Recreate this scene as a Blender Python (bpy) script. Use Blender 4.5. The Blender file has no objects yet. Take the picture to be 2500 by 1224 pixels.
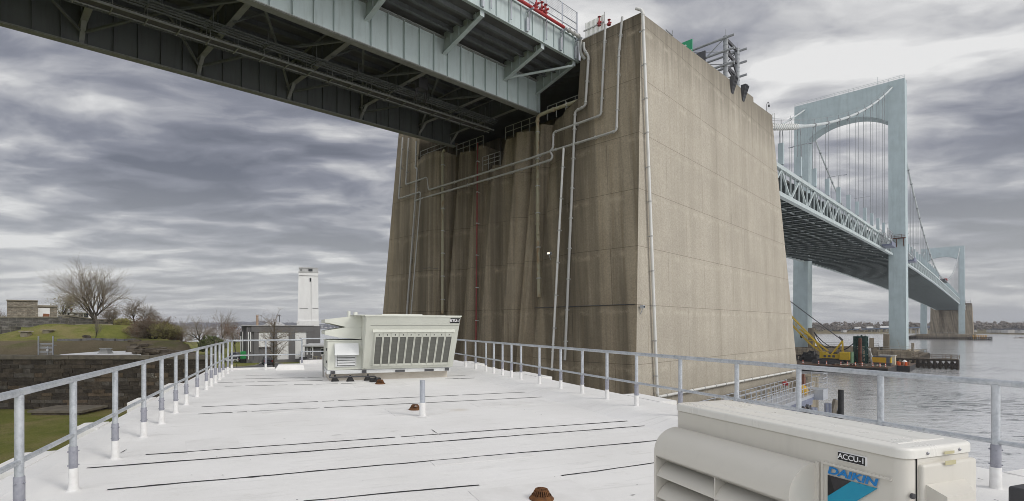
import bpy, bmesh, math, random
from mathutils import Vector, Matrix
V = Vector
RAD = math.radians
scene = bpy.context.scene
col = scene.collection

# ------------------------------------------------------------------ camera
CZ = 12.0                        # eye height over the water
F, CX, CY = 1255.0, 1150.0, 797.0  # calibrated from the photograph (2500 px wide)
cam_d = bpy.data.cameras.new('camera')
cam_d.sensor_width = 36.0
cam_d.lens = 36.0 * F / 2500.0
cam_d.shift_x = (1250.0 - CX) / 2500.0
cam_d.shift_y = (CY - 612.0) / 2500.0
cam_d.clip_start = 0.05
cam_d.clip_end = 12000
cam = bpy.data.objects.new('camera', cam_d)
cam.location = (0, 0, CZ)
cam.rotation_euler = (RAD(90), 0, 0)
col.objects.link(cam)
scene.camera = cam

# ------------------------------------------------------------------ light
scene.view_settings.view_transform = 'Standard'
scene.view_settings.look = 'None'
scene.view_settings.exposure = 0.0
scene.view_settings.gamma = 1.0
scene.render.engine = 'CYCLES'
scene.cycles.max_bounces = 6
scene.cycles.use_adaptive_sampling = False
scene.cycles.use_denoising = True
scene.cycles.denoiser = 'OPENIMAGEDENOISE'
scene.cycles.denoising_input_passes = 'RGB_ALBEDO_NORMAL'
scene.cycles.denoising_prefilter = 'ACCURATE'
scene.cycles.filter_width = 0.9
scene.cycles.sample_clamp_indirect = 3.0

SUN_EL, SUN_AZ = 38.0, 122.0       # azimuth clockwise from +Y: high, behind the camera's right shoulder
sd = bpy.data.lights.new('sun', 'SUN')
sd.energy = 1.25
sd.angle = RAD(18)
sd.color = (1.0, 0.96, 0.9)
sun = bpy.data.objects.new('sun', sd)
dirv = V((math.sin(RAD(SUN_AZ)) * math.cos(RAD(SUN_EL)), math.cos(RAD(SUN_AZ)) * math.cos(RAD(SUN_EL)), math.sin(RAD(SUN_EL))))
sun.rotation_euler = dirv.to_track_quat('Z', 'Y').to_euler()
sun.location = dirv * 300
col.objects.link(sun)


class NT:
    """small wrapper for building node trees"""
    def __init__(s, tree):
        s.t = tree
        s.n = tree.nodes
        s.l = tree.links

    def add(s, typ, **kw):
        nd = s.n.new(typ)
        for k, v in kw.items():
            setattr(nd, k, v)
        return nd

    def put(s, sock, val):
        if isinstance(val, bpy.types.NodeSocket):
            s.l.new(val, sock)
        elif val is not None:
            sock.default_value = val

    def math(s, op, a, b=0.5, c=None, clamp=False):
        nd = s.add('ShaderNodeMath', operation=op, use_clamp=clamp)
        s.put(nd.inputs[0], a)
        s.put(nd.inputs[1], b)
        if c is not None:
            s.put(nd.inputs[2], c)
        return nd.outputs[0]

    def vmath(s, op, a, b=None):
        nd = s.add('ShaderNodeVectorMath', operation=op)
        s.put(nd.inputs[0], a)
        if b is not None:
            s.put(nd.inputs[1], b)
        return nd.outputs['Value'] if op in ('DOT_PRODUCT', 'LENGTH') else nd.outputs[0]

    def noise(s, vec, scale, detail=4.0, rough=0.55, dist=0.0):
        nd = s.add('ShaderNodeTexNoise')
        s.put(nd.inputs['Vector'], vec)
        nd.inputs['Scale'].default_value = scale
        nd.inputs['Detail'].default_value = detail
        nd.inputs['Roughness'].default_value = rough
        nd.inputs['Distortion'].default_value = dist
        return nd.outputs[0]

    def ramp(s, fac, stops, interp='LINEAR'):
        nd = s.add('ShaderNodeValToRGB')
        nd.color_ramp.interpolation = interp
        el = nd.color_ramp.elements
        while len(el) < len(stops):
            el.new(0.5)
        for e, (p, c) in zip(el, stops):
            e.position = p
            e.color = c if len(c) == 4 else (c[0], c[1], c[2], 1)
        s.put(nd.inputs[0], fac)
        return nd.outputs[0]

    def maprange(s, v, a, b, c, d):
        nd = s.add('ShaderNodeMapRange')
        s.put(nd.inputs[0], v)
        for i, x in enumerate((a, b, c, d)):
            s.put(nd.inputs[1 + i], x)
        return nd.outputs[0]

    def mix(s, fac, a, b, mode='MIX'):
        nd = s.add('ShaderNodeMix', data_type='RGBA', blend_type=mode)
        s.put(nd.inputs[0], fac)
        for sock, v in ((nd.inputs[6], a), (nd.inputs[7], b)):
            if isinstance(v, (tuple, list)) and len(v) == 3:
                v = (v[0], v[1], v[2], 1)
            s.put(sock, v)
        return nd.outputs[2]

    def scaled(s, vec, sc):
        nd = s.add('ShaderNodeMapping')
        s.put(nd.inputs['Vector'], vec)
        nd.inputs['Scale'].default_value = sc
        return nd.outputs[0]

    def comb(s, x, y, z):
        nd = s.add('ShaderNodeCombineXYZ')
        s.put(nd.inputs[0], x)
        s.put(nd.inputs[1], y)
        s.put(nd.inputs[2], z)
        return nd.outputs[0]


def make_world():
    w = bpy.data.worlds.new('World')
    scene.world = w
    w.use_nodes = True
    N = NT(w.node_tree)
    N.n.clear()
    out = N.add('ShaderNodeOutputWorld')
    bg = N.add('ShaderNodeBackground')
    N.l.new(bg.outputs[0], out.inputs[0])
    sky = N.add('ShaderNodeTexSky', sky_type='NISHITA')
    sky.sun_disc = False
    sky.sun_elevation = RAD(SUN_EL)
    sky.sun_rotation = RAD(SUN_AZ)
    sky.air_density = 1.0
    sky.dust_density = 2.0
    tc = N.add('ShaderNodeTexCoord')
    d = tc.outputs['Generated']
    sep = N.add('ShaderNodeSeparateXYZ')
    N.l.new(d, sep.inputs[0])
    x, y, z = sep.outputs
    zz = N.math('MAXIMUM', z, 0.0)
    den = N.math('ADD', zz, 0.115)
    px = N.math('DIVIDE', x, den)
    py = N.math('DIVIDE', y, den)
    p = N.comb(px, py, 0.0)
    # the layer of stratocumulus, seen from below
    wv = N.add('ShaderNodeTexNoise')
    N.put(wv.inputs['Vector'], N.scaled(p, (0.9, 1.3, 1)))
    wv.inputs['Scale'].default_value = 1.0
    wv.inputs['Detail'].default_value = 4.0
    off = N.vmath('MULTIPLY', N.vmath('SUBTRACT', wv.outputs[1], (0.5, 0.5, 0.5)), (0.85, 0.55, 0))
    q = N.vmath('ADD', p, off)

    def layer(v):
        big = N.noise(N.scaled(v, (0.42, 0.62, 1)), 1.0, 3, 0.5)
        mid = N.noise(N.scaled(v, (1.0, 1.45, 1)), 1.4, 10, 0.52)
        return N.math('ADD', N.math('MULTIPLY', big, 0.68), N.math('MULTIPLY', mid, 0.66))
    t0 = layer(q)
    t1 = layer(N.vmath('ADD', q, (0.05, -0.16, 0)))       # the same layer a little nearer the light
    lit = N.math('MULTIPLY', N.math('SUBTRACT', t0, t1), 1.3)
    t = N.math('ADD', N.math('MULTIPLY', N.math('SUBTRACT', t0, 0.67), 1.8), 0.66)
    t = N.math('ADD', t, lit)
    # t is about 0.72 +- 0.2 ; named thick and thin areas of the layer
    def blob(dx, dy, dz, size, amt, t):
        v = V((dx, dy, dz)).normalized()
        dt = N.vmath('DOT_PRODUCT', d, (v.x, v.y, v.z))
        g = N.maprange(dt, math.cos(RAD(size)), 1.0, 0.0, 1.0)
        g = N.math('MULTIPLY', N.math('MULTIPLY', g, g), amt)
        return N.math('ADD', t, g)
    for b in SKY_BLOBS:
        t = blob(*b, t)
    cl = N.ramp(t, [(0.30, (0.16, 0.17, 0.205)), (0.52, (0.25, 0.26, 0.305)), (0.67, (0.40, 0.405, 0.44)),
                    (0.80, (0.60, 0.60, 0.61)), (0.96, (0.86, 0.855, 0.845))])
    # air near the horizon evens the layer out
    hz = N.maprange(z, 0.0, 0.26, 0.66, 0.0)
    cl = N.mix(hz, cl, (0.66, 0.665, 0.655))
    # an overcast sky is brighter overhead than near the horizon
    up = N.maprange(z, 0.52, 0.95, 1.0, UPLIFT)
    back = N.maprange(y, -0.45, 0.05, 2.3, 1.0)  # unseen sky behind the camera, brightened to light the facing walls
    cl = N.mix(1.0, cl, N.comb(up, up, up), 'MULTIPLY')
    cl = N.mix(1.0, cl, N.comb(back, back, back), 'MULTIPLY')
    nsk = N.mix(1.0, sky.outputs[0], (0.1, 0.1, 0.1), 'MULTIPLY')
    fin = N.mix(0.93, nsk, cl)
    N.l.new(fin, bg.inputs[0])
    bg.inputs[1].default_value = 1.0


SKY_BLOBS = [(-0.60, 1, 0.33, 18, -0.17), (-0.22, 1, 0.22, 14, -0.10), (-0.97, 1, 0.24, 10, 0.22), (-0.9, 1, 0.56, 12, -0.05), (1.05, 1, 0.26, 10, -0.17), (1.0, 1, 0.48, 13, 0.20), (0.55, 1, 0.62, 18, 0.06), (0.1, 1, 0.13, 12, 0.06)]
UPLIFT = 1.15
make_world()

# ------------------------------------------------------------------ frames and picture geometry
RN, RD = V((0.9434, 0.3315, 0)), V((-0.3315, 0.9434, 0))     # roof frame: u (across), v (along)
BA, BT = V((0.7141, 0.7001, 0)), V((0.7001, -0.7141, 0))     # bridge frame: s (along), w (to the right)
ROOF = CZ - 1.766


def R(u, v, z):
    return RN * u + RD * v + V((0, 0, z))


def B(s, w, z):
    return BA * s + BT * w + V((0, 0, z))


def km(px, py):
    return (px - CX) / F, (CY - py) / F


def at_y(px, py, Y):
    k, m = km(px, py)
    return V((k * Y, Y, CZ + m * Y))


def on_z(px, py, z):
    k, m = km(px, py)
    Y = (z - CZ) / m
    return V((k * Y, Y, z))


def ray(px, py, D):
    k, m = km(px, py)
    return V((k * D, D, CZ + m * D))


def on_v(px, py, v):
    k, m = km(px, py)
    return ray(px, py, v / (0.9434 - 0.3315 * k))


def on_u(px, py, u):
    k, m = km(px, py)
    return ray(px, py, u / (0.9434 * k + 0.3315))


def on_s(px, py, s):
    k, m = km(px, py)
    return ray(px, py, s / (0.7141 * k + 0.7001))


def on_w(px, py, w):
    k, m = km(px, py)
    return ray(px, py, w / (0.7001 * k - 0.7141))


def front_s(z):                 # the battered front of the anchorage (z over water)
    return 38.8 - 0.105 * (25.3 - (z - CZ))


def right_w(z):
    return -20.0 + 0.0404 * (25.3 - (z - CZ))


def on_front(px, py, off=0.3):
    k, m = km(px, py)
    return ray(px, py, (36.14 - off) / (0.7141 * k + 0.7001 - 0.105 * m))


def on_right(px, py, off=0.3):
    k, m = km(px, py)
    return ray(px, py, (-18.978 + off) / (0.7001 * k - 0.7141 + 0.0404 * m))


def uv_of(p):
    return p.dot(RN), p.dot(RD)


# ------------------------------------------------------------------ mesh builder
ORG = {}


class MB:
    def __init__(s):
        s.v, s.f, s.mi, s.cur = [], [], [], 0

    def add(s, verts, faces):
        o = len(s.v)
        s.v.extend(V(p) for p in verts)
        for f in faces:
            s.f.append(tuple(o + i for i in f))
            s.mi.append(s.cur)
        return s

    def hexa(s, b, t):
        """4 bottom points, 4 top points, both counterclockwise"""
        return s.add(list(b) + list(t), [(3, 2, 1, 0), (4, 5, 6, 7), (0, 1, 5, 4), (1, 2, 6, 5), (2, 3, 7, 6), (3, 0, 4, 7)])

    def fbox(s, fr, a0, a1, b0, b1, z0, z1):
        """box in a frame function fr(a, b, z)"""
        bt = [fr(a0, b0, z0), fr(a1, b0, z0), fr(a1, b1, z0), fr(a0, b1, z0)]
        tp = [fr(a0, b0, z1), fr(a1, b0, z1), fr(a1, b1, z1), fr(a0, b1, z1)]
        return s.hexa(bt, tp)

    def box(s, c, size, rz=0.0):
        c = V(c)
        hx, hy, hz = size[0] / 2, size[1] / 2, size[2] / 2
        M = Matrix.Rotation(rz, 3, 'Z')
        fr = lambda a, b, z: c + M @ V((a, b, z))
        return s.fbox(fr, -hx, hx, -hy, hy, -hz, hz)

    def rbox(s, fr, a0, a1, b0, b1, z0, z1, c, n=3, ct=None):
        """box with vertical edges and top edge rounded by radius c"""
        rings = []
        ct = c if ct is None else ct
        def ring(ins, z):
            pts = []
            r = max(c - ins, 0.0005)
            for (ca, cb, st) in ((a1 - c, b1 - c, 0), (a0 + c, b1 - c, 90), (a0 + c, b0 + c, 180), (a1 - c, b0 + c, 270)):
                for i in range(n + 1):
                    an = RAD(st + 90 * i / n)
                    pts.append(fr(ca + r * math.cos(an), cb + r * math.sin(an), z))
            return pts
        rings.append(ring(0, z0))
        for i in range(n + 1):
            an = RAD(90 * i / n)
            rings.append(ring(ct * (1 - math.cos(an)), z1 - ct + ct * math.sin(an)))
        m = len(rings[0])
        o = len(s.v)
        vs = [p for r_ in rings for p in r_]
        fs = []
        for i in range(len(rings) - 1):
            for j in range(m):
                fs.append((i * m + j, i * m + (j + 1) % m, (i + 1) * m + (j + 1) % m, (i + 1) * m + j))
        fs.append(tuple((len(rings) - 1) * m + j for j in range(m)))
        fs.append(tuple(reversed(range(m))))
        return s.add(vs, fs)

    def prism(s, pts, off):
        """polygon pts (list of Vectors) extruded by vector off"""
        off = V(off)
        n = len(pts)
        vs = [V(p) for p in pts] + [V(p) + off for p in pts]
        fs = [tuple(reversed(range(n))), tuple(range(n, 2 * n))]
        for i in range(n):
            j = (i + 1) % n
            fs.append((i, j, n + j, n + i))
        return s.add(vs, fs)

    def tube(s, p0, p1, r0, r1=None, n=8, cap=True):
        p0, p1 = V(p0), V(p1)
        r1 = r0 if r1 is None else r1
        d = p1 - p0
        if d.length < 1e-7:
            return s
        d.normalize()
        a = d.orthogonal().normalized()
        b = d.cross(a)
        vs = []
        for p, r in ((p0, r0), (p1, r1)):
            for i in range(n):
                an = 2 * math.pi * i / n
                vs.append(p + a * (r * math.cos(an)) + b * (r * math.sin(an)))
        fs = [(i, (i + 1) % n, n + (i + 1) % n, n + i) for i in range(n)]
        if cap:
            fs += [tuple(reversed(range(n))), tuple(range(n, 2 * n))]
        return s.add(vs, fs)

    def pipe(s, pts, r, n=8, bend=None):
        """tube along a polyline with rounded bends"""
        pts = [V(p) for p in pts]
        bend = r * 2.2 if bend is None else bend
        path = [pts[0]]
        for i in range(1, len(pts) - 1):
            a, b, c = pts[i - 1], pts[i], pts[i + 1]
            d0, d1 = (b - a), (c - b)
            l = min(bend, d0.length * 0.45, d1.length * 0.45)
            d0.normalize()
            d1.normalize()
            if d0.dot(d1) > 0.995:
                path.append(b)
                continue
            q0, q1 = b - d0 * l, b + d1 * l
            for k in range(5):
                t = k / 4
                path.append(q0 * (1 - t) ** 2 + b * (2 * t * (1 - t)) + q1 * t * t)
        path.append(pts[-1])
        return s.loft(path, [r] * len(path), n)

    def loft(s, path, radii, n=8):
        vs = []
        d = (path[1] - path[0]).normalized()
        a = d.orthogonal().normalized()
        for i, p in enumerate(path):
            if i == 0:
                t = path[1] - path[0]
            elif i == len(path) - 1:
                t = path[-1] - path[-2]
            else:
                t = (path[i + 1] - path[i]).normalized() + (path[i] - path[i - 1]).normalized()
            if t.length < 1e-9:
                t = d
            t = t.normalized()
            a = (a - t * a.dot(t))
            a = a.normalized() if a.length > 1e-6 else t.orthogonal().normalized()
            b = t.cross(a)
            for k in range(n):
                an = 2 * math.pi * k / n
                vs.append(p + a * (radii[i] * math.cos(an)) + b * (radii[i] * math.sin(an)))
        fs = []
        for i in range(len(path) - 1):
            for k in range(n):
                fs.append((i * n + k, i * n + (k + 1) % n, (i + 1) * n + (k + 1) % n, (i + 1) * n + k))
        fs.append(tuple(reversed(range(n))))
        fs.append(tuple((len(path) - 1) * n + k for k in range(n)))
        return s.add(vs, fs)

    def lathe(s, c, prof, n=16, axis=V((0, 0, 1))):
        """profile [(r, h)] turned about an axis through c"""
        c = V(c)
        a = axis.orthogonal().normalized()
        b = axis.cross(a)
        vs, fs = [], []
        for r, h in prof:
            for i in range(n):
                an = 2 * math.pi * i / n
                vs.append(c + axis * h + a * (r * math.cos(an)) + b * (r * math.sin(an)))
        for j in range(len(prof) - 1):
            for i in range(n):
                fs.append((j * n + i, j * n + (i + 1) % n, (j + 1) * n + (i + 1) % n, (j + 1) * n + i))
        fs.append(tuple(reversed(range(n))))
        fs.append(tuple((len(prof) - 1) * n + i for i in range(n)))
        return s.add(vs, fs)

    def beam(s, p0, p1, w, h, up=V((0, 0, 1))):
        p0, p1 = V(p0), V(p1)
        d = (p1 - p0)
        if d.length < 1e-6:
            return s
        d.normalize()
        side = d.cross(up)
        side = side.normalized() if side.length > 1e-5 else d.orthogonal().normalized()
        u = side.cross(d)
        q = lambda p, a, b: p + side * (a * w / 2) + u * (b * h / 2)
        return s.hexa([q(p0, -1, -1), q(p0, 1, -1), q(p1, 1, -1), q(p1, -1, -1)], [q(p0, -1, 1), q(p0, 1, 1), q(p1, 1, 1), q(p1, -1, 1)])

    def ibeam(s, p0, p1, w, h, tf=0.06, tw=0.05, up=V((0, 0, 1))):
        up = V(up)
        o = up * (h / 2 - tf / 2)
        s.beam(V(p0) + o, V(p1) + o, w, tf, up)
        s.beam(V(p0) - o, V(p1) - o, w, tf, up)
        s.beam(p0, p1, tw, h - 2 * tf, up)
        return s

    def quad(s, a, b, c, d):
        return s.add([a, b, c, d], [(0, 1, 2, 3)])

    def build(s, name, mats, parent=None, smooth=False, base=None):
        if not isinstance(mats, (list, tuple)):
            mats = [mats]
        if parent is not None:
            org = ORG[parent.name]
        elif base is not None:
            org = V(base)
        else:
            xs = [p.x for p in s.v]
            ys = [p.y for p in s.v]
            org = V(((min(xs) + max(xs)) / 2, (min(ys) + max(ys)) / 2, min(p.z for p in s.v)))
        me = bpy.data.meshes.new(name)
        me.from_pydata([tuple(p - org) for p in s.v], [], s.f)
        for m in mats:
            me.materials.append(m)
        if len(mats) > 1:
            me.polygons.foreach_set('material_index', s.mi)
        bm = bmesh.new()
        bm.from_mesh(me)
        bmesh.ops.recalc_face_normals(bm, faces=bm.faces)
        bm.to_mesh(me)
        bm.free()
        if smooth:
            me.polygons.foreach_set('use_smooth', [True] * len(me.polygons))
            if smooth != 'all':
                try:
                    me.set_sharp_from_angle(angle=RAD(38))
                except Exception:
                    pass
        me.update()
        o = bpy.data.objects.new(name, me)
        col.objects.link(o)
        if parent is not None:
            o.parent = parent
        else:
            o.location = org
        ORG[o.name] = org
        return o


def tag(o, label=None, cat=None, group=None, kind=None):
    if label:
        o['label'] = label
    if cat:
        o['category'] = cat
    if group:
        o['group'] = group
    if kind:
        o['kind'] = kind
    return o


def thing(name, loc, label, cat, group=None):
    o = bpy.data.objects.new(name, None)
    o.empty_display_size = 0.2
    o.location = loc
    col.objects.link(o)
    ORG[o.name] = V(loc)
    return tag(o, label, cat, group)


def place(name, me, parent, loc, rz=0.0):
    """another object on the same mesh, placed in its parent's frame (world axes)"""
    o = bpy.data.objects.new(name, me)
    o.parent = parent
    o.location = V(loc) - ORG[parent.name]
    o.rotation_euler = (0, 0, rz)
    col.objects.link(o)
    ORG[o.name] = V(loc)
    return o


def copy_tree(o, parent=None):
    c = o.copy()
    col.objects.link(c)
    if parent is not None:
        c.parent = parent
    for ch in list(o.children):
        copy_tree(ch, c)
    return c


def text_mesh(body, size, extrude, offset=0.0, shear=0.0):
    cu = bpy.data.curves.new('lettering', 'FONT')
    cu.body = body
    cu.size = size
    cu.extrude = extrude
    cu.offset = offset
    cu.shear = shear
    cu.align_x = 'CENTER'
    cu.align_y = 'CENTER'
    ob = bpy.data.objects.new('lettering', cu)
    col.objects.link(ob)
    dg = bpy.context.evaluated_depsgraph_get()
    dg.update()
    me = bpy.data.meshes.new_from_object(ob.evaluated_get(dg))
    bpy.data.objects.remove(ob)
    bpy.data.curves.remove(cu)
    return me


def lettering(name, body, size, centre, xaxis, normal, mat, parent, offset=0.0, xscale=1.0, shear=0.0, extrude=0.001):
    me = text_mesh(body, size, extrude, offset, shear)
    me.materials.clear()
    me.materials.append(mat)
    xaxis, normal = V(xaxis).normalized(), V(normal).normalized()
    yaxis = normal.cross(xaxis)
    M = Matrix((xaxis * xscale, yaxis, normal)).transposed()
    org = ORG[parent.name]
    for v in me.vertices:
        v.co = M @ v.co + V(centre) - org
    o = bpy.data.objects.new(name, me)
    o.parent = parent
    col.objects.link(o)
    ORG[o.name] = org
    return o

# ------------------------------------------------------------------ materials
def new_mat(name):
    m = bpy.data.materials.new(name)
    m.use_nodes = True
    N = NT(m.node_tree)
    bs = N.n['Principled BSDF']
    return m, N, bs


def pos(N):
    return N.add('ShaderNodeNewGeometry').outputs['Position']


def bump(N, bs, h, strength=0.3, dist=0.02):
    nd = N.add('ShaderNodeBump')
    nd.inputs['Strength'].default_value = strength
    nd.inputs['Distance'].default_value = dist
    N.l.new(h, nd.inputs['Height'])
    N.l.new(nd.outputs[0], bs.inputs['Normal'])


def simple(name, c1, c2=None, scale=4.0, rough=0.7, metal=0.0, bmp=0.0, stretch=(1, 1, 1), lo=0.35, hi=0.65, detail=5, spec=0.5):
    m, N, bs = new_mat(name)
    p = pos(N)
    if stretch != (1, 1, 1):
        p = N.scaled(p, stretch)
    n = N.noise(p, scale, detail, 0.6)
    c2 = c2 or tuple(x * 0.82 for x in c1)
    N.put(bs.inputs['Base Color'], N.ramp(n, [(lo, c1), (hi, c2)]))
    bs.inputs['Roughness'].default_value = rough
    bs.inputs['Metallic'].default_value = metal
    bs.inputs['Specular IOR Level'].default_value = spec
    if bmp:
        bump(N, bs, N.noise(p, scale * 3, 4, 0.6), 0.5, bmp)
    return m


def emissive(name, c, e):
    m, N, bs = new_mat(name)
    bs.inputs['Base Color'].default_value = (*c, 1)
    bs.inputs['Emission Color'].default_value = (*c, 1)
    bs.inputs['Emission Strength'].default_value = e
    return m


def concrete(name, c1, c2, dark, streak=0.6, joints=True, warm=(0.30, 0.22, 0.12), topz=37.0):
    """board marked, weather streaked concrete in the bridge frame"""
    m, N, bs = new_mat(name)
    p = pos(N)
    s = N.vmath('DOT_PRODUCT', p, tuple(BA))
    w = N.vmath('DOT_PRODUCT', p, tuple(BT))
    sep = N.add('ShaderNodeSeparateXYZ')
    N.l.new(p, sep.inputs[0])
    z = sep.outputs[2]
    along = N.math('ADD', s, w)
    q = N.comb(along, N.math('MULTIPLY', N.math('SUBTRACT', s, w), 0.2), z)
    base = N.ramp(N.noise(q, 0.22, 6, 0.62), [(0.34, c1), (0.68, c2)])
    grain = N.noise(q, 7.0, 6, 0.75)
    base = N.mix(0.38, base, N.ramp(grain, [(0.32, (0.25, 0.25, 0.25)), (0.66, (0.75, 0.75, 0.75))]), 'OVERLAY')
    # streaks where water runs down
    st = N.noise(N.scaled(q, (0.75, 0.3, 0.028)), 1.0, 8, 0.66, 0.15)
    st2 = N.noise(N.scaled(q, (2.6, 0.8, 0.05)), 1.0, 6, 0.7)
    sm = N.math('MULTIPLY', N.maprange(st, 0.44, 0.66, 0.0, 1.0), streak)
    base = N.mix(sm, base, dark)
    sm2 = N.math('MULTIPLY', N.maprange(st2, 0.5, 0.72, 0.0, 1.0), streak * 0.38)
    base = N.mix(sm2, base, warm)
    broad = N.noise(N.scaled(q, (0.52, 0.2, 0.010)), 1.0, 5, 0.6)
    base = N.mix(N.math('MULTIPLY', N.maprange(broad, 0.49, 0.60, 0.0, 1.0), streak * 0.72), base, tuple(x * 0.8 for x in dark))
    wh = N.noise(N.scaled(q, (2.2, 0.8, 0.5)), 1.0, 7, 0.8)
    base = N.mix(N.maprange(wh, 0.68, 0.76, 0.0, 0.45), base, tuple(min(1, x * 1.6) for x in c1))
    # drips that start at the coping
    drip = N.maprange(N.math('ADD', z, N.math('MULTIPLY', N.noise(N.scaled(q, (1.3, 0.3, 0.0)), 1.0, 5, 0.8), 11.0)), topz - 1.5 + 3.5, topz + 6.5, 0.0, 0.75)
    base = N.mix(drip, base, tuple(x * 0.62 for x in dark))
    # bleached lift lines
    lift = N.math('ABSOLUTE', N.math('SUBTRACT', N.math('FRACT', N.math('ADD', N.math('DIVIDE', z, 4.55), 0.11)), 0.5))
    lw = N.math('MULTIPLY', N.maprange(lift, 0.42, 0.5, 0.0, 1.0), N.maprange(N.noise(q, 0.9, 6, 0.75), 0.47, 0.68, 0.0, 0.55))
    base = N.mix(lw, base, tuple(min(1, x * 1.35) for x in c1))
    if joints:
        bk = N.add('ShaderNodeTexBrick')
        N.put(bk.inputs['Vector'], N.comb(along, z, 0.0))
        bk.inputs['Color1'].default_value = (1, 1, 1, 1)
        bk.inputs['Color2'].default_value = (0.93, 0.93, 0.93, 1)
        bk.inputs['Mortar'].default_value = (0.42, 0.40, 0.37, 1)
        bk.inputs['Scale'].default_value = 1.0
        bk.inputs['Mortar Size'].default_value = 0.022
        bk.inputs['Brick Width'].default_value = 7.6
        bk.inputs['Row Height'].default_value = 4.55
        base = N.mix(0.75, base, bk.outputs[0], 'MULTIPLY')
    N.put(bs.inputs['Base Color'], base)
    bs.inputs['Roughness'].default_value = 0.92
    bs.inputs['Specular IOR Level'].default_value = 0.25
    hh = N.math('ADD', grain, N.math('MULTIPLY', N.noise(N.scaled(q, (5.5, 1, 0.6)), 1.0, 4, 0.6), 0.4))
    bump(N, bs, hh, 0.4, 0.035)
    return m


def stonework(name, c1, c2, mortar, bw, rh, ms=0.02, axis=None, spots=True, squash=1.0):
    m, N, bs = new_mat(name)
    p = pos(N)
    sep = N.add('ShaderNodeSeparateXYZ')
    N.l.new(p, sep.inputs[0])
    a = N.math('ADD', sep.outputs[0], N.math('MULTIPLY', sep.outputs[1], 0.83))
    wob = N.math('MULTIPLY', N.math('SUBTRACT', N.noise(p, 1.1, 3), 0.5), 0.10)
    q = N.comb(N.math('ADD', a, wob), N.math('ADD', sep.outputs[2], wob), 0.0)
    def brick(col1, col2, off):
        bk = N.add('ShaderNodeTexBrick')
        bk.offset = 0.43
        bk.squash = squash
        N.put(bk.inputs['Vector'], N.vmath('ADD', q, off))
        bk.inputs['Color1'].default_value = (*col1, 1)
        bk.inputs['Color2'].default_value = (*col2, 1)
        bk.inputs['Mortar'].default_value = (*mortar, 1)
        bk.inputs['Scale'].default_value = 1.0
        bk.inputs['Mortar Size'].default_value = ms
        bk.inputs['Mortar Smooth'].default_value = 0.3
        bk.inputs['Bias'].default_value = 0.0
        bk.inputs['Brick Width'].default_value = bw
        bk.inputs['Row Height'].default_value = rh
        return bk
    bk = brick(c1, c2, (0, 0, 0))
    # a second colouring on top, so that the stones take many tints
    vor = N.noise(N.scaled(q, (1.0 / bw, 1.9 / rh * 0.5, 1)), 1.0, 2, 0.5)
    c = N.mix(0.65, bk.outputs[0], N.ramp(vor, [(0.36, tuple(x * 0.55 for x in c1)), (0.5, c2), (0.64, tuple(min(1, x * 1.5) for x in c1))]))
    c = N.mix(N.math('MULTIPLY', bk.outputs[1], 0.85), c, mortar)
    g = N.noise(p, 5.0, 6, 0.7)
    c = N.mix(0.45, c, N.ramp(g, [(0.3, (0.2, 0.2, 0.2)), (0.68, (0.8, 0.8, 0.8))]), 'OVERLAY')
    if spots:
        sp = N.maprange(N.noise(N.scaled(p, (0.8, 0.8, 1.6)), 1.0, 6, 0.8), 0.67, 0.71, 0.0, 0.8)
        c = N.mix(sp, c, (0.42, 0.40, 0.34))
    N.put(bs.inputs['Base Color'], c)
    bs.inputs['Roughness'].default_value = 0.95
    bs.inputs['Specular IOR Level'].default_value = 0.2
    h = N.math('ADD', N.math('MULTIPLY', bk.outputs[1], -1.0), N.math('MULTIPLY', N.noise(p, 2.2, 6, 0.7), 1.2))
    bump(N, bs, h, 0.8, 0.09)
    return m


def steel(name, c, dirt=(0.10, 0.085, 0.06), amt=0.25, rough=0.5, scale=0.5, streaky=True):
    m, N, bs = new_mat(name)
    p = pos(N)
    n = N.noise(N.scaled(p, (1.6, 1.6, 0.18)) if streaky else p, scale * 2.2, 7, 0.68)
    b = N.noise(p, 0.35, 4, 0.6)
    base = N.ramp(b, [(0.35, c), (0.7, tuple(x * 0.87 for x in c))])
    f = N.math('MULTIPLY', N.maprange(n, 0.5, 0.78, 0.0, 1.0), amt)
    N.put(bs.inputs['Base Color'], N.mix(f, base, dirt))
    N.put(bs.inputs['Roughness'], N.maprange(n, 0.3, 0.7, rough, rough + 0.2))
    return m


def galvanised(name, c1, c2, rough=0.42):
    m, N, bs = new_mat(name)
    p = pos(N)
    n = N.noise(p, 22.0, 5, 0.7)
    vr = N.add('ShaderNodeTexVoronoi')
    N.put(vr.inputs['Vector'], p)
    vr.inputs['Scale'].default_value = 60
    c = N.ramp(n, [(0.35, c1), (0.65, c2)])
    c = N.mix(0.18, c, N.ramp(vr.outputs['Distance'], [(0.0, (0.62, 0.62, 0.64)), (0.7, (0.36, 0.37, 0.40))]))
    big = N.noise(N.scaled(p, (1, 1, 0.5)), 3.0, 5, 0.7)
    c = N.mix(N.maprange(big, 0.5, 0.68, 0.0, 0.6), c, (0.66, 0.68, 0.70))
    dk = N.noise(N.scaled(p, (9, 9, 4)), 1.0, 6, 0.75)
    c = N.mix(N.maprange(dk, 0.56, 0.70, 0.0, 0.55), c, (0.23, 0.245, 0.26))
    N.put(bs.inputs['Base Color'], c)
    bs.inputs['Metallic'].default_value = 0.45
    N.put(bs.inputs['Roughness'], N.maprange(n, 0.3, 0.7, rough, rough + 0.2))
    bump(N, bs, n, 0.15, 0.004)
    return m


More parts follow.
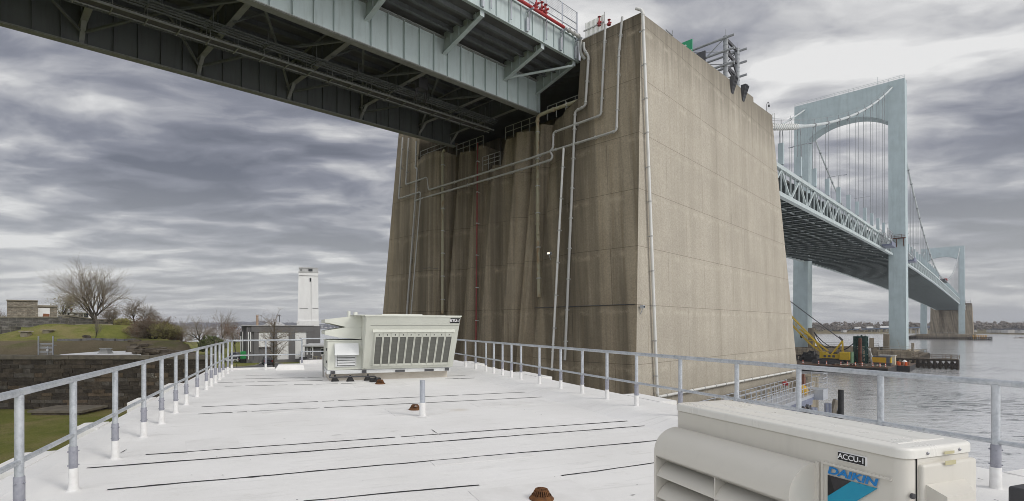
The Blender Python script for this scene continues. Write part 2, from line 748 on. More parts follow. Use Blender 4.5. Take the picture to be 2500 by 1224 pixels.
def rusty(name, c, rust=(0.16, 0.07, 0.025), lo=0.42, hi=0.62, scale=1.2):
    m, N, bs = new_mat(name)
    p = pos(N)
    n = N.noise(N.scaled(p, (1, 1, 0.35)), scale, 7, 0.7)
    N.put(bs.inputs['Base Color'], N.mix(N.maprange(n, lo, hi, 0.0, 1.0), c, N.ramp(N.noise(p, 9, 4), [(0.3, rust), (0.7, tuple(x * 1.7 for x in rust))])))
    bs.inputs['Roughness'].default_value = 0.8
    return m


def roof_white():
    m, N, bs = new_mat('white_roof_coating')
    p = pos(N)
    u = N.vmath('DOT_PRODUCT', p, tuple(RN))
    v = N.vmath('DOT_PRODUCT', p, tuple(RD))
    q = N.comb(u, v, 0.0)
    c = N.ramp(N.noise(q, 0.55, 6, 0.6), [(0.3, (0.72, 0.71, 0.685)), (0.7, (0.815, 0.805, 0.785))])
    g = N.noise(q, 160.0, 3, 0.8)
    c = N.mix(0.22, c, N.ramp(g, [(0.35, (0.3, 0.3, 0.3)), (0.6, (0.72, 0.72, 0.72))]), 'OVERLAY')
    # scuffs that follow the length of the rolls
    st = N.noise(N.scaled(q, (0.7, 5.5, 1)), 1.0, 8, 0.72, 0.4)
    c = N.mix(N.maprange(st, 0.56, 0.76, 0.0, 0.42), c, (0.42, 0.41, 0.385))
    pu = N.noise(q, 1.6, 7, 0.75)
    c = N.mix(N.maprange(pu, 0.60, 0.74, 0.0, 0.3), c, (0.46, 0.435, 0.37))
    for dx, dy, rad_ in ROOF_STAINS:
        dd = N.vmath('LENGTH', N.vmath('SUBTRACT', N.comb(u, N.math('MULTIPLY', v, 1.0), 0.0), (dx, dy, 0)))
        nz = N.math('MULTIPLY', N.noise(q, 1.7, 6, 0.7), rad_ * 1.3)
        f = N.maprange(N.math('ADD', dd, nz), rad_ * 0.5, rad_ * 1.35, 0.42, 0.0)
        c = N.mix(f, c, (0.47, 0.39, 0.27))
    N.put(bs.inputs['Base Color'], c)
    bs.inputs['Roughness'].default_value = 0.72
    bs.inputs['Specular IOR Level'].default_value = 0.3
    h = N.math('ADD', N.math('MULTIPLY', g, 0.14), N.math('MULTIPLY', N.noise(N.scaled(q, (0.8, 2.2, 1)), 1.4, 5, 0.6), 1.0))
    bump(N, bs, h, 0.5, 0.03)
    return m


def water_mat():
    m, N, bs = new_mat('river_water')
    p = pos(N)
    q = N.scaled(p, (0.32, 0.6, 1))
    a = N.noise(q, 0.55, 7, 0.62, 0.7)
    b = N.noise(N.scaled(p, (1.0, 1.9, 1)), 0.95, 5, 0.65, 0.5)
    far = N.noise(N.scaled(p, (0.02, 0.05, 1)), 1.0, 4, 0.6)
    # turbid green water; the sky's silvery sheen on the ripples is put into the colour
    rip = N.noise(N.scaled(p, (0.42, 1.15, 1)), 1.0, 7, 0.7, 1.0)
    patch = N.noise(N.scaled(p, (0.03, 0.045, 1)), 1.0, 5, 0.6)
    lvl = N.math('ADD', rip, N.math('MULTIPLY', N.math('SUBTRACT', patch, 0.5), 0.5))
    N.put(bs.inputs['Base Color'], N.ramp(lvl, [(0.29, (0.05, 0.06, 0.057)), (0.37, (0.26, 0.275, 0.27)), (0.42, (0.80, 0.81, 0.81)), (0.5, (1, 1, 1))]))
    bs.inputs['Roughness'].default_value = 0.12
    bs.inputs['Metallic'].default_value = 0.5
    bs.inputs['IOR'].default_value = 1.6
    h = N.math('ADD', N.math('MULTIPLY', a, 1.0), N.math('MULTIPLY', b, 0.35))
    nd = N.add('ShaderNodeBump')
    nd.inputs['Strength'].default_value = 1.0
    nd.inputs['Distance'].default_value = 0.14
    N.l.new(h, nd.inputs['Height'])
    N.l.new(nd.outputs[0], bs.inputs['Normal'])
    return m


def grass_mat(name, g1, g2, dry, amt=0.5):
    m, N, bs = new_mat(name)
    p = pos(N)
    c = N.ramp(N.noise(p, 0.45, 6, 0.65), [(0.35, g1), (0.65, g2)])
    c = N.mix(N.maprange(N.noise(p, 0.16, 7, 0.7), 0.5, 0.62, 0.0, amt), c, dry)
    g = N.noise(p, 9.0, 4, 0.8)
    c = N.mix(0.6, c, N.ramp(g, [(0.3, (0.2, 0.2, 0.2)), (0.7, (0.8, 0.8, 0.8))]), 'OVERLAY')
    N.put(bs.inputs['Base Color'], c)
    bs.inputs['Roughness'].default_value = 0.95
    bs.inputs['Specular IOR Level'].default_value = 0.1
    bump(N, bs, N.math('ADD', g, N.noise(p, 1.2, 5, 0.7)), 0.9, 0.12)
    return m


def louvre_fin(name, c, gap, scale):
    """fine coil fins"""
    m, N, bs = new_mat(name)
    p = pos(N)
    sep = N.add('ShaderNodeSeparateXYZ')
    N.l.new(p, sep.inputs[0])
    f = N.math('FRACT', N.math('MULTIPLY', sep.outputs[2], scale))
    k = N.maprange(N.math('ABSOLUTE', N.math('SUBTRACT', f, 0.5)), 0.1, 0.4, 0.0, 1.0)
    n = N.noise(p, 3.0, 5, 0.6)
    N.put(bs.inputs['Base Color'], N.mix(k, gap, N.ramp(n, [(0.3, c), (0.7, tuple(x * 0.85 for x in c))])))
    bs.inputs['Roughness'].default_value = 0.6
    bs.inputs['Metallic'].default_value = 0.2
    return m



def enamel(name, c1, c2, rough):
    """painted sheet metal: faint orange peel, dust and rain marks"""
    m, N, bs = new_mat(name)
    p = pos(N)
    c = N.ramp(N.noise(p, 1.3, 4, 0.5), [(0.35, c1), (0.65, c2)])
    d = N.noise(N.scaled(p, (7, 7, 0.9)), 1.0, 7, 0.75)
    c = N.mix(N.maprange(d, 0.55, 0.78, 0.0, 0.22), c, tuple(x * 0.62 for x in c1))
    s = N.noise(p, 38.0, 4, 0.8)
    c = N.mix(N.maprange(s, 0.70, 0.76, 0.0, 0.22), c, tuple(x * 0.5 for x in c1))
    N.put(bs.inputs['Base Color'], c)
    N.put(bs.inputs['Roughness'], N.maprange(d, 0.35, 0.7, rough, rough + 0.2))
    bump(N, bs, N.noise(p, 240.0, 2, 0.5), 0.05, 0.001)
    return m


ROOF_STAINS = [(*uv_of(on_z(928, 938, ROOF)), 0.9), (*uv_of(on_z(1040, 1004, ROOF)), 0.7), (*uv_of(on_z(1322, 1219, ROOF)), 0.28), (*uv_of(on_z(1120, 1001, ROOF)), 0.4)]
M = {}
M['roof'] = roof_white()
M['patch'] = simple('repair_membrane', (0.79, 0.78, 0.76), (0.71, 0.70, 0.675), 3.0, 0.65, bmp=0.004, detail=8)
M['seam'] = simple('bitumen_seam', (0.012, 0.012, 0.013), (0.035, 0.035, 0.035), 20, 0.8)
M['boot'] = simple('painted_boot', (0.74, 0.735, 0.72), (0.66, 0.65, 0.63), 14, 0.7)
M['galv'] = galvanised('galvanised_rail', (0.40, 0.43, 0.46), (0.58, 0.61, 0.635))
M['sleeve'] = simple('grey_painted_sleeve', (0.27, 0.275, 0.315), (0.32, 0.325, 0.365), 30, 0.5, 0.1)
M['bolt'] = simple('bolt_steel', (0.35, 0.35, 0.38), None, 8, 0.4, 0.8)
M['bwall'] = simple('building_wall', (0.42, 0.39, 0.34), (0.36, 0.33, 0.29), 2, 0.9, bmp=0.01)
M['rtu'] = enamel('pale_green_enamel', (0.64, 0.65, 0.575), (0.60, 0.61, 0.54), 0.45)
M['rtu_light'] = simple('light_enamel', (0.70, 0.71, 0.65), (0.66, 0.67, 0.61), 1.5, 0.45)
M['rtu_white'] = simple('white_metal', (0.70, 0.71, 0.70), (0.62, 0.63, 0.62), 2, 0.4)
M['coil'] = louvre_fin('coil_fins', (0.21, 0.215, 0.19), (0.10, 0.10, 0.09), 38.0)
M['curb'] = simple('curb_membrane', (0.58, 0.54, 0.47), (0.52, 0.47, 0.40), 2.5, 0.8)
M['black'] = simple('black_rubber', (0.012, 0.012, 0.013), (0.022, 0.022, 0.022), 9, 0.6)
M['dark'] = simple('dark_void', (0.012, 0.012, 0.012), (0.02, 0.02, 0.02), 2, 0.95)
M['white_paint'] = simple('white_lettering', (0.82, 0.82, 0.82), (0.78, 0.78, 0.78), 4, 0.5)
M['accu'] = enamel('beige_enamel', (0.63, 0.605, 0.545), (0.60, 0.575, 0.515), 0.34)
M['accu_top'] = enamel('beige_enamel_lid', (0.73, 0.715, 0.665), (0.71, 0.695, 0.645), 0.24)
M['blue'] = simple('blue_lettering', (0.012, 0.20, 0.52), (0.010, 0.18, 0.48), 4, 0.4)
M['cyan'] = simple('cyan_emblem', (0.008, 0.26, 0.42), (0.01, 0.29, 0.45), 6, 0.4)
M['emblem_black'] = simple('black_emblem', (0.010, 0.010, 0.012), (0.012, 0.012, 0.014), 6, 0.35)
M['emblem_grey'] = simple('charcoal_emblem', (0.030, 0.028, 0.033), (0.034, 0.032, 0.037), 6, 0.35)
M['tape'] = simple('yellowed_tape', (0.50, 0.46, 0.28), (0.46, 0.42, 0.25), 10, 0.5)
M['rust_iron'] = simple('rusty_cast_iron', (0.16, 0.065, 0.018), (0.07, 0.03, 0.012), 14, 0.9, bmp=0.006)
M['vent'] = galvanised('vent_pipe_steel', (0.40, 0.43, 0.48), (0.5, 0.53, 0.57))
M['concrete'] = concrete('anchorage_concrete', (0.365, 0.312, 0.23), (0.275, 0.233, 0.17), (0.10, 0.085, 0.06), 0.72)
M['flank'] = concrete('pale_flank_concrete', (0.43, 0.393, 0.325), (0.37, 0.336, 0.278), (0.27, 0.24, 0.185), 0.22)
M['concrete_far'] = concrete('pier_concrete', (0.36, 0.31, 0.235), (0.27, 0.23, 0.17), (0.12, 0.10, 0.075), 0.7, joints=False)
M['base_stone'] = concrete('seawall_concrete', (0.30, 0.27, 0.21), (0.18, 0.155, 0.12), (0.05, 0.045, 0.038), 0.9, joints=False, topz=60)
M['tower'] = steel('pale_blue_steel', (0.42, 0.50, 0.515), (0.19, 0.22, 0.22), 0.35, 0.5, 0.3)
M['truss'] = steel('silver_green_truss', (0.46, 0.52, 0.52), (0.2, 0.2, 0.18), 0.3, 0.5, 0.6)
M['deck_steel'] = steel('grey_green_floor_steel', (0.15, 0.175, 0.175), (0.07, 0.065, 0.05), 0.5, 0.6, 0.7)
M['floor_flange'] = steel('floor_flange_steel', (0.22, 0.25, 0.25), (0.12, 0.11, 0.09), 0.5, 0.6, 0.7)
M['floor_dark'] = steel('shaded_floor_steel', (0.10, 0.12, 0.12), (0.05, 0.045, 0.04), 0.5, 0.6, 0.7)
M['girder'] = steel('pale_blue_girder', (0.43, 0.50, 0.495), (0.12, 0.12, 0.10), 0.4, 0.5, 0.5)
M['girder_dim'] = steel('dark_grey_steel', (0.105, 0.116, 0.115), (0.045, 0.044, 0.04), 0.5, 0.6, 0.7)  # darker and greyer than the near girder
M['flange'] = steel('dusty_flange', (0.24, 0.25, 0.24), (0.12, 0.11, 0.095), 0.5, 0.7, 0.7)
M['deck'] = simple('deck_underside', (0.10, 0.105, 0.10), (0.075, 0.077, 0.073), 0.8, 0.85, stretch=(1, 1, 1))
M['cable'] = steel('cable_wrap', (0.50, 0.54, 0.54), (0.22, 0.22, 0.2), 0.4, 0.5, 1.0, False)
M['rope'] = simple('hanger_rope', (0.22, 0.235, 0.24), (0.28, 0.29, 0.30), 2, 0.6, 0.3)
M['pipe_white'] = steel('white_drainpipe', (0.66, 0.66, 0.63), (0.3, 0.28, 0.24), 0.3, 0.45, 0.8)
M['pipe_grey'] = steel('grey_drainpipe', (0.42, 0.42, 0.40), (0.18, 0.17, 0.14), 0.35, 0.5, 0.8)
M['pipe_rust'] = rusty('rust_streaked_pipe', (0.34, 0.32, 0.225), (0.17, 0.09, 0.035), 0.5, 0.68)
M['red'] = simple('red_paint', (0.36, 0.030, 0.030), (0.28, 0.022, 0.022), 3, 0.5)
M['red_dull'] = simple('faded_red_pipe', (0.24, 0.040, 0.036), (0.18, 0.032, 0.03), 2, 0.6)
M['sign_green'] = simple('green_road_sign', (0.012, 0.30, 0.13), (0.012, 0.27, 0.12), 2, 0.4)
M['gantry'] = steel('grey_gantry_steel', (0.33, 0.345, 0.36), (0.16, 0.15, 0.13), 0.3, 0.45, 0.8)
M['dark_steel'] = simple('dark_steel', (0.05, 0.05, 0.055), (0.075, 0.075, 0.08), 2, 0.6)
M['lamp_on'] = emissive('lit_floodlight', (1.0, 0.88, 0.66), 1.3)
def wall_stone(name, c):
    m, N, bs = new_mat(name)
    p = pos(N)
    b = N.ramp(N.noise(p, 1.5, 6, 0.65), [(0.32, tuple(x * 0.62 for x in c)), (0.66, tuple(x * 1.3 for x in c))])
    g = N.noise(p, 7.0, 6, 0.75)
    b = N.mix(0.5, b, N.ramp(g, [(0.3, (0.2, 0.2, 0.2)), (0.7, (0.8, 0.8, 0.8))]), 'OVERLAY')
    w = N.noise(N.scaled(p, (0.5, 1, 1.1)), 1.0, 6, 0.75)
    b = N.mix(N.maprange(w, 0.655, 0.68, 0.0, 0.8), b, (0.42, 0.40, 0.34))
    N.put(bs.inputs['Base Color'], b)
    bs.inputs['Roughness'].default_value = 0.95
    bs.inputs['Specular IOR Level'].default_value = 0.2
    bump(N, bs, N.noise(p, 3.5, 6, 0.7), 0.8, 0.05)
    return m


for nm_, c_ in (('dark', (0.062, 0.053, 0.043)), ('grey', (0.115, 0.103, 0.087)), ('brown', (0.13, 0.10, 0.07)), ('mid', (0.088, 0.073, 0.056)), ('mortar', (0.17, 0.15, 0.12))):
    M['wall_' + nm_] = wall_stone(nm_ + '_granite', c_)
M['stone_light'] = stonework('grey_fort_stone', (0.15, 0.145, 0.135), (0.115, 0.105, 0.095), (0.25, 0.235, 0.205), 1.5, 0.5, 0.035, spots=False)
M['stone_tan'] = stonework('tan_rubble_stone', (0.27, 0.245, 0.20), (0.21, 0.175, 0.135), (0.34, 0.315, 0.265), 0.9, 0.3, 0.03, spots=False)
M['coping'] = simple('stone_coping', (0.20, 0.175, 0.135), (0.13, 0.115, 0.09), 1.4, 0.9, bmp=0.02)
M['slab_grey'] = simple('grey_granite_slab', (0.24, 0.235, 0.23), (0.14, 0.135, 0.13), 1.8, 0.9, bmp=0.03)
M['rubble'] = simple('brown_rubble', (0.21, 0.175, 0.13), (0.10, 0.082, 0.062), 1.3, 0.95, bmp=0.06)
M['cap_stone'] = simple('buff_stone', (0.29, 0.26, 0.20), (0.21, 0.185, 0.14), 1.6, 0.9, bmp=0.02)
M['grass'] = grass_mat('spring_grass', (0.13, 0.15, 0.035), (0.195, 0.195, 0.055), (0.26, 0.215, 0.105), 0.7)
M['earth'] = grass_mat('dry_bank', (0.15, 0.125, 0.075), (0.19, 0.155, 0.10), (0.12, 0.13, 0.045), 0.7)
M['asphalt'] = simple('asphalt', (0.12, 0.118, 0.115), (0.095, 0.094, 0.092), 1.5, 0.9, bmp=0.01)
M['kerb'] = simple('kerb_concrete', (0.34, 0.32, 0.28), (0.28, 0.26, 0.23), 1.5, 0.9)
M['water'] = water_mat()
M['bark'] = simple('grey_bark', (0.085, 0.072, 0.055), (0.05, 0.042, 0.033), 6, 0.95, bmp=0.02)
M['twig'] = simple('brown_twig', (0.26, 0.22, 0.17), (0.19, 0.155, 0.12), 2, 0.95)
M['twig_pale'] = simple('pale_birch_twig', (0.30, 0.27, 0.23), (0.24, 0.21, 0.175), 2, 0.95)
M['bud'] = simple('spring_bud', (0.30, 0.29, 0.10), (0.22, 0.19, 0.08), 3, 0.9)
M['bud_red'] = simple('reddish_bud', (0.17, 0.10, 0.065), (0.13, 0.075, 0.05), 3, 0.9)
M['leaf'] = simple('young_leaf', (0.085, 0.10, 0.025), (0.05, 0.062, 0.02), 2, 0.9)
M['grey_wall'] = simple('grey_stucco', (0.165, 0.16, 0.16), (0.145, 0.14, 0.14), 0.5, 0.9, stretch=(1, 1, 0.3))
M['white_wall'] = simple('white_stucco', (0.80, 0.80, 0.785), (0.74, 0.735, 0.72), 0.7, 0.85, stretch=(1, 1, 0.3))
M['trim'] = simple('pale_trim', (0.50, 0.50, 0.49), None, 1, 0.8)
M['brick_buff'] = simple('buff_brick', (0.40, 0.30, 0.22), (0.33, 0.24, 0.18), 5, 0.9)
M['glass'] = simple('dark_glass', (0.02, 0.024, 0.028), (0.03, 0.034, 0.038), 1, 0.1)
M['wood_red'] = simple('red_brown_timber', (0.17, 0.075, 0.05), (0.12, 0.055, 0.038), 2, 0.8)
M['rust_box'] = simple('rust_brown_panel', (0.26, 0.10, 0.045), (0.20, 0.08, 0.035), 2, 0.8)
M['car_black'] = simple('black_car_paint', (0.012, 0.012, 0.016), (0.014, 0.014, 0.018), 1, 0.18)
M['car_white'] = simple('white_car_paint', (0.72, 0.72, 0.72), (0.7, 0.7, 0.7), 1, 0.2)
M['car_blue'] = simple('dark_blue_car_paint', (0.02, 0.025, 0.045), None, 1, 0.2)
M['chrome'] = simple('alloy', (0.5, 0.5, 0.5), None, 2, 0.3, 0.8)
M['tail'] = simple('red_lens', (0.30, 0.01, 0.01), None, 2, 0.2)
M['green_bin'] = simple('green_plastic', (0.022, 0.27, 0.075), (0.02, 0.24, 0.065), 2, 0.5)
M['crane'] = simple('crane_yellow', (0.52, 0.36, 0.018), (0.46, 0.31, 0.016), 2, 0.5)
M['yellow'] = simple('container_yellow', (0.55, 0.33, 0.02), (0.50, 0.29, 0.02), 1, 0.5)
M['cream'] = simple('cream_panel', (0.52, 0.47, 0.34), (0.45, 0.40, 0.29), 1, 0.6)
M['slate'] = simple('slate_panel', (0.10, 0.11, 0.13), None, 1, 0.5)
M['green_dark'] = simple('dark_green_steel', (0.020, 0.075, 0.062), (0.012, 0.035, 0.03), 1.2, 0.5)
M['green_pale'] = simple('pale_green_casing', (0.22, 0.36, 0.22), (0.18, 0.30, 0.18), 1.2, 0.6)
M['rust_steel'] = simple('rusted_pile', (0.11, 0.045, 0.03), (0.07, 0.03, 0.02), 1.5, 0.9)
M['barge'] = rusty('black_barge_hull', (0.02, 0.021, 0.023), (0.05, 0.032, 0.022), 0.5, 0.8)
M['barge_deck'] = rusty('barge_deck', (0.09, 0.078, 0.065), (0.10, 0.055, 0.032))
M['orange'] = simple('traffic_orange', (0.62, 0.10, 0.015), (0.55, 0.085, 0.012), 3, 0.6)
M['timber'] = simple('creosoted_timber', (0.045, 0.036, 0.028), (0.022, 0.018, 0.015), 1.6, 0.95)
M['timber_pale'] = simple('bleached_timber', (0.26, 0.235, 0.195), (0.17, 0.15, 0.125), 1.5, 0.95)
M['alu'] = simple('aluminium', (0.50, 0.52, 0.55), (0.42, 0.44, 0.48), 3, 0.4, 0.5)
M['alu_blue'] = simple('blue_grey_panel', (0.19, 0.21, 0.29), (0.15, 0.165, 0.23), 3, 0.5, 0.2)
M['post_gold'] = simple('yellow_marker', (0.55, 0.30, 0.02), (0.42, 0.22, 0.02), 2, 0.6)
M['woods'] = simple('bare_woodland', (0.24, 0.21, 0.185), (0.15, 0.135, 0.12), 0.05, 1.0, detail=8, spec=0.0)
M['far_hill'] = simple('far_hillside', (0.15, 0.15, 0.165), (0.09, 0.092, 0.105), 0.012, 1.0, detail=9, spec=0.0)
M['house'] = simple('pale_house', (0.55, 0.54, 0.52), (0.4, 0.39, 0.37), 0.02, 0.9)
M['house_roof'] = simple('slate_roof', (0.09, 0.09, 0.10), None, 0.1, 0.9)
M['viaduct'] = simple('blue_viaduct_steel', (0.10, 0.13, 0.18), (0.08, 0.10, 0.14), 0.1, 0.7)
M['mesh_fence'] = simple('wire_mesh', (0.35, 0.36, 0.37), None, 2, 0.5, 0.5)

# ------------------------------------------------------------------ setting: water, land, road
def smooth(a, b, x):
    t = max(0.0, min(1.0, (x - a) / (b - a)))
    return t * t * (3 - 2 * t)


SHORE = [(60, -400), (26, -60), (15, 0), (12.5, 30), (13.5, 37), (22, 46), (26, 60), (6, 79), (-8, 104), (-14, 160), (-34, 225), (-105, 298), (-200, 312), (-520, 330), (-900, 200), (-900, -400)]


def inside(x, y):
    c = False
    n = len(SHORE)
    for i in range(n):
        x0, y0 = SHORE[i]
        x1, y1 = SHORE[(i + 1) % n]
        if (y0 > y) != (y1 > y) and x < (x1 - x0) * (y - y0) / (y1 - y0) + x0:
            c = not c
    return c


def edge_dist(x, y):
    best = 1e9
    n = len(SHORE)
    for i in range(n):
        x0, y0 = SHORE[i]
        x1, y1 = SHORE[(i + 1) % n]
        dx, dy = x1 - x0, y1 - y0
        t = max(0, min(1, ((x - x0) * dx + (y - y0) * dy) / (dx * dx + dy * dy)))
        best = min(best, math.hypot(x - x0 - t * dx, y - y0 - t * dy))
    return best


def terrain(x, y):
    if not inside(x, y):
        return -3.0
    base = 4.0 + (3.2 - 4.0) * smooth(58, 80, y)
    base = min(base, 0.4 + edge_dist(x, y) * 0.28) if y > 150 else base
    # the terrace of the fort behind its wall
    xb = -26.5 - 0.72 * max(0.0, y - 50.5)
    t = smooth(-3.5, 0.0, xb - x) * (1 if y > 50.4 else 0) if y < 64 else smooth(-5.5, 1.0, xb - x)
    t *= 1 - smooth(128, 145, y)
    z = 8.75 + 1.5 * smooth(53.5, 61.5, y)
    z += 1.5 * smooth(84, 93, y)
    dx = (x + 58.5) / 13.0
    dy = (y - 78.0) / 11.5
    r = math.sqrt(dx * dx + dy * dy)
    if r < 1.0:
        z = max(z, 10.25 + 1.95 * (1 - smooth(0.38, 1.0, r)) + 0.12 * math.sin(x * 0.7) * math.cos(y * 0.6))
    z += 0.10 * math.sin(x * 0.9 + y * 0.33) * math.sin(y * 0.7)
    return base + (z - base) * t


def axis_pts(parts):
    out = []
    for a, b, st in parts:
        x = a
        while x < b - 1e-6:
            out.append(x)
            x += st
    out.append(parts[-1][1])
    return out


gx = axis_pts([(-900, -300, 50), (-300, -120, 12), (-120, 45, 1.5), (45, 69, 8)])
gy = axis_pts([(-400, -60, 40), (-60, 20, 8), (20, 46, 2), (46, 64, 0.7), (64, 110, 1.5), (110, 350, 6)])
mb = MB()
nx = len(gx)
vs = [V((x, y, terrain(x, y))) for y in gy for x in gx]
fs, ms = [], []
for j in range(len(gy) - 1):
    for i in range(nx - 1):
        q = (j * nx + i, j * nx + i + 1, (j + 1) * nx + i + 1, (j + 1) * nx + i)
        if max(vs[k].z for k in q) < -2.5:
            continue
        fs.append(q)
        cx_, cy_ = (gx[i] + gx[i + 1]) / 2, (gy[j] + gy[j + 1]) / 2
        bank = 51.5 < cy_ < 62.5 + 0.8 * math.sin(cx_ * 0.8) and cx_ < -27
        ms.append(1 if bank or cx_ > -14 and cy_ > 25 and cy_ < 100 else 0)
mb.v, mb.f, mb.mi = vs, fs, ms
tag(mb.build('ground', [M['grass'], M['earth']], smooth='all'), kind='structure')

mb = MB()
mb.add([(-4800, -2500, 0), (4800, -2500, 0), (4800, 4600, 0), (-4800, 4600, 0)], [(0, 1, 2, 3)])
tag(mb.build('water', M['water']), kind='structure')

# the asphalt drive in front of the grey building, with its kerbs
GZ = 3.2
mb = MB()
RP = [(548, 897.5), (590, 896.2), (620, 893.5), (632, 890.5), (637, 886.5), (672, 886.3), (690, 889.5), (702, 893), (760, 894), (760, 897), (690, 898.2), (640, 900.2), (600, 902.6), (548, 904.5)]
rp = [on_z(x, y, GZ + 0.03) for x, y in RP]
mb.add(rp, [tuple(range(len(rp)))])
tag(mb.build('road', M['asphalt']), kind='structure')
for i, ids in enumerate(((0, 1, 2, 3, 4), (5, 6, 7, 8), (9, 10, 11, 12, 13))):
    mb = MB()
    for a, b in zip(ids[:-1], ids[1:]):
        mb.beam(rp[a] + V((0, 0, 0.03)), rp[b] + V((0, 0, 0.03)), 0.22, 0.2)
    tag(mb.build('kerb', M['kerb']), kind='structure')

# ------------------------------------------------------------------ the flat roofed building we stand on
UL, UR, VB, VB2, VF, UJ = -3.1, 7.45, 23.0, 25.7, -6.0, 0.4
bt = thing('flat_roofed_building', R(2, 8, 3.5), 'low building with the white coated flat roof in the foreground', 'building')
PROF = [(UL, 0.02), (-2.75, 0.05), (-2.35, 0.0), (UJ, 0.0), (5.9, 0.0), (6.35, 0.1), (6.6, 0.125), (UR, 0.15)]
mb = MB()


def roof_strip(prof, v0, v1, nv):
    rng = random.Random(5)
    vs, fs = [], []
    for j in range(nv + 1):
        v = v0 + (v1 - v0) * j / nv
        for u, h in prof:
            vs.append(R(u, v, ROOF + h))
    m = len(prof)
    for j in range(nv):
        for i in range(m - 1):
            fs.append((j * m + i, j * m + i + 1, (j + 1) * m + i + 1, (j + 1) * m + i))
    mb.add(vs, fs)


roof_strip(PROF, VF, VB, 40)
roof_strip([p for p in PROF if p[0] >= UJ], VB, VB2, 4)
# turned-down edge of the membrane
outline = [(UL, VF, .02), (UR, VF, .15), (UR, VB2, .15), (UJ, VB2, .0), (UJ, VB, .0), (UL, VB, .02)]
for (a, b) in zip(outline, outline[1:] + outline[:1]):
    mb.add([R(a[0], a[1], ROOF + a[2]), R(b[0], b[1], ROOF + b[2]), R(b[0], b[1], ROOF - 0.25), R(a[0], a[1], ROOF - 0.25)], [(0, 1, 2, 3)])
# raised lips along the back edges and the membrane-covered kerb at the step
mb.fbox(R, UL + 0.02, UJ - 1.0, VB - 0.16, VB - 0.003, ROOF - 0.01, ROOF + 0.07)
mb.fbox(R, UJ + 0.02, UR - 0.02, VB2 - 0.16, VB2 - 0.003, ROOF - 0.01, ROOF + 0.17)
mb.hexa([R(UJ - 1.0, VB - 1.0, ROOF - .01), R(UJ + .15, VB - 1.0, ROOF - .01), R(UJ + .15, VB - .01, ROOF - .01), R(UJ - 1.0, VB - .01, ROOF - .01)],
        [R(UJ - .86, VB - .86, ROOF + .19), R(UJ + .1, VB - .86, ROOF + .19), R(UJ + .1, VB - .01, ROOF + .19), R(UJ - .86, VB - .01, ROOF + .19)])
# scupper boxes standing out over the eaves
for u0, u1, v0, v1, h in [(UR - .02, UR + .42, 9.0, 10.3, .16), (UR - .02, UR + .42, 14.6, 16.6, .16), (UR - .02, UR + .42, 20.4, 22.3, .16), (UR - .02, UR + .5, 1.2, 3.4, .16),
                          (UL - .35, UL + .02, 7.6, 8.7, .03), (UL - .35, UL + .02, 10.3, 10.9, .05), (UL - .35, UL + .02, 13.4, 14.3, .05), (UL - .35, UL + .02, 16.6, 17.6, .05), (UL - .35, UL + .02, 4.6, 5.9, .03)]:
    mb.fbox(R, u0, u1, v0, v1, ROOF - 0.24, ROOF + h)
# laps between the rolls, where black bitumen shows
mb.cur = 1
SEAMS = [((262, 1195.6), (1611, 1075), 1.0), ((195, 1144), (1634, 1035), 1.0), ((355.5, 1110), (1631, 1021), 0.9), ((741, 1223.5), (1170, 1184), 1.0), ((1371.6, 1161.4), (1599, 1130.4), .8),
         ((471.6, 1011.4), (1400, 965.6), 0.75), ((492, 993.4), (1352, 954.4), 0.75), ((549, 943.3), (870, 936), 0.75), ((531, 934.3), (787.5, 929), 0.7), ((568.5, 926), (784.5, 921), 0.65),
         ((1100, 925.3), (1222, 920.7), .65), ((1090, 918.5), (1213, 914), .6), ((1087, 925), (1225, 920.9), .6), ((600, 917), (690, 915.5), .5)]
rng = random.Random(11)
for a, b, k in SEAMS:
    p0, p1 = on_z(a[0], a[1], ROOF + .005), on_z(b[0], b[1], ROOF + .005)
    L = (p1 - p0).length
    n = max(4, int(L / 0.09))
    wk = (0.5 * (p0.y + p1.y) / 6.0) ** 0.85
    side = (p1 - p0).cross(V((0, 0, 1))).normalized()
    wv = 0.0
    pts = []
    for i in range(n + 1):
        p = p0.lerp(p1, i / n)
        wv = wv * 0.8 + rng.uniform(-0.006, 0.006)
        hw = (0.0125 + 0.009 * abs(math.sin(i * 0.13 + a[0])) * rng.random() + (0.014 if rng.random() < 0.012 else 0)) * k * wk
        pts.append((p + side * (wv - hw), p + side * (wv + hw)))
    for i in range(n):
        if rng.random() < (0.02 + 0.2 * (1 - k) ** 2 if k < 0.9 else 0.006):
            continue
        mb.add([pts[i][0], pts[i + 1][0], pts[i + 1][1], pts[i][1]], [(0, 1, 2, 3)])
# short splits and scabs
for a, b in [((292, 1107), (311, 1096)), ((1052, 1047), (1070, 1060)), ((1070, 1060), (1080, 1061.5)), ((1606, 1006), (1632, 1012)), ((807, 1063), (836, 1061)), ((1538, 1209), (1552, 1207.5)), ((1298, 933), (1306, 936)), ((690, 1072), (698, 1071)), ((950, 1053), (976, 1052)), ((2384, 1167), (2402, 1172)), ((2425, 1219), (2440, 1223))]:
    p0, p1 = on_z(*a, ROOF + .0055 + (.15 if a[0] > 2300 else 0)), on_z(*b, ROOF + .0055 + (.15 if a[0] > 2300 else 0))
    side = (p1 - p0).cross(V((0, 0, 1))).normalized() * 0.012
    mb.add([p0, p0.lerp(p1, .4) + side, p1, p0.lerp(p1, .55) - side * .4], [(0, 1, 2, 3)])
for i in range(70):
    p = R(rng.uniform(-2.3, 6), rng.uniform(2, 14), ROOF + .005)
    s_ = rng.uniform(0.004, 0.013)
    mb.add([p + V((-s_, 0, 0)), p + V((0, -s_ * .6, 0)), p + V((s_ * 1.6, 0, 0)), p + V((0, s_ * .8, 0))], [(0, 1, 2, 3)])
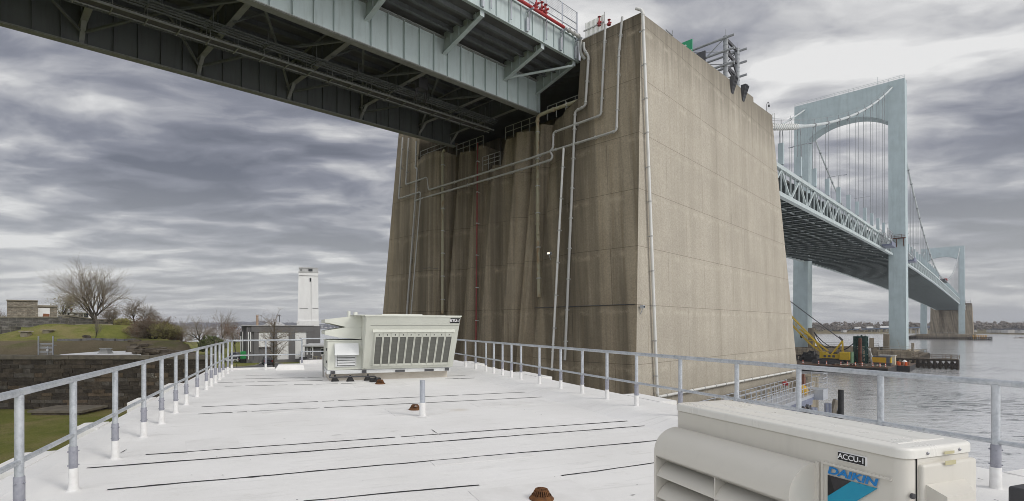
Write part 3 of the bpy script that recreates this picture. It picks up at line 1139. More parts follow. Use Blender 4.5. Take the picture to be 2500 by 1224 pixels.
# sheets of newer membrane round the drains and over old repairs
mb.cur = 2
for px_, py_, du, dv, ang in ((1322, 1219, .62, .5, .0), (1015, 1003, .55, .5, .05), (928, 939, .8, .6, 0), (700, 1000, .5, .35, .1), (1250, 985, .9, .3, 0), (520, 1085, .35, .45, .2), (1180, 1120, .7, .12, 0)):
    c = on_z(px_, py_, ROOF + .003)
    e1, e2 = RN * math.cos(ang) + RD * math.sin(ang), RD * math.cos(ang) - RN * math.sin(ang)
    fr_ = lambda a, b, z: c + e1 * a + e2 * b + V((0, 0, z))
    mb.fbox(fr_, -du, du, -dv, dv, -.002, .0015)
mb.build('roof', [M['roof'], M['seam'], M['patch']], bt)
mb = MB()
i_ = 0.12
out = [(UL + i_, VF + i_), (UR - i_, VF + i_), (UR - i_, VB2 - i_), (UJ + i_, VB2 - i_), (UJ + i_, VB - i_), (UL + i_, VB - i_)]
for a, b in zip(out, out[1:] + out[:1]):
    mb.add([R(*a, 2.5), R(*b, 2.5), R(*b, ROOF - .05), R(*a, ROOF - .05)], [(0, 1, 2, 3)])
mb.build('wall', M['bwall'], bt)

# ------------------------------------------------------------------ guard railing
RZ = CZ - 0.57                 # centre of the top rail
MZ = CZ - 1.166
gr = thing('guard_railing', R(-2.205, 22.57, ROOF), 'galvanised pipe guard railing round the edge of the white roof', 'railing')


def v_on(u, x):
    k = (x - CX) / F
    return u * (0.9434 - 0.3315 * k) / (0.9434 * k + 0.3315)


ul, ur = -2.205, 6.73
path = [(ul, 1.2), (ul, 22.57), (UJ + .05, 22.57), (UJ + .05, 24.9), (ur, 24.9), (ur, -5.2)]
for nm, z, r in (('top_rail', RZ, 0.033), ('mid_rail', MZ, 0.024)):
    mb = MB()
    mb.pipe([R(u, v, z) for u, v in path], r, 14, 0.12)
    if nm == 'top_rail':      # weld collars at the joints
        for v in (5.6, 9.4, 13.0, 17.7):
            mb.tube(R(ul, v, z), R(ul, v + .03, z), r * 1.035, n=14)
    mb.build(nm, M['galv'], gr, smooth=True)


def post_meshes(lift):
    """post, sleeve with its bolts, and white painted boot; local origin on the roof"""
    O = V((0, 0, 0))
    a = MB().tube((0, 0, .3 + lift), (0, 0, ROOF * 0 + (RZ - ROOF) - 0.02), 0.034, n=16)
    b = MB().lathe(O, [(0.0405, .215 + lift), (0.0415, .22 + lift), (0.0415, .468 + lift), (0.039, .472 + lift), (0.0345, .472 + lift)], 16)
    for ang in (0.7, 2.2, 3.9, 5.4):
        for z in (.27 + lift, .42 + lift):
            d = V((math.cos(ang), math.sin(ang), 0))
            b.tube(d * 0.040 + V((0, 0, z)), d * 0.053 + V((0, 0, z)), 0.008, n=6)
    c = MB().lathe(O, [(0.075, 0.0 + (lift if lift else 0)), (0.054, 0.012 + lift), (0.047, 0.04 + lift), (0.0445, .238 + lift), (0.042, .243 + lift)], 18)
    res = []
    for mb_, nm, mt in ((a, 'post', M['galv']), (b, 'sleeve', M['sleeve']), (c, 'boot', M['boot'])):
        o = mb_.build(nm, mt, None, smooth=True, base=O)
        res.append(o.data)
        bpy.data.objects.remove(o)
    return res


PM, PMR = post_meshes(0.0), post_meshes(0.1)
spots = [(ul, v, 0) for v in (4.25, 5.47, 6.64, 8.04, 9.46, 10.66, 11.88, 13.01, 14.44, 15.94, 16.86, 17.76, 18.75, 19.73, 21.17, 22.5)]
spots += [(-0.95, 22.57, 0), (UJ + .05, 22.57, 0), (1.9, 24.9, 0), (3.3, 24.9, 0), (4.7, 24.9, 0), (6.0, 24.9, 0)]
spots += [(ur, v_on(ur, x), 1) for x in (1136.5, 1161, 1186.4, 1205.6, 1227, 1248.8, 1272, 1317, 1369, 1421.6, 1482, 1554, 1661, 1799, 1950, 2150, 2431)]
spots += [(ur, v, 1) for v in (0.3, -1.1, -2.6, -4.2)]
for i, (u, v, right) in enumerate(spots):
    ms_ = PMR if right else PM
    at = R(u, v, ROOF)
    p = place('post', ms_[0], gr, at, i * 0.83)
    s1 = place('sleeve', ms_[1], p, at)
    s2 = place('boot', ms_[2], p, at)

# ------------------------------------------------------------------ rooftop unit
def RO(u, v, z):
    return R(u, v, z)


rt = thing('rooftop_air_handler', R(3.2, 18.2, ROOF), 'big pale green rooftop air handler with slanted coil columns, marked RTU-1', 'air handler')
mb = MB()
mb.fbox(R, 1.18, 5.16, 17.2, 19.3, ROOF - 0.02, ROOF + 0.3)
mb.build('curb', M['curb'], rt)
Zb, Zt = CZ - 1.40, CZ + 0.312
v_b, v_t = 16.93, 16.02


def face_v(z):                 # the leaning coil face
    return v_b + (v_t - v_b) * (z - Zb) / (Zt - Zb)


mb = MB()
mb.hexa([R(2.2, v_b, Zb), R(5.27, v_b, Zb), R(5.27, 19.2, Zb), R(2.2, 19.2, Zb)], [R(2.2, v_t, Zt), R(5.27, v_t, Zt), R(5.27, 19.2, Zt), R(2.2, 19.2, Zt)])
# rounded trim along the edges and roof seam cleats
mb.fbox(R, 2.17, 5.3, v_t - .03, 19.23, Zt, Zt + .035)
mb.build('cabinet', M['rtu'], rt)
mb = MB()
mb.fbox(R, 1.9, 3.55, 16.6, 18.8, Zt + .035, Zt + .06)
mb.fbox(R, 3.7, 4.95, 16.7, 18.9, Zt + .035, Zt + .055)
mb.fbox(R, 2.9, 4.3, 17.3, 18.5, Zt + .06, Zt + .1)
mb.build('roof_panel', M['rtu_light'], rt)
mb = MB()
mb.fbox(R, 1.1, 5.2, 16.97, 19.2, Zb - 0.13, Zb - 0.012)
mb.build('base_rail', M['rtu_white'], rt)
mb = MB()
for u in (1.28, 2.27, 5.08):
    mb.fbox(R, u - .07, u + .07, 16.94, 17.0, Zb - .12, Zb - .03)
for u in (3.45, 4.45):
    mb.fbox(R, u - .16, u + .16, 16.955, 17.0, Zb - .12, Zb - .05)
mb.build('lifting_lug', M['dark_steel'], rt)


def FA(a, z, out=0.0):          # a point on the leaning face, pushed out
    return R(a, face_v(z), z) + nrm * out


nrm = (R(0, v_t, Zt) - R(0, v_b, Zb)).cross(RN).normalized()
if nrm.dot(-RD) < 0:
    nrm = -nrm
zlo, zhi = Zb + 0.10, Zb + 1.24
mb = MB()
a0, a1 = 2.50, 5.10
mb.hexa([FA(a0, zlo, 0), FA(a1, zlo, 0), FA(a1, zlo, .03), FA(a0, zlo, .03)], [FA(a0, zhi, 0), FA(a1, zhi, 0), FA(a1, zhi, .03), FA(a0, zhi, .03)])
mb.hexa([FA(a0 - .06, zhi, 0), FA(a1 + .03, zhi, 0), FA(a1 + .03, zhi, .07), FA(a0 - .06, zhi, .07)], [FA(a0 - .06, zhi + .06, 0), FA(a1 + .03, zhi + .06, 0), FA(a1 + .03, zhi + .06, .02), FA(a0 - .06, zhi + .06, .02)])
mb.build('coil_frame', M['rtu'], rt)
pw = (a1 - a0 - .04) / 10
for i in range(10):
    b0 = a0 + .02 + pw * i
    # each column: side rails, head plate with a slot, fins behind
    mb = MB()
    for x0, x1 in ((b0 + .004, b0 + .026), (b0 + pw - .026, b0 + pw - .004)):
        mb.hexa([FA(x0, zlo + .02, .03), FA(x1, zlo + .02, .03), FA(x1, zlo + .02, .055), FA(x0, zlo + .02, .055)], [FA(x0, zhi - .02, .03), FA(x1, zhi - .02, .03), FA(x1, zhi - .02, .055), FA(x0, zhi - .02, .055)])
    for z0, z1 in ((zhi - .16, zhi - .02), (zlo + .02, zlo + .09)):
        mb.hexa([FA(b0 + .026, z0, .03), FA(b0 + pw - .026, z0, .03), FA(b0 + pw - .026, z0, .05), FA(b0 + .026, z0, .05)], [FA(b0 + .026, z1, .03), FA(b0 + pw - .026, z1, .03), FA(b0 + pw - .026, z1, .05), FA(b0 + .026, z1, .05)])
    mb.cur = 1
    x = b0 + pw / 2
    mb.hexa([FA(x - .014, zhi - .115, .05), FA(x + .014, zhi - .115, .05), FA(x + .014, zhi - .115, .053), FA(x - .014, zhi - .115, .053)], [FA(x - .014, zhi - .07, .05), FA(x + .014, zhi - .07, .05), FA(x + .014, zhi - .07, .053), FA(x - .014, zhi - .07, .053)])
    f = mb.build('coil_guard', [M['rtu'], M['black']], rt)
    mb = MB()
    mb.add([FA(b0 + .026, zlo + .09, .036), FA(b0 + pw - .026, zlo + .09, .036), FA(b0 + pw - .026, zhi - .16, .036), FA(b0 + .026, zhi - .16, .036)], [(0, 1, 2, 3)])
    mb.build('coil_fins', M['coil'], f)
# tall seam strip beside the coils
mb = MB()
mb.hexa([FA(2.22, Zb + .05, 0), FA(2.34, Zb + .05, 0), FA(2.34, Zb + .05, .02), FA(2.22, Zb + .05, .02)], [FA(2.22, Zt - .05, 0), FA(2.34, Zt - .05, 0), FA(2.34, Zt - .05, .02), FA(2.22, Zt - .05, .02)])
mb.build('corner_post', M['rtu'], rt)
mb = MB()
for z_ in (Zb + 1.42,):
    mb.hexa([FA(2.36, z_, 0), FA(5.25, z_, 0), FA(5.25, z_, .004), FA(2.36, z_, .004)], [FA(2.36, z_ + .008, 0), FA(5.25, z_ + .008, 0), FA(5.25, z_ + .008, .004), FA(2.36, z_ + .008, .004)])
mb.build('panel_seam', M['coil'], rt)
mb = MB()
for z_ in (CZ - .75, CZ - 1.15):
    mb.lathe(R(1.12, 17.25, z_), [(.045, -.005), (.045, .03), (.03, .035)], 10, -RN)
mb.build('door_latch', M['black'], rt)
mb = MB()
mb.fbox(R, 1.108, 1.119, 17.12, 18.85, Zb + .08, CZ - .55)
mb.build('access_door', M['rtu'], rt)
mb = MB()
mb.pipe([R(1.06, 18.4, ROOF + .02), R(1.06, 18.4, ROOF + .75), R(1.1, 18.4, ROOF + .8)], .025, 8)
mb.build('conduit', M['pipe_grey'], rt)
# supply section at the left, with its louvred hood
mb = MB()
mb.fbox(R, 1.12, 2.197, 17.0, 19.0, Zb + .0, CZ - .468)
mb.fbox(R, 1.09, 2.197, 16.97, 19.03, CZ - .468, CZ - .448)
mb.build('supply_section', M['rtu'], rt)
ls = mb = MB()
mb.fbox(R, 1.36, 2.02, 16.955, 16.998, CZ - 1.30, CZ - .90)
ls = mb.build('louvre', M['rtu_white'], rt)
mb = MB()
for i in range(4):
    z = CZ - 1.24 + i * 0.085
    mb.hexa([R(1.42, 16.915, z - .012), R(1.97, 16.915, z - .012), R(1.97, 16.954, z + .045), R(1.42, 16.954, z + .045)], [R(1.42, 16.915, z), R(1.97, 16.915, z), R(1.97, 16.954, z + .057), R(1.42, 16.954, z + .057)])
mb.cur = 1
mb.add([R(1.41, 16.953, CZ - 1.27), R(1.98, 16.953, CZ - 1.27), R(1.98, 16.953, CZ - .91), R(1.41, 16.953, CZ - .91)], [(0, 1, 2, 3)])
mb.build('louvre_blades', [M['rtu_white'], M['dark']], ls)
mb = MB()
mb.hexa([R(1.33, 16.75, CZ - .92), R(2.08, 16.75, CZ - .92), R(2.08, 16.997, CZ - .92), R(1.33, 16.997, CZ - .92)], [R(1.33, 16.93, CZ - .55), R(2.08, 16.93, CZ - .55), R(2.08, 16.997, CZ - .55), R(1.33, 16.997, CZ - .55)])
mb.build('rain_hood', M['rtu_white'], rt)
mb = MB()
mb.add([R(1.115, 17.35, CZ - 1.33), R(1.115, 18.6, CZ - 1.33), R(1.115, 18.6, CZ - .6), R(1.115, 17.35, CZ - .6)], [(0, 1, 2, 3)])
mb.lathe(R(1.115, 17.2, CZ - .72), [(.05, 0), (.05, .02)], 10, -RN)
mb.lathe(R(1.115, 17.2, CZ - 1.22), [(.05, 0), (.05, .02)], 10, -RN)
mb.build('access_door', M['black'], rt) if False else None
# two wedge hoods over the supply section
for poly in ([(793, 780), (868, 771.5), (885.5, 772), (883.5, 800), (850, 800), (801, 788.5), (793, 788)], [(793, 808), (850, 798.5), (883.5, 800.5), (882.5, 829), (828, 824.5), (800, 819), (793, 817)]):
    mb = MB()
    pts = [on_v(x, y, 17.0) for x, y in poly]
    mb.prism(pts, RD * 1.9)
    mb.build('intake_hood', M['rtu'], rt)
mb = MB()
for u, r, h in ((1.75, .05, .16), (2.12, .07, .12)):
    p = on_v(868 if u > 2 else 852, 771, 17.6)
    mb.tube(p - V((0, 0, .06)), p + V((0, 0, h)), r, n=10)
mb.build('flue', M['rtu_light'], rt)
# number plate
mb = MB()
zt_ = Zt - .045
mb.hexa([FA(4.93, zt_ - .16, .003), FA(5.255, zt_ - .16, .003), FA(5.255, zt_ - .16, .012), FA(4.93, zt_ - .16, .012)], [FA(4.93, zt_, .003), FA(5.255, zt_, .003), FA(5.255, zt_, .012), FA(4.93, zt_, .012)])
pl = mb.build('name_plate', M['black'], rt)
lettering('lettering', 'RTU-1', .125, FA(5.09, zt_ - .08, .0135), RN, nrm, M['white_paint'], pl, 0.006)
# condensate pipe on its rubber feet
cd = thing('condensate_pipe', R(2.2, 16.5, ROOF), 'thin black drain line running in front of the air handler on black rubber feet', 'drain pipe')
mb = MB()
q = [on_z(800, 914, ROOF + .22), on_z(803, 922, ROOF + .16), on_z(868, 919.5, ROOF + .16), on_z(915, 919, ROOF + .17), on_z(922, 924.5, ROOF + .14)]
q[0] = R(1.25, 16.96, ROOF + .3)
mb.pipe(q, .022, 8)
mb.build('pipe', M['dark_steel'], cd, smooth=True)
FEET = [on_z(818.5, 932, ROOF), on_z(856, 932, ROOF), on_z(899, 930, ROOF)]
for p in FEET:
    mb = MB()
    w_ = .125
    mb.prism([p + RN * -w_, p + RN * w_, p + RN * (w_ * .8) + V((0, 0, .05)), p + RN * .05 + V((0, 0, .14)), p + RN * -.05 + V((0, 0, .14)), p + RN * (-w_ * .8) + V((0, 0, .05))], RD * .18)
    mb.tube(p + V((0, 0, .13)) + RD * .09, p + V((0, 0, .2)) + RD * .09, .03, n=8)
    mb.build('rubber_foot', M['black'], cd)
mb = MB()
p = on_z(917, 933.5, ROOF)
mb.fbox(lambda a, b, z: p + RN * a + RD * b + V((0, 0, z)), -.17, .17, 0, .2, .004, .13)
tag(mb.build('block', M['black']), 'black rubber block beside the rusty drain dome nearest the air handler', 'support block')


# ------------------------------------------------------------------ roof drains and vent pipe
def drain(p, r, label, pan=True):
    t = thing('roof_drain', p, label, 'roof drain', 'rusty cast iron roof drains')
    mb = MB()
    mb.lathe(p, [(r * 1.28, 0.004), (r * 1.28, .015), (r * 1.1, .03), (r * 1.02, .05), (r * .9, .035)], 28)
    mb.build('clamp_ring', M['rust_iron'], t, smooth=True)
    mb = MB()
    n = 22
    H = r * 1.05
    prof = [(r * 1.0, .03), (r * .93, H * .45), (r * .80, H * .80), (r * .62, H * 1.0)]
    for i in range(n):
        an = 2 * math.pi * i / n
        d = V((math.cos(an), math.sin(an), 0))
        tn = V((-d.y, d.x, 0)) * (r * .062)
        for (r0, h0), (r1, h1) in zip(prof[:-1], prof[1:]):
            A, Bq = p + d * r0 + V((0, 0, h0)), p + d * r1 + V((0, 0, h1))
            k = d * (-r * .10)
            mb.hexa([A - tn, A + tn, A + tn + k, A - tn + k], [Bq - tn, Bq + tn, Bq + tn + k, Bq - tn + k])
    # top: ring, hub and spokes
    zt = H * 1.0
    mb.lathe(p + V((0, 0, zt - r * .07)), [(r * .5, 0), (r * .66, 0), (r * .66, r * .09), (r * .5, r * .09), (r * .5, 0)], n)
    mb.lathe(p + V((0, 0, zt - r * .05)), [(.001, r * .1), (r * .13, r * .1), (r * .15, 0), (.001, 0)], 12)
    for i in range(11):
        an = 2 * math.pi * (i + .5) / 11
        d = V((math.cos(an), math.sin(an), 0))
        mb.beam(p + d * r * .1 + V((0, 0, zt)), p + d * r * .56 + V((0, 0, zt)), r * .085, r * .08)
    mb.build('strainer_dome', M['rust_iron'], t)
    mb = MB()
    mb.lathe(p, [(r * .75, .005), (.001, .006)], 20)
    mb.build('sump', M['dark'], t)
    return t


drain(on_z(1322, 1219, ROOF), .098, 'rusty cast iron drain dome nearest the camera, at the bottom edge of the picture')
drain(on_z(1013, 1001, ROOF), .105, 'rusty cast iron drain dome half hidden behind the grey vent pipe')
drain(on_z(928, 938, ROOF), .125, 'rusty cast iron drain dome in front of the air handler')
vp = thing('vent_pipe', on_z(1031.5, 1017, ROOF), 'short open grey vent pipe with a white painted foot in the middle of the roof', 'vent pipe')
p = on_z(1031.5, 1017, ROOF)
mb = MB()
mb.lathe(p, [(.053, .2), (.053, .71), (.047, .71), (.047, .25)], 18)
mb.build('pipe', M['vent'], vp, smooth=True)
mb = MB()
mb.lathe(p, [(.14, 0.003), (.075, .012), (.062, .05), (.06, .262), (.054, .27)], 18)
mb.build('boot', M['boot'], vp, smooth=True)
# dark cap at the right border of the roof
p = on_z(2520, 1500, ROOF + .02)
mb = MB()
pc = at_y(2545, 1197, 2.55)
mb.rbox(lambda a, b, z: V((pc.x, pc.y, 0)) + RN * a + RD * b + V((0, 0, z)), -.07, .12, -.1, .1, pc.z - .09, pc.z, .012)
mb.tube(V((pc.x + .03, pc.y, ROOF)), V((pc.x + .03, pc.y, pc.z - .07)), .05, n=12)
tag(mb.build('service_pedestal', M['dark_steel']), 'small dark capped service pedestal at the right edge of the picture', 'pedestal')

# ------------------------------------------------------------------ outdoor condensing unit in the right foreground
U0, U1, V0, V1 = 1.628, 1.945, 0.954, 1.885
TOPZ = CZ - 0.345
ac = thing('condensing_unit', R(1.78, 1.42, ROOF + .08), 'beige outdoor condensing unit marked ACCU-1 in the right foreground', 'air conditioner')
mb = MB()
mb.rbox(R, U0 + .004, U1 - .004, V0 + .004, V1 - .004, ROOF + .10, TOPZ - .028, .034, 6, .01)
mb.build('body', M['accu'], ac, smooth=True)
mb = MB()
mb.rbox(R, U0, U1, V0, V1, TOPZ - .030, TOPZ, .038, 6, .010)
mb.hexa([R(U0 + .05, V0 + .05, TOPZ - .002), R(U1 - .05, V0 + .05, TOPZ - .002), R(U1 - .05, V1 - .05, TOPZ - .002), R(U0 + .05, V1 - .05, TOPZ - .002)],
        [R(U0 + .055, V0 + .055, TOPZ + .0022), R(U1 - .055, V0 + .055, TOPZ + .0022), R(U1 - .055, V1 - .055, TOPZ + .0022), R(U0 + .055, V1 - .055, TOPZ + .0022)])
mb.hexa([R(U0 + .13, V0 + .06, TOPZ + .002), R(U1 - .12, V0 + .06, TOPZ + .002), R(U1 - .12, V1 - .06, TOPZ + .002), R(U0 + .13, V1 - .06, TOPZ + .002)],
        [R(U0 + .134, V0 + .06, TOPZ + .004), R(U1 - .124, V0 + .06, TOPZ + .004), R(U1 - .124, V1 - .06, TOPZ + .004), R(U0 + .134, V1 - .06, TOPZ + .004)])
lid = mb.build('lid', M['accu_top'], ac, smooth=True)
mb = MB()
for u in (U0 + .09, U0 + .235):
    mb.lathe(R(u, V0 + .0005, TOPZ - .018), [(.0045, 0), (.0045, .003), (.002, .005)], 10, -RD)
mb.build('screw', M['bolt'], lid, smooth=True)
mb = MB()
for v in (V0 + .1, V1 - .1):
    mb.fbox(R, U0 + .0, U1, v - .03, v + .03, ROOF + .004, ROOF + .098)
mb.build('foot', M['galv'], ac)

# air outlet hood with curved top and louvres
HV0, HV1 = 1.216, 1.862
z_a = CZ - .448                # where the hood meets the casing
prof = []                      # (outward distance, z)
for i in range(13):
    an = RAD(100 * i / 12)
    prof.append((0.004 + .118 * math.sin(min(an, RAD(90))), z_a - .098 * (1 - math.cos(min(an, RAD(90)))) - max(0, an - RAD(90)) * .12))
lip = [(prof[-1][0], CZ - .562)]
outer = prof + lip
mb = MB()
th = .006
inner = [(max(o - th, 0), z - th) for o, z in outer[:-1]] + [(outer[-1][0] - th, outer[-1][1])]
shell = outer + inner[::-1]
mb.prism([R(U0 - o, HV0 + .012, z) for o, z in shell], RD * (HV1 - HV0 - .024))
# end cheeks run the whole height
for v0, v1 in ((HV0, HV0 + .012), (HV1 - .012, HV1)):
    pts = [R(U0 - o, v0, z) for o, z in prof] + [R(U0 - prof[-1][0], v0, CZ - 1.30), R(U0 + .002, v0, CZ - 1.30)]
    mb.prism(pts, RD * (v1 - v0))
# narrow flange round the hood
mb.fbox(R, U0 - .006, U0 + .003, HV0 - .012, HV0, CZ - 1.3, z_a + .006)
hood = mb.build('outlet_hood', M['accu'], ac, smooth=True)
mb = MB()
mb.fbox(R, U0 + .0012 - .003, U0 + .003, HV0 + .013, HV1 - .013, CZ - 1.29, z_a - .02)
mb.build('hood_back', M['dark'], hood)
for zz in range(8):
    zt0 = CZ - .590 - zz * .092
    sec = []
    for i in range(6):
        t = i / 5
        sec.append((.118 - .112 * t ** 1.0 * (0.55 + 0.45 * t), zt0 - .058 + .066 * math.sin(t * math.pi / 2)))
    back = [(o, z - .004) for o, z in sec[::-1]]
    mb = MB()
    mb.prism([R(U0 - o, HV0 + .013, z) for o, z in sec + back], RD * (HV1 - HV0 - .026))
    mb.build('louvre_blade', M['accu'], hood, smooth=True)
mb = MB()
for vv in (1.525,):
    mb.prism([R(U0 - .116, vv, CZ - .565), R(U0 - .004, vv, CZ - .565), R(U0 - .004, vv, CZ - 1.29), R(U0 - .116, vv, CZ - 1.29)], RD * .004)
mb.build('louvre_divider', M['accu'], hood)
mb = MB()
for px_, py_ in ((1635, 1072), (1914, 1156)):
    # recessed screw holes in the curve of the hood
    best = None
    for i in range(200):
        D = 1.2 + i * .008
        k, m_ = km(px_, py_)
        q_ = ray(px_, py_, D)
        u_, v_ = uv_of(q_)
        o_ = U0 - u_
        if o_ < .118:
            zc = None
            for (o0, z0), (o1, z1) in zip(prof[:-1], prof[1:]):
                if min(o0, o1) <= o_ <= max(o0, o1):
                    zc = z0 + (z1 - z0) * ((o_ - o0) / (o1 - o0) if abs(o1 - o0) > 1e-6 else 0)
                    sl = V((z1 - z0, 0, o0 - o1))
                    break
            if zc is not None and q_.z <= zc:
                best = (q_, sl)
                break
    if best:
        n_ = (RN * (-abs(best[1].x)) + V((0, 0, abs(best[1].z)))).normalized()
        mb.lathe(best[0], [(.0075, -.004), (.0075, .0015), (.006, .0018), (.001, .0005)], 14, n_)
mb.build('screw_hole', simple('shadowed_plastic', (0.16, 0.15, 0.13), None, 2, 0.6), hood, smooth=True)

# right-hand front panel with raised frame and name
zf0, zf1 = CZ - 1.25, CZ - .415


def onF0(px, py, out=0.0):      # a point on the long front face
    p = on_u(px, py, U0 - .0 - out)
    return p


mb = MB()
c_tl, c_tr = onF0(2005, 1126), onF0(2176, 1168)
vL, vR = uv_of(c_tl)[1], uv_of(c_tr)[1]
zp = (c_tl.z + c_tr.z) / 2
mb.fbox(R, U0 - .003, U0 + .005, vR, vL, zp - .007, zp)
mb.fbox(R, U0 - .003, U0 + .005, vL - .007, vL, zp - .9, zp - .007)
mb.build('panel_rib', M['accu'], ac)
# ACCU-1 plate
p0, p1, p2, p3 = [on_u(x, y, U0 - .0015) for x, y in ((2046, 1101), (2114.5, 1117), (2114.5, 1139.5), (2046, 1122.5))]
mb = MB()
vv0, vv1 = uv_of(p1)[1], uv_of(p0)[1]
z1_, z0_ = (p0.z + p1.z) / 2, (p2.z + p3.z) / 2
mb.fbox(R, U0 - .003, U0 + .006, vv0, vv1, z0_, z1_)
pf = mb.build('plate_frame', M['white_paint'], ac)
mb = MB()
mb.fbox(R, U0 - .0042, U0 - .0031, vv0 + .0018, vv1 - .001, z0_ + .0014, z1_ - .002)
mb.build('plate', M['black'], pf)
lettering('lettering', 'ACCU-1', (z1_ - z0_) * .82, R(U0 - .0046, (vv0 + vv1) / 2, (z0_ + z1_) / 2), -RD, -RN, M['white_paint'], pf, 0.0003, 0.98, 0, .0003)
# maker's name and emblem
q0, q1 = on_u(2021, 1148, U0 - .001), on_u(2145, 1180, U0 - .001)
va, vb = uv_of(q0)[1], uv_of(q1)[1]
zt1, zb1 = on_u(2023, 1139.5, U0).z, on_u(2021, 1156, U0).z
hh = zt1 - zb1
wd = lettering('maker_name', 'DAIKIN', hh * 1.40, R(U0 - .0015, (va + vb) / 2, (zt1 + zb1) / 2), -RD, -RN, M['blue'], ac, hh * .055, 1.0, .18, .0004)
ws = [v.co.dot(-RD) for v in wd.data.vertices]
k_ = (va - vb) / (max(ws) - min(ws))
mid_ = (max(ws) + min(ws)) / 2
tgt = -(va + vb) / 2 - ORG[wd.name].dot(-RD)
for v in wd.data.vertices:
    a_ = v.co.dot(-RD)
    v.co += (-RD) * ((a_ - mid_) * k_ + tgt - a_)


def emblem(name, pts, mat, out):
    mb = MB()
    mb.prism([on_u(x, y, U0 - out) for x, y in pts], RN * (out + .001))
    return mb.build(name, mat, ac)


E = lambda x, y: (2000 + x / 6.25, 1080 + y / 6.25)
emblem('emblem_black', [E(128, 500), E(488, 598), E(128, 822)], M['emblem_black'], .0012)
emblem('emblem_charcoal', [E(160, 512), E(484, 598), E(236, 752)], M['emblem_grey'], .0018)
emblem('emblem_cyan', [E(488, 598), E(880, 708), E(430, 980), E(128, 1200), E(128, 822)], M['cyan'], .0024)
# short end: service cover, handle hood, tape and lock
def onE(px, py, out=0.0):
    return on_v(px, py, V0 - out)


mb = MB()
ua, ub = uv_of(onE(2246, 1130))[0], U1 - .012
zc1 = onE(2250, 1134).z
mb.rbox(lambda a, b, z: R(a, V0 + .004 - z, b), ua, ub, CZ - 1.2, zc1, 0, .012, .008, 3)
cover = mb.build('service_cover', M['accu'], ac, smooth=True)
mb = MB()
ha, hb, hc, hd = onE(2263, 1184, .010), onE(2363, 1163, .010), onE(2381, 1199, .06), onE(2313, 1218, .06)
zlow = CZ - .66
lo_ = lambda p: V((p.x, p.y, zlow))
zt1_, zt2_ = (ha.z + hb.z) / 2, (hc.z + hd.z) / 2
for p_, z_ in ((ha, zt1_), (hb, zt1_), (hc, zt2_), (hd, zt2_)):
    p_.z = z_
mb.hexa([lo_(hd), lo_(hc), lo_(hb) + RD * .012, lo_(ha) + RD * .012], [hd, hc, hb + RD * .012, ha + RD * .012])
mb.build('cable_hood', M['accu'], ac)
mb = MB()
for (x0, y0, x1, y1, o) in ((2308, 1126, 2334, 1133, .0125), (2306, 1103, 2330, 1107, .0045)):
    a_, b_ = onE(x0, y0, o), onE(x1, y1, o)
    mb.fbox(lambda a, b, z: R(a, V0 - o - .0004 + b, z), uv_of(a_)[0], uv_of(b_)[0], 0, .0006, min(a_.z, b_.z), max(a_.z, b_.z))
mb.build('tape_patch', M['tape'], ac)
mb = MB()
p = onE(2229, 1212, .002)
mb.lathe(p, [(.008, -.004), (.008, .003), (.004, .004)], 12, -RD)
mb.build('lock', M['dark_steel'], ac, smooth=True)
mb = MB()
pa = onE(2240, 1126, 0)
mb.fbox(R, uv_of(pa)[0] - .0012, uv_of(pa)[0] + .0012, V0 + .001, V0 + .0045, CZ - 1.3, TOPZ - .031)
mb.build('panel_gap', M['dark'], ac)

# ------------------------------------------------------------------ the concrete anchorage
SEAT = CZ + 19.5
an = thing('bridge_anchorage', B(56, -36.4, 0), 'huge battered concrete bridge anchorage standing beside the white roof', 'anchorage')


def back_s(z):
    return 73.6 - 0.196 * (z - CZ - 27.6)


def top_z(s):
    return CZ + 25.3 + 2.3 * (s - 38.8) / 34.8


WIN, WLI, WLO = -25.6, -48.3, -52.8
mb = MB()
# right flank: front strip, side, back and coping
zf, zk = top_z(38.8), top_z(66.5)
ST = 66.5                     # here the parapet steps down
b = [B(front_s(0), right_w(0), 0), B(front_s(0), WIN, 0), B(back_s(0), WIN, 0), B(back_s(0), right_w(0), 0)]
mb.hexa([B(front_s(0), WIN, 0), B(front_s(0), right_w(0), 0), B(ST, right_w(0), 0), B(ST, WIN, 0)],
        [B(38.8, WIN, zf), B(38.8, -20.0, zf), B(ST, right_w(zk), zk), B(ST, WIN, zk)])
zk2, zb2 = zk - 0.55, top_z(73.6) - 0.5
mb.hexa([B(ST, WIN, 0), B(ST, right_w(0) - .003, 0), B(back_s(0), right_w(0) - .003, 0), B(back_s(0), WIN, 0)],
        [B(ST, WIN, zk2), B(ST, right_w(zk2) - .003, zk2), B(back_s(zb2), right_w(zb2) - .003, zb2), B(back_s(zb2), WIN, zb2)])
# left flank
mb.hexa([B(front_s(0) + .25, WLO, 0), B(front_s(0) + .25, WLI, 0), B(back_s(0), WLI, 0), B(back_s(0), WLO, 0)],
        [B(39.05, WLO, zf), B(39.05, WLI, zf), B(73.6, WLI, zb2), B(73.6, WLO, zb2)])
# core
mb.hexa([B(48, WLI, 0), B(48, WIN, 0), B(back_s(0) - .02, WIN, 0), B(back_s(0) - .02, WLI, 0)],
        [B(48, WLI, CZ + 23.7), B(48, WIN, CZ + 23.7), B(73.5, WIN, CZ + 24.7), B(73.5, WLI, CZ + 24.7)])
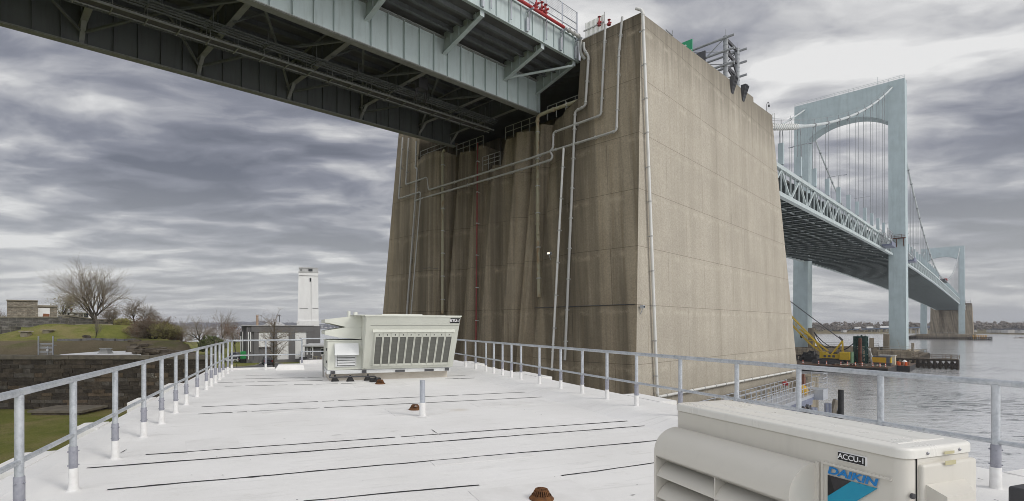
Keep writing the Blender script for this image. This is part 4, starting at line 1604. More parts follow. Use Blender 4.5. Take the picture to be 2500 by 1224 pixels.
# front wall between the flanks: fluted panel, rounded pilaster, slanting reveal
cols = []                     # (w at top, w at bottom, recess at top, recess at bottom, top z)
cols.append((WIN, WIN, -.02, -.02, SEAT + .4))
for i in range(1, 7):
    t = i / 6
    cols.append((WIN + (-29.3 - WIN) * t, WIN + (-30.4 - WIN) * t, 1.75 * t, 1.75 * t, SEAT + .4 if t < .6 else SEAT))
W = -29.6
rngc = random.Random(3)
while W > -43.0:
    x = (-29.6 - W) / 13.4
    ph = (W + 0.25 * math.sin(W * 0.8)) * 2 * math.pi / 2.75
    rec = 1.8 + 0.45 * math.sin(ph) + 0.16 * math.sin(ph * 2.3 + 1)
    tz = SEAT
    if -38.5 < W < -35.8:
        tz = CZ + 16.8
    cols.append((W, W - 1.1 * max(0, 1 - x * 3), rec, rec, tz))
    W -= 0.22
cols.append((-43.05, -43.05, 1.7, 1.7, SEAT))
cols.append((-43.1, -43.1, .55, .55, SEAT))
for i in range(1, 12):
    t = i / 12
    w_ = -43.1 - 5.2 * t
    rec = .55 - .95 * math.sin(math.pi * min(1, t * 1.02)) ** .6
    cols.append((w_, w_, rec, rec, CZ + 19.8 if w_ > -44.3 else CZ + 19.9))
cols.append((WLI, WLI, .24, .24, CZ + 19.9))
levels = [0.0, 0.16, 0.33, 0.5, 0.66, 0.83, 1.0]
vs, fs = [], []
for c in cols:
    for l in levels:
        z = c[4] * l
        t = z / SEAT
        w_ = c[1] + (c[0] - c[1]) * t
        vs.append(B(front_s(z) + c[2], w_, z))
    vs.append(B(48.2, c[0], c[4]))          # the ledge running back under the bearings
nl = len(levels) + 1
for i in range(len(cols) - 1):
    for j in range(nl - 1):
        fs.append((i * nl + j, (i + 1) * nl + j, (i + 1) * nl + j + 1, i * nl + j + 1))
mb.add(vs, fs)
for i, f in enumerate(mb.f):       # the long right flank takes the paler, less streaked concrete
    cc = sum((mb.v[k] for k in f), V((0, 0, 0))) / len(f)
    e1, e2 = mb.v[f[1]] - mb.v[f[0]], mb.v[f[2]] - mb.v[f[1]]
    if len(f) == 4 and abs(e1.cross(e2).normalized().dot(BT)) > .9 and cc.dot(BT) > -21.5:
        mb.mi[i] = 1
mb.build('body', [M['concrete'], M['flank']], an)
mb = MB()
mb.fbox(B, 33.0, 82.0, -17.75, -16.7, -2, 5.3)
mb.fbox(B, 32.9, 82.1, -17.9, -16.55, 5.3, 5.55)
mb.build('plinth', M['base_stone'], an)
mb = MB()
for s, w0, w1 in ((47.8, -31.0, -26.0), (47.9, -41, -32), (47.8, -48, -43.4)):
    mb.fbox(B, s - .2, s + .18, w0, w1, SEAT - 2, SEAT + 4.5)
mb.build('recess_wall', M['concrete_far'], an)
# rails across the openings
mb = MB()
mb.hexa([B(40.56, WLI + .01, CZ + 23.3), B(40.56, WIN - .01, CZ + 23.3), B(73, WIN - .01, CZ + 24.6), B(73, WLI + .01, CZ + 24.6)],
        [B(40.56, WLI + .01, CZ + 24.1), B(40.56, WIN - .01, CZ + 24.1), B(73, WIN - .01, CZ + 25.4), B(73, WLI + .01, CZ + 25.4)])
mb.build('roadway_slab', M['deck'], an)
def opening_rail(w0, w1, z, rec, h=1.0, n=4, mid=1):
    mb = MB()
    s0 = front_s(z) + rec
    for k in range(1 + mid):
        zz = z + h * (1 - k * .5 if mid == 1 else 1 - k / (mid + 1))
        mb.tube(B(s0, w0, zz), B(s0, w1, zz), .035, n=6)
    for i in range(n + 1):
        w_ = w0 + (w1 - w0) * i / n
        mb.tube(B(s0, w_, z - .2), B(s0, w_, z + h), .035, n=6)
    mb.build('opening_rail', M['pipe_grey'], an)


opening_rail(-48.1, -43.2, CZ + 19.9, .5)
opening_rail(-38.4, -35.9, CZ + 16.8, 1.5, 1.3, 3, 2)
opening_rail(-42.9, -38.7, SEAT, 1.6, 1.1, 4)
opening_rail(-35.5, -31.2, SEAT, 1.6, 1.1, 4)
opening_rail(-30.0, -25.8, SEAT + .4, 1.4, 1.1, 4)

# ------------------------------------------------------------------ pipes on the anchorage
def pipe_thing(label, runs, r, mat, cat='drainpipe', clamp_gap=2.6, inward=None, group='drainpipes on the anchorage'):
    base = min((p for run in runs for p in run), key=lambda p: p.z)
    t = thing('drainpipe', base, label, cat, group)
    mb = MB()
    for run in runs:
        mb.pipe(run, r, 10, r * 2.4)
        # sockets at the bends
        for i in range(1, len(run) - 1):
            for q in (run[i - 1], run[i + 1]):
                d = (q - run[i])
                if d.length > r * 8:
                    d.normalize()
                    mb.tube(run[i] + d * r * 2.3, run[i] + d * r * 3.4, r * 1.28, n=10)
    mb.build('pipe', mat, t, smooth=True)
    for run in runs:
        for a, b_ in zip(run[:-1], run[1:]):
            L = (b_ - a).length
            n = int(L / clamp_gap)
            d = (b_ - a).normalized()
            for i in range(n):
                p = a + d * (L * (i + .6) / (n + .2) if n else 0)
                mb = MB()
                mb.tube(p - d * .05, p + d * .05, r * 1.22, n=8)
                iw = inward if inward is not None else BA
                mb.beam(p + d * 0, p + iw * .34, .09, .07, d)
                sd_ = d.cross(iw).normalized()
                mb.beam(p - sd_ * r * 1.7, p + sd_ * r * 1.7, .06, .05, iw)
                mb.build('pipe_clamp', M['pipe_grey'], t)
    return t


Fp = lambda *pts: [on_front(x, y) for x, y in pts]
Rp = lambda *pts: [on_right(x, y, .26) for x, y in pts]
a_ = Rp((1569, 33), (1605, 970))
pipe_thing('white drainpipe down the lit flank of the anchorage, turning level at the foot', [[on_front(1553, 30, .2) + V((0, 0, .3)), a_[0] + V((0, 0, .25)), a_[1], Rp((1940, 906))[0]]], .12, M['pipe_white'], inward=-BT)
pipe_thing('grey drainpipe nearest the corner, feeding the upper of two level runs across the front',
           [Fp((1519, 42), (1511, 130), (1505, 320), (1404, 351.5), (1350, 368), (1280, 392), (1047, 464.5), (1043.5, 433), (991, 451.5), (997.5, 338))], .10, M['pipe_grey'])
pipe_thing('grey drainpipe second from the corner, feeding the lower of two level runs',
           [Fp((1478, 60), (1467, 281.6), (1351, 324), (1350, 362), (1343, 370), (1349, 382), (1345, 391), (1280, 412), (1029, 485.5), (1014, 490.5))], .10, M['pipe_grey'])
pipe_thing('grey drainpipe that drops beside the deck edge into the long right riser',
           [Fp((1425, 105), (1426, 122), (1437, 138), (1429, 259), (1404, 272.5), (1379, 880))], .115, M['pipe_grey'])
pipe_thing('pale short riser left of the long right riser, starting under the lower level pipe', [Fp((1376, 362), (1350, 850), (1347, 905))], .105, M['pipe_white'])
pipe_thing('outermost grey pipe by the left edge of the anchorage', [Fp((983, 336), (973.5, 486), (1012, 473.5), (1027, 469.5), (1027, 486), (1004, 768))], .10, M['pipe_grey'])
pipe_thing('grey riser on the left pylon, right of the outermost pipe', [Fp((1016.5, 346), (1014.5, 411), (1019, 412), (1013.5, 498), (993, 768))], .105, M['pipe_grey'])
pipe_thing('rust streaked yellowish pipe down the right end of the fluted wall', [[on_front(1430, 240, -.6), on_front(1340, 272, -.2), on_front(1312, 284, -.1), on_front(1313, 560, -1.0), on_front(1316, 726, -1.0)]], .165, M['pipe_rust'])
pipe_thing('rust streaked pipe in the dark groove at the left end of the fluted wall', [[on_front(1086, 366, .1), on_front(1081, 372, .1), on_front(1080, 766, .1)]], .15, M['pipe_rust'])
pipe_thing('thin faded red standpipe down the middle of the fluted wall', [[on_front(1166, 350, -.8), on_front(1162, 832, -.8)]], .075, M['red_dull'], 'standpipe', 3.4, group=None)


def floodlight(p, out, label, lit=True):
    t = thing('floodlight', p, label, 'floodlight', 'floodlights on the anchorage')
    side = out.cross(V((0, 0, 1))).normalized()
    mb = MB()
    fr = lambda a, b_, z: p + out * a + side * b_ + V((0, 0, z))
    mb.fbox(fr, .1, .36, -.16, .16, -.1, .12)
    mb.beam(p, fr(.1, 0, 0), .06, .06)
    mb.tube(fr(.24, 0, -.12), fr(.05, .0, -.55), .03, n=6)
    mb.build('housing', M['alu'], t)
    mb = MB()
    mb.fbox(fr, .363, .37, -.12, .12, -.06, .08)
    mb.build('lens', M['lamp_on'] if lit else M['glass'], t)
    return t


floodlight(on_front(1345, 620, .02), -BA, 'lit floodlight on the slanting reveal left of the two right risers')
floodlight(on_front(1020, 661, -.1), -BA, 'lit floodlight on the rounded left pilaster of the anchorage')
floodlight(on_right(1562, 750, .02), BT, 'unlit floodlight on the lit flank just beside the near corner', False)
# thin conduit along the front at mid height
mb = MB()
mb.pipe([on_front(1305, 752, .03), on_front(1550, 743, .03)], .03, 6)
tag(mb.build('conduit', M['dark_steel']), 'thin dark conduit running level across the shaded front of the anchorage', 'conduit')
mb = MB()
mb.pipe([on_front(1024, 657, .25), on_front(1050, 654, .45), on_front(1070, 657, .3)], .02, 6)
tag(mb.build('conduit', M['dark_steel']), 'short dark cable looping from the floodlight on the rounded left pilaster', 'conduit')

# ------------------------------------------------------------------ things on top of the anchorage
gt = thing('sign_gantry', B(60, -20.4, top_z(60)), 'grey tubular sign gantry standing on top of the anchorage', 'sign gantry')
for s, px_, ytop in ((58.4, 1773, 92), (61.9, 1800, 118)):
    for w_ in (-20.35, -52.4):
        mb = MB()
        z0 = top_z(s) - .3
        mb.tube(B(s, w_, z0), B(s, w_, CZ + 31.2), .24, n=14)
        mb.lathe(B(s, w_, CZ + 31.2), [(.26, 0), (.26, .06), (.05, .12)], 14)
        if w_ > -30:
            mb.tube(B(s, w_, CZ + 31.3), B(s, w_, CZ + 32.0), .025, n=6)
            for k in range(9):
                mb.tube(B(s, w_, z0 + .6 + k * .48), B(s, w_, z0 + .64 + k * .48), .265, n=14)
        mb.build('column', M['gantry'], gt, smooth=True)
mb = MB()
zc = (CZ + 28.1, CZ + 29.6, CZ + 31.0)
for s in (58.15, 62.1):
    for z in zc:
        mb.tube(B(s, -19.4, z), B(s, -53, z), .13, n=8)
for k in range(9):
    w0, w1 = -20.4 - 4 * k, -24.4 - 4 * k
    if w1 < -53:
        break
    for s in (58.15, 62.1):
        mb.tube(B(s, w0, zc[2]), B(s, w1, zc[0]), .06, n=6)
        mb.tube(B(s, w1, zc[0]), B(s, w1, zc[2]), .06, n=6)
    for z in zc:
        mb.tube(B(58.15, w1, z), B(62.1, w0, z), .05, n=6)
        mb.tube(B(58.15, w1, z), B(62.1, w1, z), .05, n=6)
mb.build('truss', M['gantry'], gt, smooth=True)
mb = MB()
for z in zc:
    mb.beam(B(58.4, -20.35, z), B(61.9, -20.35, z), .2, .3)
mb.beam(B(58.4, -20.35, zc[2]), B(61.9, -20.35, zc[0]), .12, .16)
mb.beam(B(58.4, -20.35, zc[0]), B(61.9, -20.35, CZ + 27.3), .12, .16)
mb.build('end_brace', M['dark_steel'], gt)
mb = MB()
mb.fbox(B, 57.85, 58.0, -25.4, -22.3, CZ + 28.2, CZ + 30.3)
mb.build('sign_back', M['dark_steel'], gt)
for s in (59.2, 62.7):
    mb = MB()
    z = top_z(s) + .1
    fr = lambda a, b_, zz: B(s + a, -20.0 + b_, z + zz)
    mb.hexa([fr(-.3, .05, -1.5), fr(.3, .05, -1.5), fr(.3, -.05, -1.5), fr(-.3, -.05, -1.5)], [fr(-.55, .5, .15), fr(.55, .5, .15), fr(.55, -.05, .15), fr(-.55, -.05, .15)])
    for d in (-.28, 0, .28):
        mb.hexa([fr(d - .02, .08, -1.45), fr(d + .02, .08, -1.45), fr(d + .02, .05, -1.45), fr(d - .02, .05, -1.45)], [fr(d - .02, .58, .15), fr(d + .02, .58, .15), fr(d + .02, .5, .15), fr(d - .02, .5, .15)])
    mb.build('base_bracket', M['dark_steel'], gt)
sg = thing('road_sign', B(52, -23, CZ + 26.5), 'green highway sign with a white 8 showing above the anchorage parapet', 'road sign')
mb = MB()
mb.fbox(B, 51.95, 52.05, -25.6, -21.3, CZ + 25.6, CZ + 28.85)
mb.build('panel', M['sign_green'], sg)
mb = MB()
mb.fbox(B, 51.935, 51.948, -25.5, -21.35, CZ + 27.72, CZ + 27.80)
mb.build('divider', M['white_paint'], sg)
lettering('lettering', '8', .62, B(51.93, -22.0, CZ + 28.26), BT, -BA, M['white_paint'], sg, .01)
mb = MB()
for w_ in (-25, -22.2):
    mb.tube(B(52.2, w_, CZ + 24), B(52.2, w_, CZ + 28.7), .08, n=8)
mb.build('post', M['gantry'], sg)
mb = MB()
p = on_right(1642, 90, -.2)
mb.tube(p + V((0, 0, -.9)), p + V((0, 0, .55)), .05, n=6)
mb.tube(p + V((0, 0, .1)), p + V((0, 0, .1)) - BA * 1.3, .05, n=6)
tag(mb.build('parapet_bracket', M['gantry']), 'small grey pole with a side arm on the anchorage parapet left of the green sign', 'bracket')
lp = on_right(1872, 262, -.2)
mb = MB()
mb.pipe([lp + V((0, 0, -.6)), lp + V((0, 0, .4)), lp + BA * .5 + V((0, 0, .8)), lp + BA * .9 + V((0, 0, .8)), lp + BA * .9 + V((0, 0, .55))], .035, 6)
mb.lathe(lp + BA * .9 + V((0, 0, .3)), [(.02, 0), (.12, .03), (.12, .22), (.03, .3)], 8)
tag(mb.build('bracket_lamp', M['dark_steel']), 'little gooseneck lamp on the far top corner of the anchorage', 'lamp')
# access ladder hoops at the far corner
mb = MB()
for d in (0, .5):
    q_ = on_right(1884, 290, -.1) + BA * (.2) + BT * d * .6
    mb.tube(q_ + V((0, 0, -1.6)), q_ + V((0, 0, .7)), .03, n=6)
for i in range(6):
    q_ = on_right(1884, 290, -.1) + BA * .2 + V((0, 0, -1.4 + i * .4))
    mb.tube(q_, q_ + BT * .3, .02, n=6)
tag(mb.build('ladder', M['pipe_grey']), 'small grey ladder on the far edge of the anchorage top', 'ladder')
# slatted fence and red valves where the deck meets the anchorage
fe = thing('slatted_fence', B(39.3, -25, top_z(39)), 'pale slatted screen fence on the anchorage top beside the deck end', 'fence')
mb = MB()
for i in range(15):
    w_ = -25.5 + i * .13
    mb.fbox(B, 39.28, 39.33, w_ - .035, w_ + .035, CZ + 25.2, CZ + 26.95)
mb.build('slats', M['rtu_light'], fe)
mb = MB()
mb.beam(B(39.25, -25.7, CZ + 26.3), B(39.25, -23.6, CZ + 26.3), .07, .1)
mb.beam(B(39.25, -25.7, CZ + 25.6), B(39.25, -23.6, CZ + 25.6), .07, .1)
mb.tube(B(39.25, -23.6, CZ + 25), B(39.25, -23.6, CZ + 27.1), .045, n=6)
mb.build('frame', M['trim'], fe)


def valve(p, h, label):
    t = thing('hydrant_valve', p, label, 'valve', 'red fire valves by the deck end')
    mb = MB()
    mb.lathe(p, [(.16, 0), (.16, .06), (.09, .1), (.11, h * .45), (.07, h * .6), (.05, h)], 10)
    mb.tube(p + V((0, 0, h * .35)) - BT * .2, p + V((0, 0, h * .35)) + BT * .2, .07, n=8)
    mb.build('valve_body', M['red'], t, smooth=True)
    mb = MB()
    mb.lathe(p + V((0, 0, h)), [(.14, 0), (.14, .03), (.04, .05)], 12)
    mb.build('hand_wheel', M['red'], t)


valve(on_front(1463, 63, -.2), .75, 'red fire valve on the anchorage top next to the slatted fence')
valve(on_front(1487, 62, -.3), .45, 'smaller red fire valve on the anchorage top, right of the two there')

# ------------------------------------------------------------------ approach span overhead
def zb(s):
    return CZ + 18.3 + 0.0445 * s


S0, S1 = -30.0, 38.9
WR, WL = -30.3, -42.3
apb = thing('approach_span', B(5, -36.3, zb(5)), 'steel girder approach span of the bridge passing overhead', 'bridge span')
Bz = lambda s, w, dz: B(s, w, zb(s) + dz)


def sbeam(mb, s0, s1, w0, w1, dz0, dz1):
    """prism along the graded span"""
    mb.hexa([Bz(s0, w0, dz0), Bz(s1, w0, dz0), Bz(s1, w1, dz0), Bz(s0, w1, dz0)], [Bz(s0, w0, dz1), Bz(s1, w0, dz1), Bz(s1, w1, dz1), Bz(s0, w1, dz1)])


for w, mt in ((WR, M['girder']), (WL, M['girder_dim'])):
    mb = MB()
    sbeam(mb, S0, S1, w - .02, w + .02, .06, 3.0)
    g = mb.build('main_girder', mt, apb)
    mb = MB()
    sbeam(mb, S0, S1, w - .33, w + .33, 0, .06)
    sbeam(mb, S0, S1, w - .26, w + .26, -.03, -.002)
    sbeam(mb, S0, S1, w - .30, w + .30, 3.0, 3.06)
    mb.build('flange', M['flange'], g)
    mb = MB()
    s = 38.4
    while s > S0 + .3:
        for sg_ in (-1, 1):
            x = w + sg_ * .021
            sbeam(mb, s - .02, s + .02, min(x, x + sg_ * .16), max(x, x + sg_ * .16), .062, 2.995)
            sbeam(mb, s - .09, s + .09, min(x, x + sg_ * .012), max(x, x + sg_ * .012), .062, 2.995)
        s -= 1.42
    for sg_ in (-1, 1):       # angle legs along the flanges
        x = w + sg_ * .021
        sbeam(mb, S0, S1, min(x, x + sg_ * .013), max(x, x + sg_ * .013), .062, .26)
        sbeam(mb, S0, S1, min(x, x + sg_ * .013), max(x, x + sg_ * .013), 2.78, 2.995)
    st = mb.build('stiffeners', mt, g)
    # splice plate with its rivet rows
    mb = MB()
    rr = random.Random(2)
    s = 38.4 - .71
    for sg_ in ((1,) if w == WR else (1,)):
        x = w + sg_ * .034
        for zz in (.13, .2):
            s_ = 0.0
            while s_ < 38:
                mb.box(Bz(s_, x, zz), (.03, .03, .03))
                s_ += .24 if w == WR else 9
    mb.build('rivets', mt, g)

FB = [33.8 - 7.1 * i for i in range(9)]
for s in FB + [38.3]:
    mb = MB()
    bt_ = 1.25
    sbeam(mb, s - .02, s + .02, WL + .03, WR - .03, bt_, 3.0)
    for k in range(1, 8):
        w = WL + 12 * k / 8
        sbeam(mb, s - .12, s - .021, w - .015, w + .015, bt_ + .03, 2.98)
    mb.cur = 1
    sbeam(mb, s - .2, s + .2, WL + .05, WR - .05, bt_ - .05, bt_)
    sbeam(mb, s - .2, s + .2, WL + .05, WR - .05, 3.0, 3.05)
    # knees down to the girders
    for w, sg_ in ((WL, 1), (WR, -1)):
        mb.cur = 0
        mb.prism([Bz(s - .015, w + sg_ * .03, .3), Bz(s - .015, w + sg_ * 1.1, bt_), Bz(s - .015, w + sg_ * .03, bt_)], BA * .03)
        mb.cur = 1
        mb.beam(Bz(s, w + sg_ * .05, .28), Bz(s, w + sg_ * 1.15, bt_ - .04), .28, .04)
        mb.beam(Bz(s, w + sg_ * .1, .06), Bz(s, w + sg_ * .1, .9), .04, .26, BA)
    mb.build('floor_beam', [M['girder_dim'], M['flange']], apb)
    # cantilever brackets on both sides
    for w, sg_ in ((WR, 1), (WL, -1)):
        tip = w + sg_ * 4.2
        mb = MB()
        x0 = w + sg_ * .03
        mb.hexa([Bz(s - .02, x0, 1.85), Bz(s + .02, x0, 1.85), Bz(s + .02, tip, 3.1), Bz(s - .02, tip, 3.1)],
                [Bz(s - .02, x0, 3.5), Bz(s + .02, x0, 3.5), Bz(s + .02, tip, 3.6), Bz(s - .02, tip, 3.6)])
        mb.hexa([Bz(s - .2, x0, 1.80), Bz(s + .2, x0, 1.80), Bz(s + .2, tip, 3.05), Bz(s - .2, tip, 3.05)],
                [Bz(s - .2, x0, 1.85), Bz(s + .2, x0, 1.85), Bz(s + .2, tip, 3.1), Bz(s - .2, tip, 3.1)])
        for k in range(1, 5):
            t = k / 4.6
            wx = x0 + (tip - x0) * t
            zl = 1.87 + 1.23 * t
            sbeam(mb, s - .15, s + .15, wx - .012, wx + .012, zl, 3.52)
        mb.cur = 1
        sbeam(mb, s - .22, s + .22, min(tip, tip + sg_ * .03), max(tip, tip + sg_ * .03), 3.02, 3.62)
        mb.build('bracket', [M['girder'], M['truss']], apb)
# end strut from the last bracket to the anchorage corner
mb = MB()
mb.tube(Bz(33.9, WR + .35, 2.0), Bz(38.0, -26.0, 2.9), .11, n=8)
mb.build('end_strut', M['girder'], apb)
# stringers under the slab
mb = MB()
for w in (-29.2, -28.1, -27.0, -43.4, -44.5, -45.6):
    sbeam(mb, S0, S1, w - .02, w + .02, 3.12, 3.5)
    sbeam(mb, S0, S1, w - .12, w + .12, 3.09, 3.12)
for k in range(7):
    w = WL + 12 * (k + .5) / 7
    sbeam(mb, S0, S1, w - .02, w + .02, 3.09, 3.5)
    sbeam(mb, S0, S1, w - .12, w + .12, 3.055, 3.09)
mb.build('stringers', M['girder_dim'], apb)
mb = MB()
sbeam(mb, S0, 40.5, -46.5, -26.05, 3.5, 3.75)
mb.build('deck_slab', M['deck'], apb)
for w in (-26.0, -46.55):
    mb = MB()
    sg_ = 1 if w > -30 else -1
    sbeam(mb, S0, S1, w - .015, w + .015, 3.45, 5.4)
    sbeam(mb, S0, S1, w - .12, w + .14, 3.40, 3.45)
    sbeam(mb, S0, S1, w - .1, w + .12, 5.4, 5.46)
    s = 38.0
    while s > S0 + .3:
        x = w + sg_ * .016
        sbeam(mb, s - .015, s + .015, min(x, x + sg_ * .1), max(x, x + sg_ * .1), 3.46, 5.39)
        s -= 1.42
    mb.build('fascia_girder', M['girder'], apb)
# lateral bracing
mb = MB()
for a, b_ in zip(FB[:-1], FB[1:]):
    m_ = (a + b_) / 2
    for w0, w1 in ((WR - .3, -36.3), (WL + .3, -36.3)):
        mb.beam(Bz(a, w0, .75), Bz(m_, w1, 1.05), .16, .14)
        mb.beam(Bz(b_, w0, .75), Bz(m_, w1, 1.05), .16, .14)
    mb.beam(Bz(m_, -39.5, 3.0), Bz(a, -37.5, 1.1), .12, .1)
    mb.beam(Bz(m_, -33.0, 3.0), Bz(b_, -35.0, 1.1), .12, .1)
mb.build('lateral_bracing', M['girder_dim'], apb)
# catwalk and the conduits beside it
cw = MB()
C0, C1 = -36.75, -36.0
for w in (C0, C1):
    sbeam(cw, S0, 38.6, w - .03, w + .03, .02, .16)
cw.cur = 1
sbeam(cw, S0, 38.6, C0 + .03, C1 - .03, .09, .12)
cw.cur = 0
s = 38
while s > S0:
    sbeam(cw, s - .03, s + .03, C0 - .12, C1 + .12, -.04, .018)
    for w in (C0, C1):
        cw.tube(Bz(s, w, .1), Bz(s, w, 1.2), .024, n=5)
    s -= 1.775
for w in (C0, C1):
    for h in (.62, 1.18):
        cw.tube(Bz(S0, w, h), Bz(38.6, w, h), .024, n=5)
cw.build('catwalk', [M['flange'], M['dark_steel']], apb)
mb = MB()
for i, (w, dz, r) in enumerate(((-35.45, .35, .055), (-35.28, .45, .055), (-35.1, .5, .05), (-34.9, .6, .06), (-35.3, .72, .045), (-37.25, .2, .06))):
    mb.tube(Bz(S0, w, dz), Bz(38.0, w, dz), r, n=6)
s = 36
while s > S0:
    mb.beam(Bz(s, -34.7, .28), Bz(s, -35.7, .28), .06, .06)
    mb.beam(Bz(s, -34.75, .28), Bz(s, -34.75, 1.4), .05, .05, BA)
    s -= 3.55
mb.build('conduits', M['girder_dim'], apb)
mb = MB()
p = Bz(27.6, -34.2, 1.0)
mb.fbox(lambda a, b_, z: p + BA * a + BT * b_ + V((0, 0, z)), -.5, .5, -.3, .3, -.4, .5)
for d in (-.6, -.45, .4, .6):
    mb.pipe([p + BA * d + V((0, 0, .8)), p + BA * d + V((0, 0, -.3)), p + BA * d + V((0, 0, -.9)), p + BA * (d + .6) - BT * 1.0 + V((0, 0, -1.0))], .05, 6, .15)
mb.build('junction_box', M['dark_steel'], apb)
# walkway railing with wire mesh along the right edge
mb = MB()
s = 38.4
while s > S0:
    mb.tube(Bz(s, -25.82, 3.75), Bz(s, -25.82, 7.7), .055, n=6)
    s -= 2.2
for dz, r in ((6.05, .045), (6.65, .045), (7.65, .025)):
    mb.tube(Bz(S0, -25.82, dz), Bz(38.4, -25.82, dz), r, n=6)
mb.build('deck_railing', M['alu'], apb)
mb = MB()
s = 38.4
while s > 24:
    mb.tube(Bz(s, -25.82, 5.9), Bz(s, -25.82, 7.65), .006, n=3, cap=False)
    s -= .12
z = 5.95
while z < 7.6:
    mb.tube(Bz(24, -25.82, z), Bz(38.4, -25.82, z), .005, n=3, cap=False)
    z += .14
mb.build('fence_mesh', M['mesh_fence'], apb)
mb = MB()
for s, L in ((38.2, 1.6), (36.0, 1.3), (31.5, 1.5), (26.5, 1.3)):
    mb.fbox(lambda a, b_, z: Bz(s, -25.9, 0) + BA * a + BT * b_ + V((0, 0, z)), -.1, .1, 0, .16, 3.5, 4.6)
    mb.beam(Bz(s, -25.9, 5.1), Bz(s, -25.15, 5.1), .12, .12)
mb.build('pipe_hanger', M['alu'], apb)
# red standpipe on the fascia, turning grey at the anchorage end
rp_ = thing('fire_standpipe', Bz(30, -25.4, 5.3), 'red fire main running along the outer edge of the approach deck', 'fire main')
mb = MB()
mb.tube(Bz(-10, -25.45, 5.3), Bz(35.9, -25.45, 5.3), .125, n=10)
mb.build('pipe', M['red'], rp_, smooth=True)
mb = MB()
mb.pipe([Bz(35.9, -25.45, 5.3), Bz(38.4, -25.45, 5.3), Bz(38.5, -25.5, 3.9), Bz(38.6, -25.1, 3.3)], .13, 10)
for s in (36.6, 37.3, 38.0):
    mb.tube(Bz(s, -25.45, 5.3), Bz(s + .12, -25.45, 5.3), .2, n=10)
mb.build('grey_end', M['pipe_grey'], rp_, smooth=True)
mb = MB()
for s in (32.2, 32.9, 33.4):
    mb.lathe(Bz(s, -25.45, 5.38), [(.1, 0), (.1, .1), (.16, .12), (.16, .2), (.09, .24), (.12, .5), (.05, .62), (.05, .8)], 10)
    mb.tube(Bz(s, -25.75, 5.75), Bz(s, -25.15, 5.75), .08, n=8)
    mb.lathe(Bz(s, -25.45, 6.18), [(.15, 0), (.15, .04), (.03, .06)], 10)
mb.build('valves', M['red'], rp_, smooth=True)

# ------------------------------------------------------------------ suspension bridge
T1, T2 = 218.6, 680.0
WCR, WCL = -24.0, -48.9        # cable and truss planes


def ztop(s):                    # top chord of the stiffening truss, over water
    pts = [(60, 24.7), (91, 25.5), (150, 27.0), (218, 28.4), (294, 28.9), (380, 28.9), (449, 28.5), (560, 27.5), (656, 26.4), (700, 25.7), (900, 22.5)]
    for (a, za), (b, zb_) in zip(pts[:-1], pts[1:]):
        if s <= b:
            return CZ + za + (zb_ - za) * (s - a) / (b - a)
    return CZ + pts[-1][1]


def zcab(s):
    if s <= T1:
        (x0, y0), (x1, y1), (x2, y2) = (88.6, 30.7), (148.4, 49.4), (218.6, 79.0)
        L = lambda x, a, b, c: (x - b) * (x - c) / ((a - b) * (a - c))
        return CZ + y0 * L(s, x0, x1, x2) + y1 * L(s, x1, x0, x2) + y2 * L(s, x2, x0, x1)
    if s <= T2:
        h = 48.0 if s < 449 else 44.0
        return CZ + 31 + h * ((s - 449) / 231.0) ** 2
    t = (s - T2) / 140.0
    return CZ + 75 + (27 - 75) * t - 22 * t * (1 - t)


DT = 4.6                         # truss depth


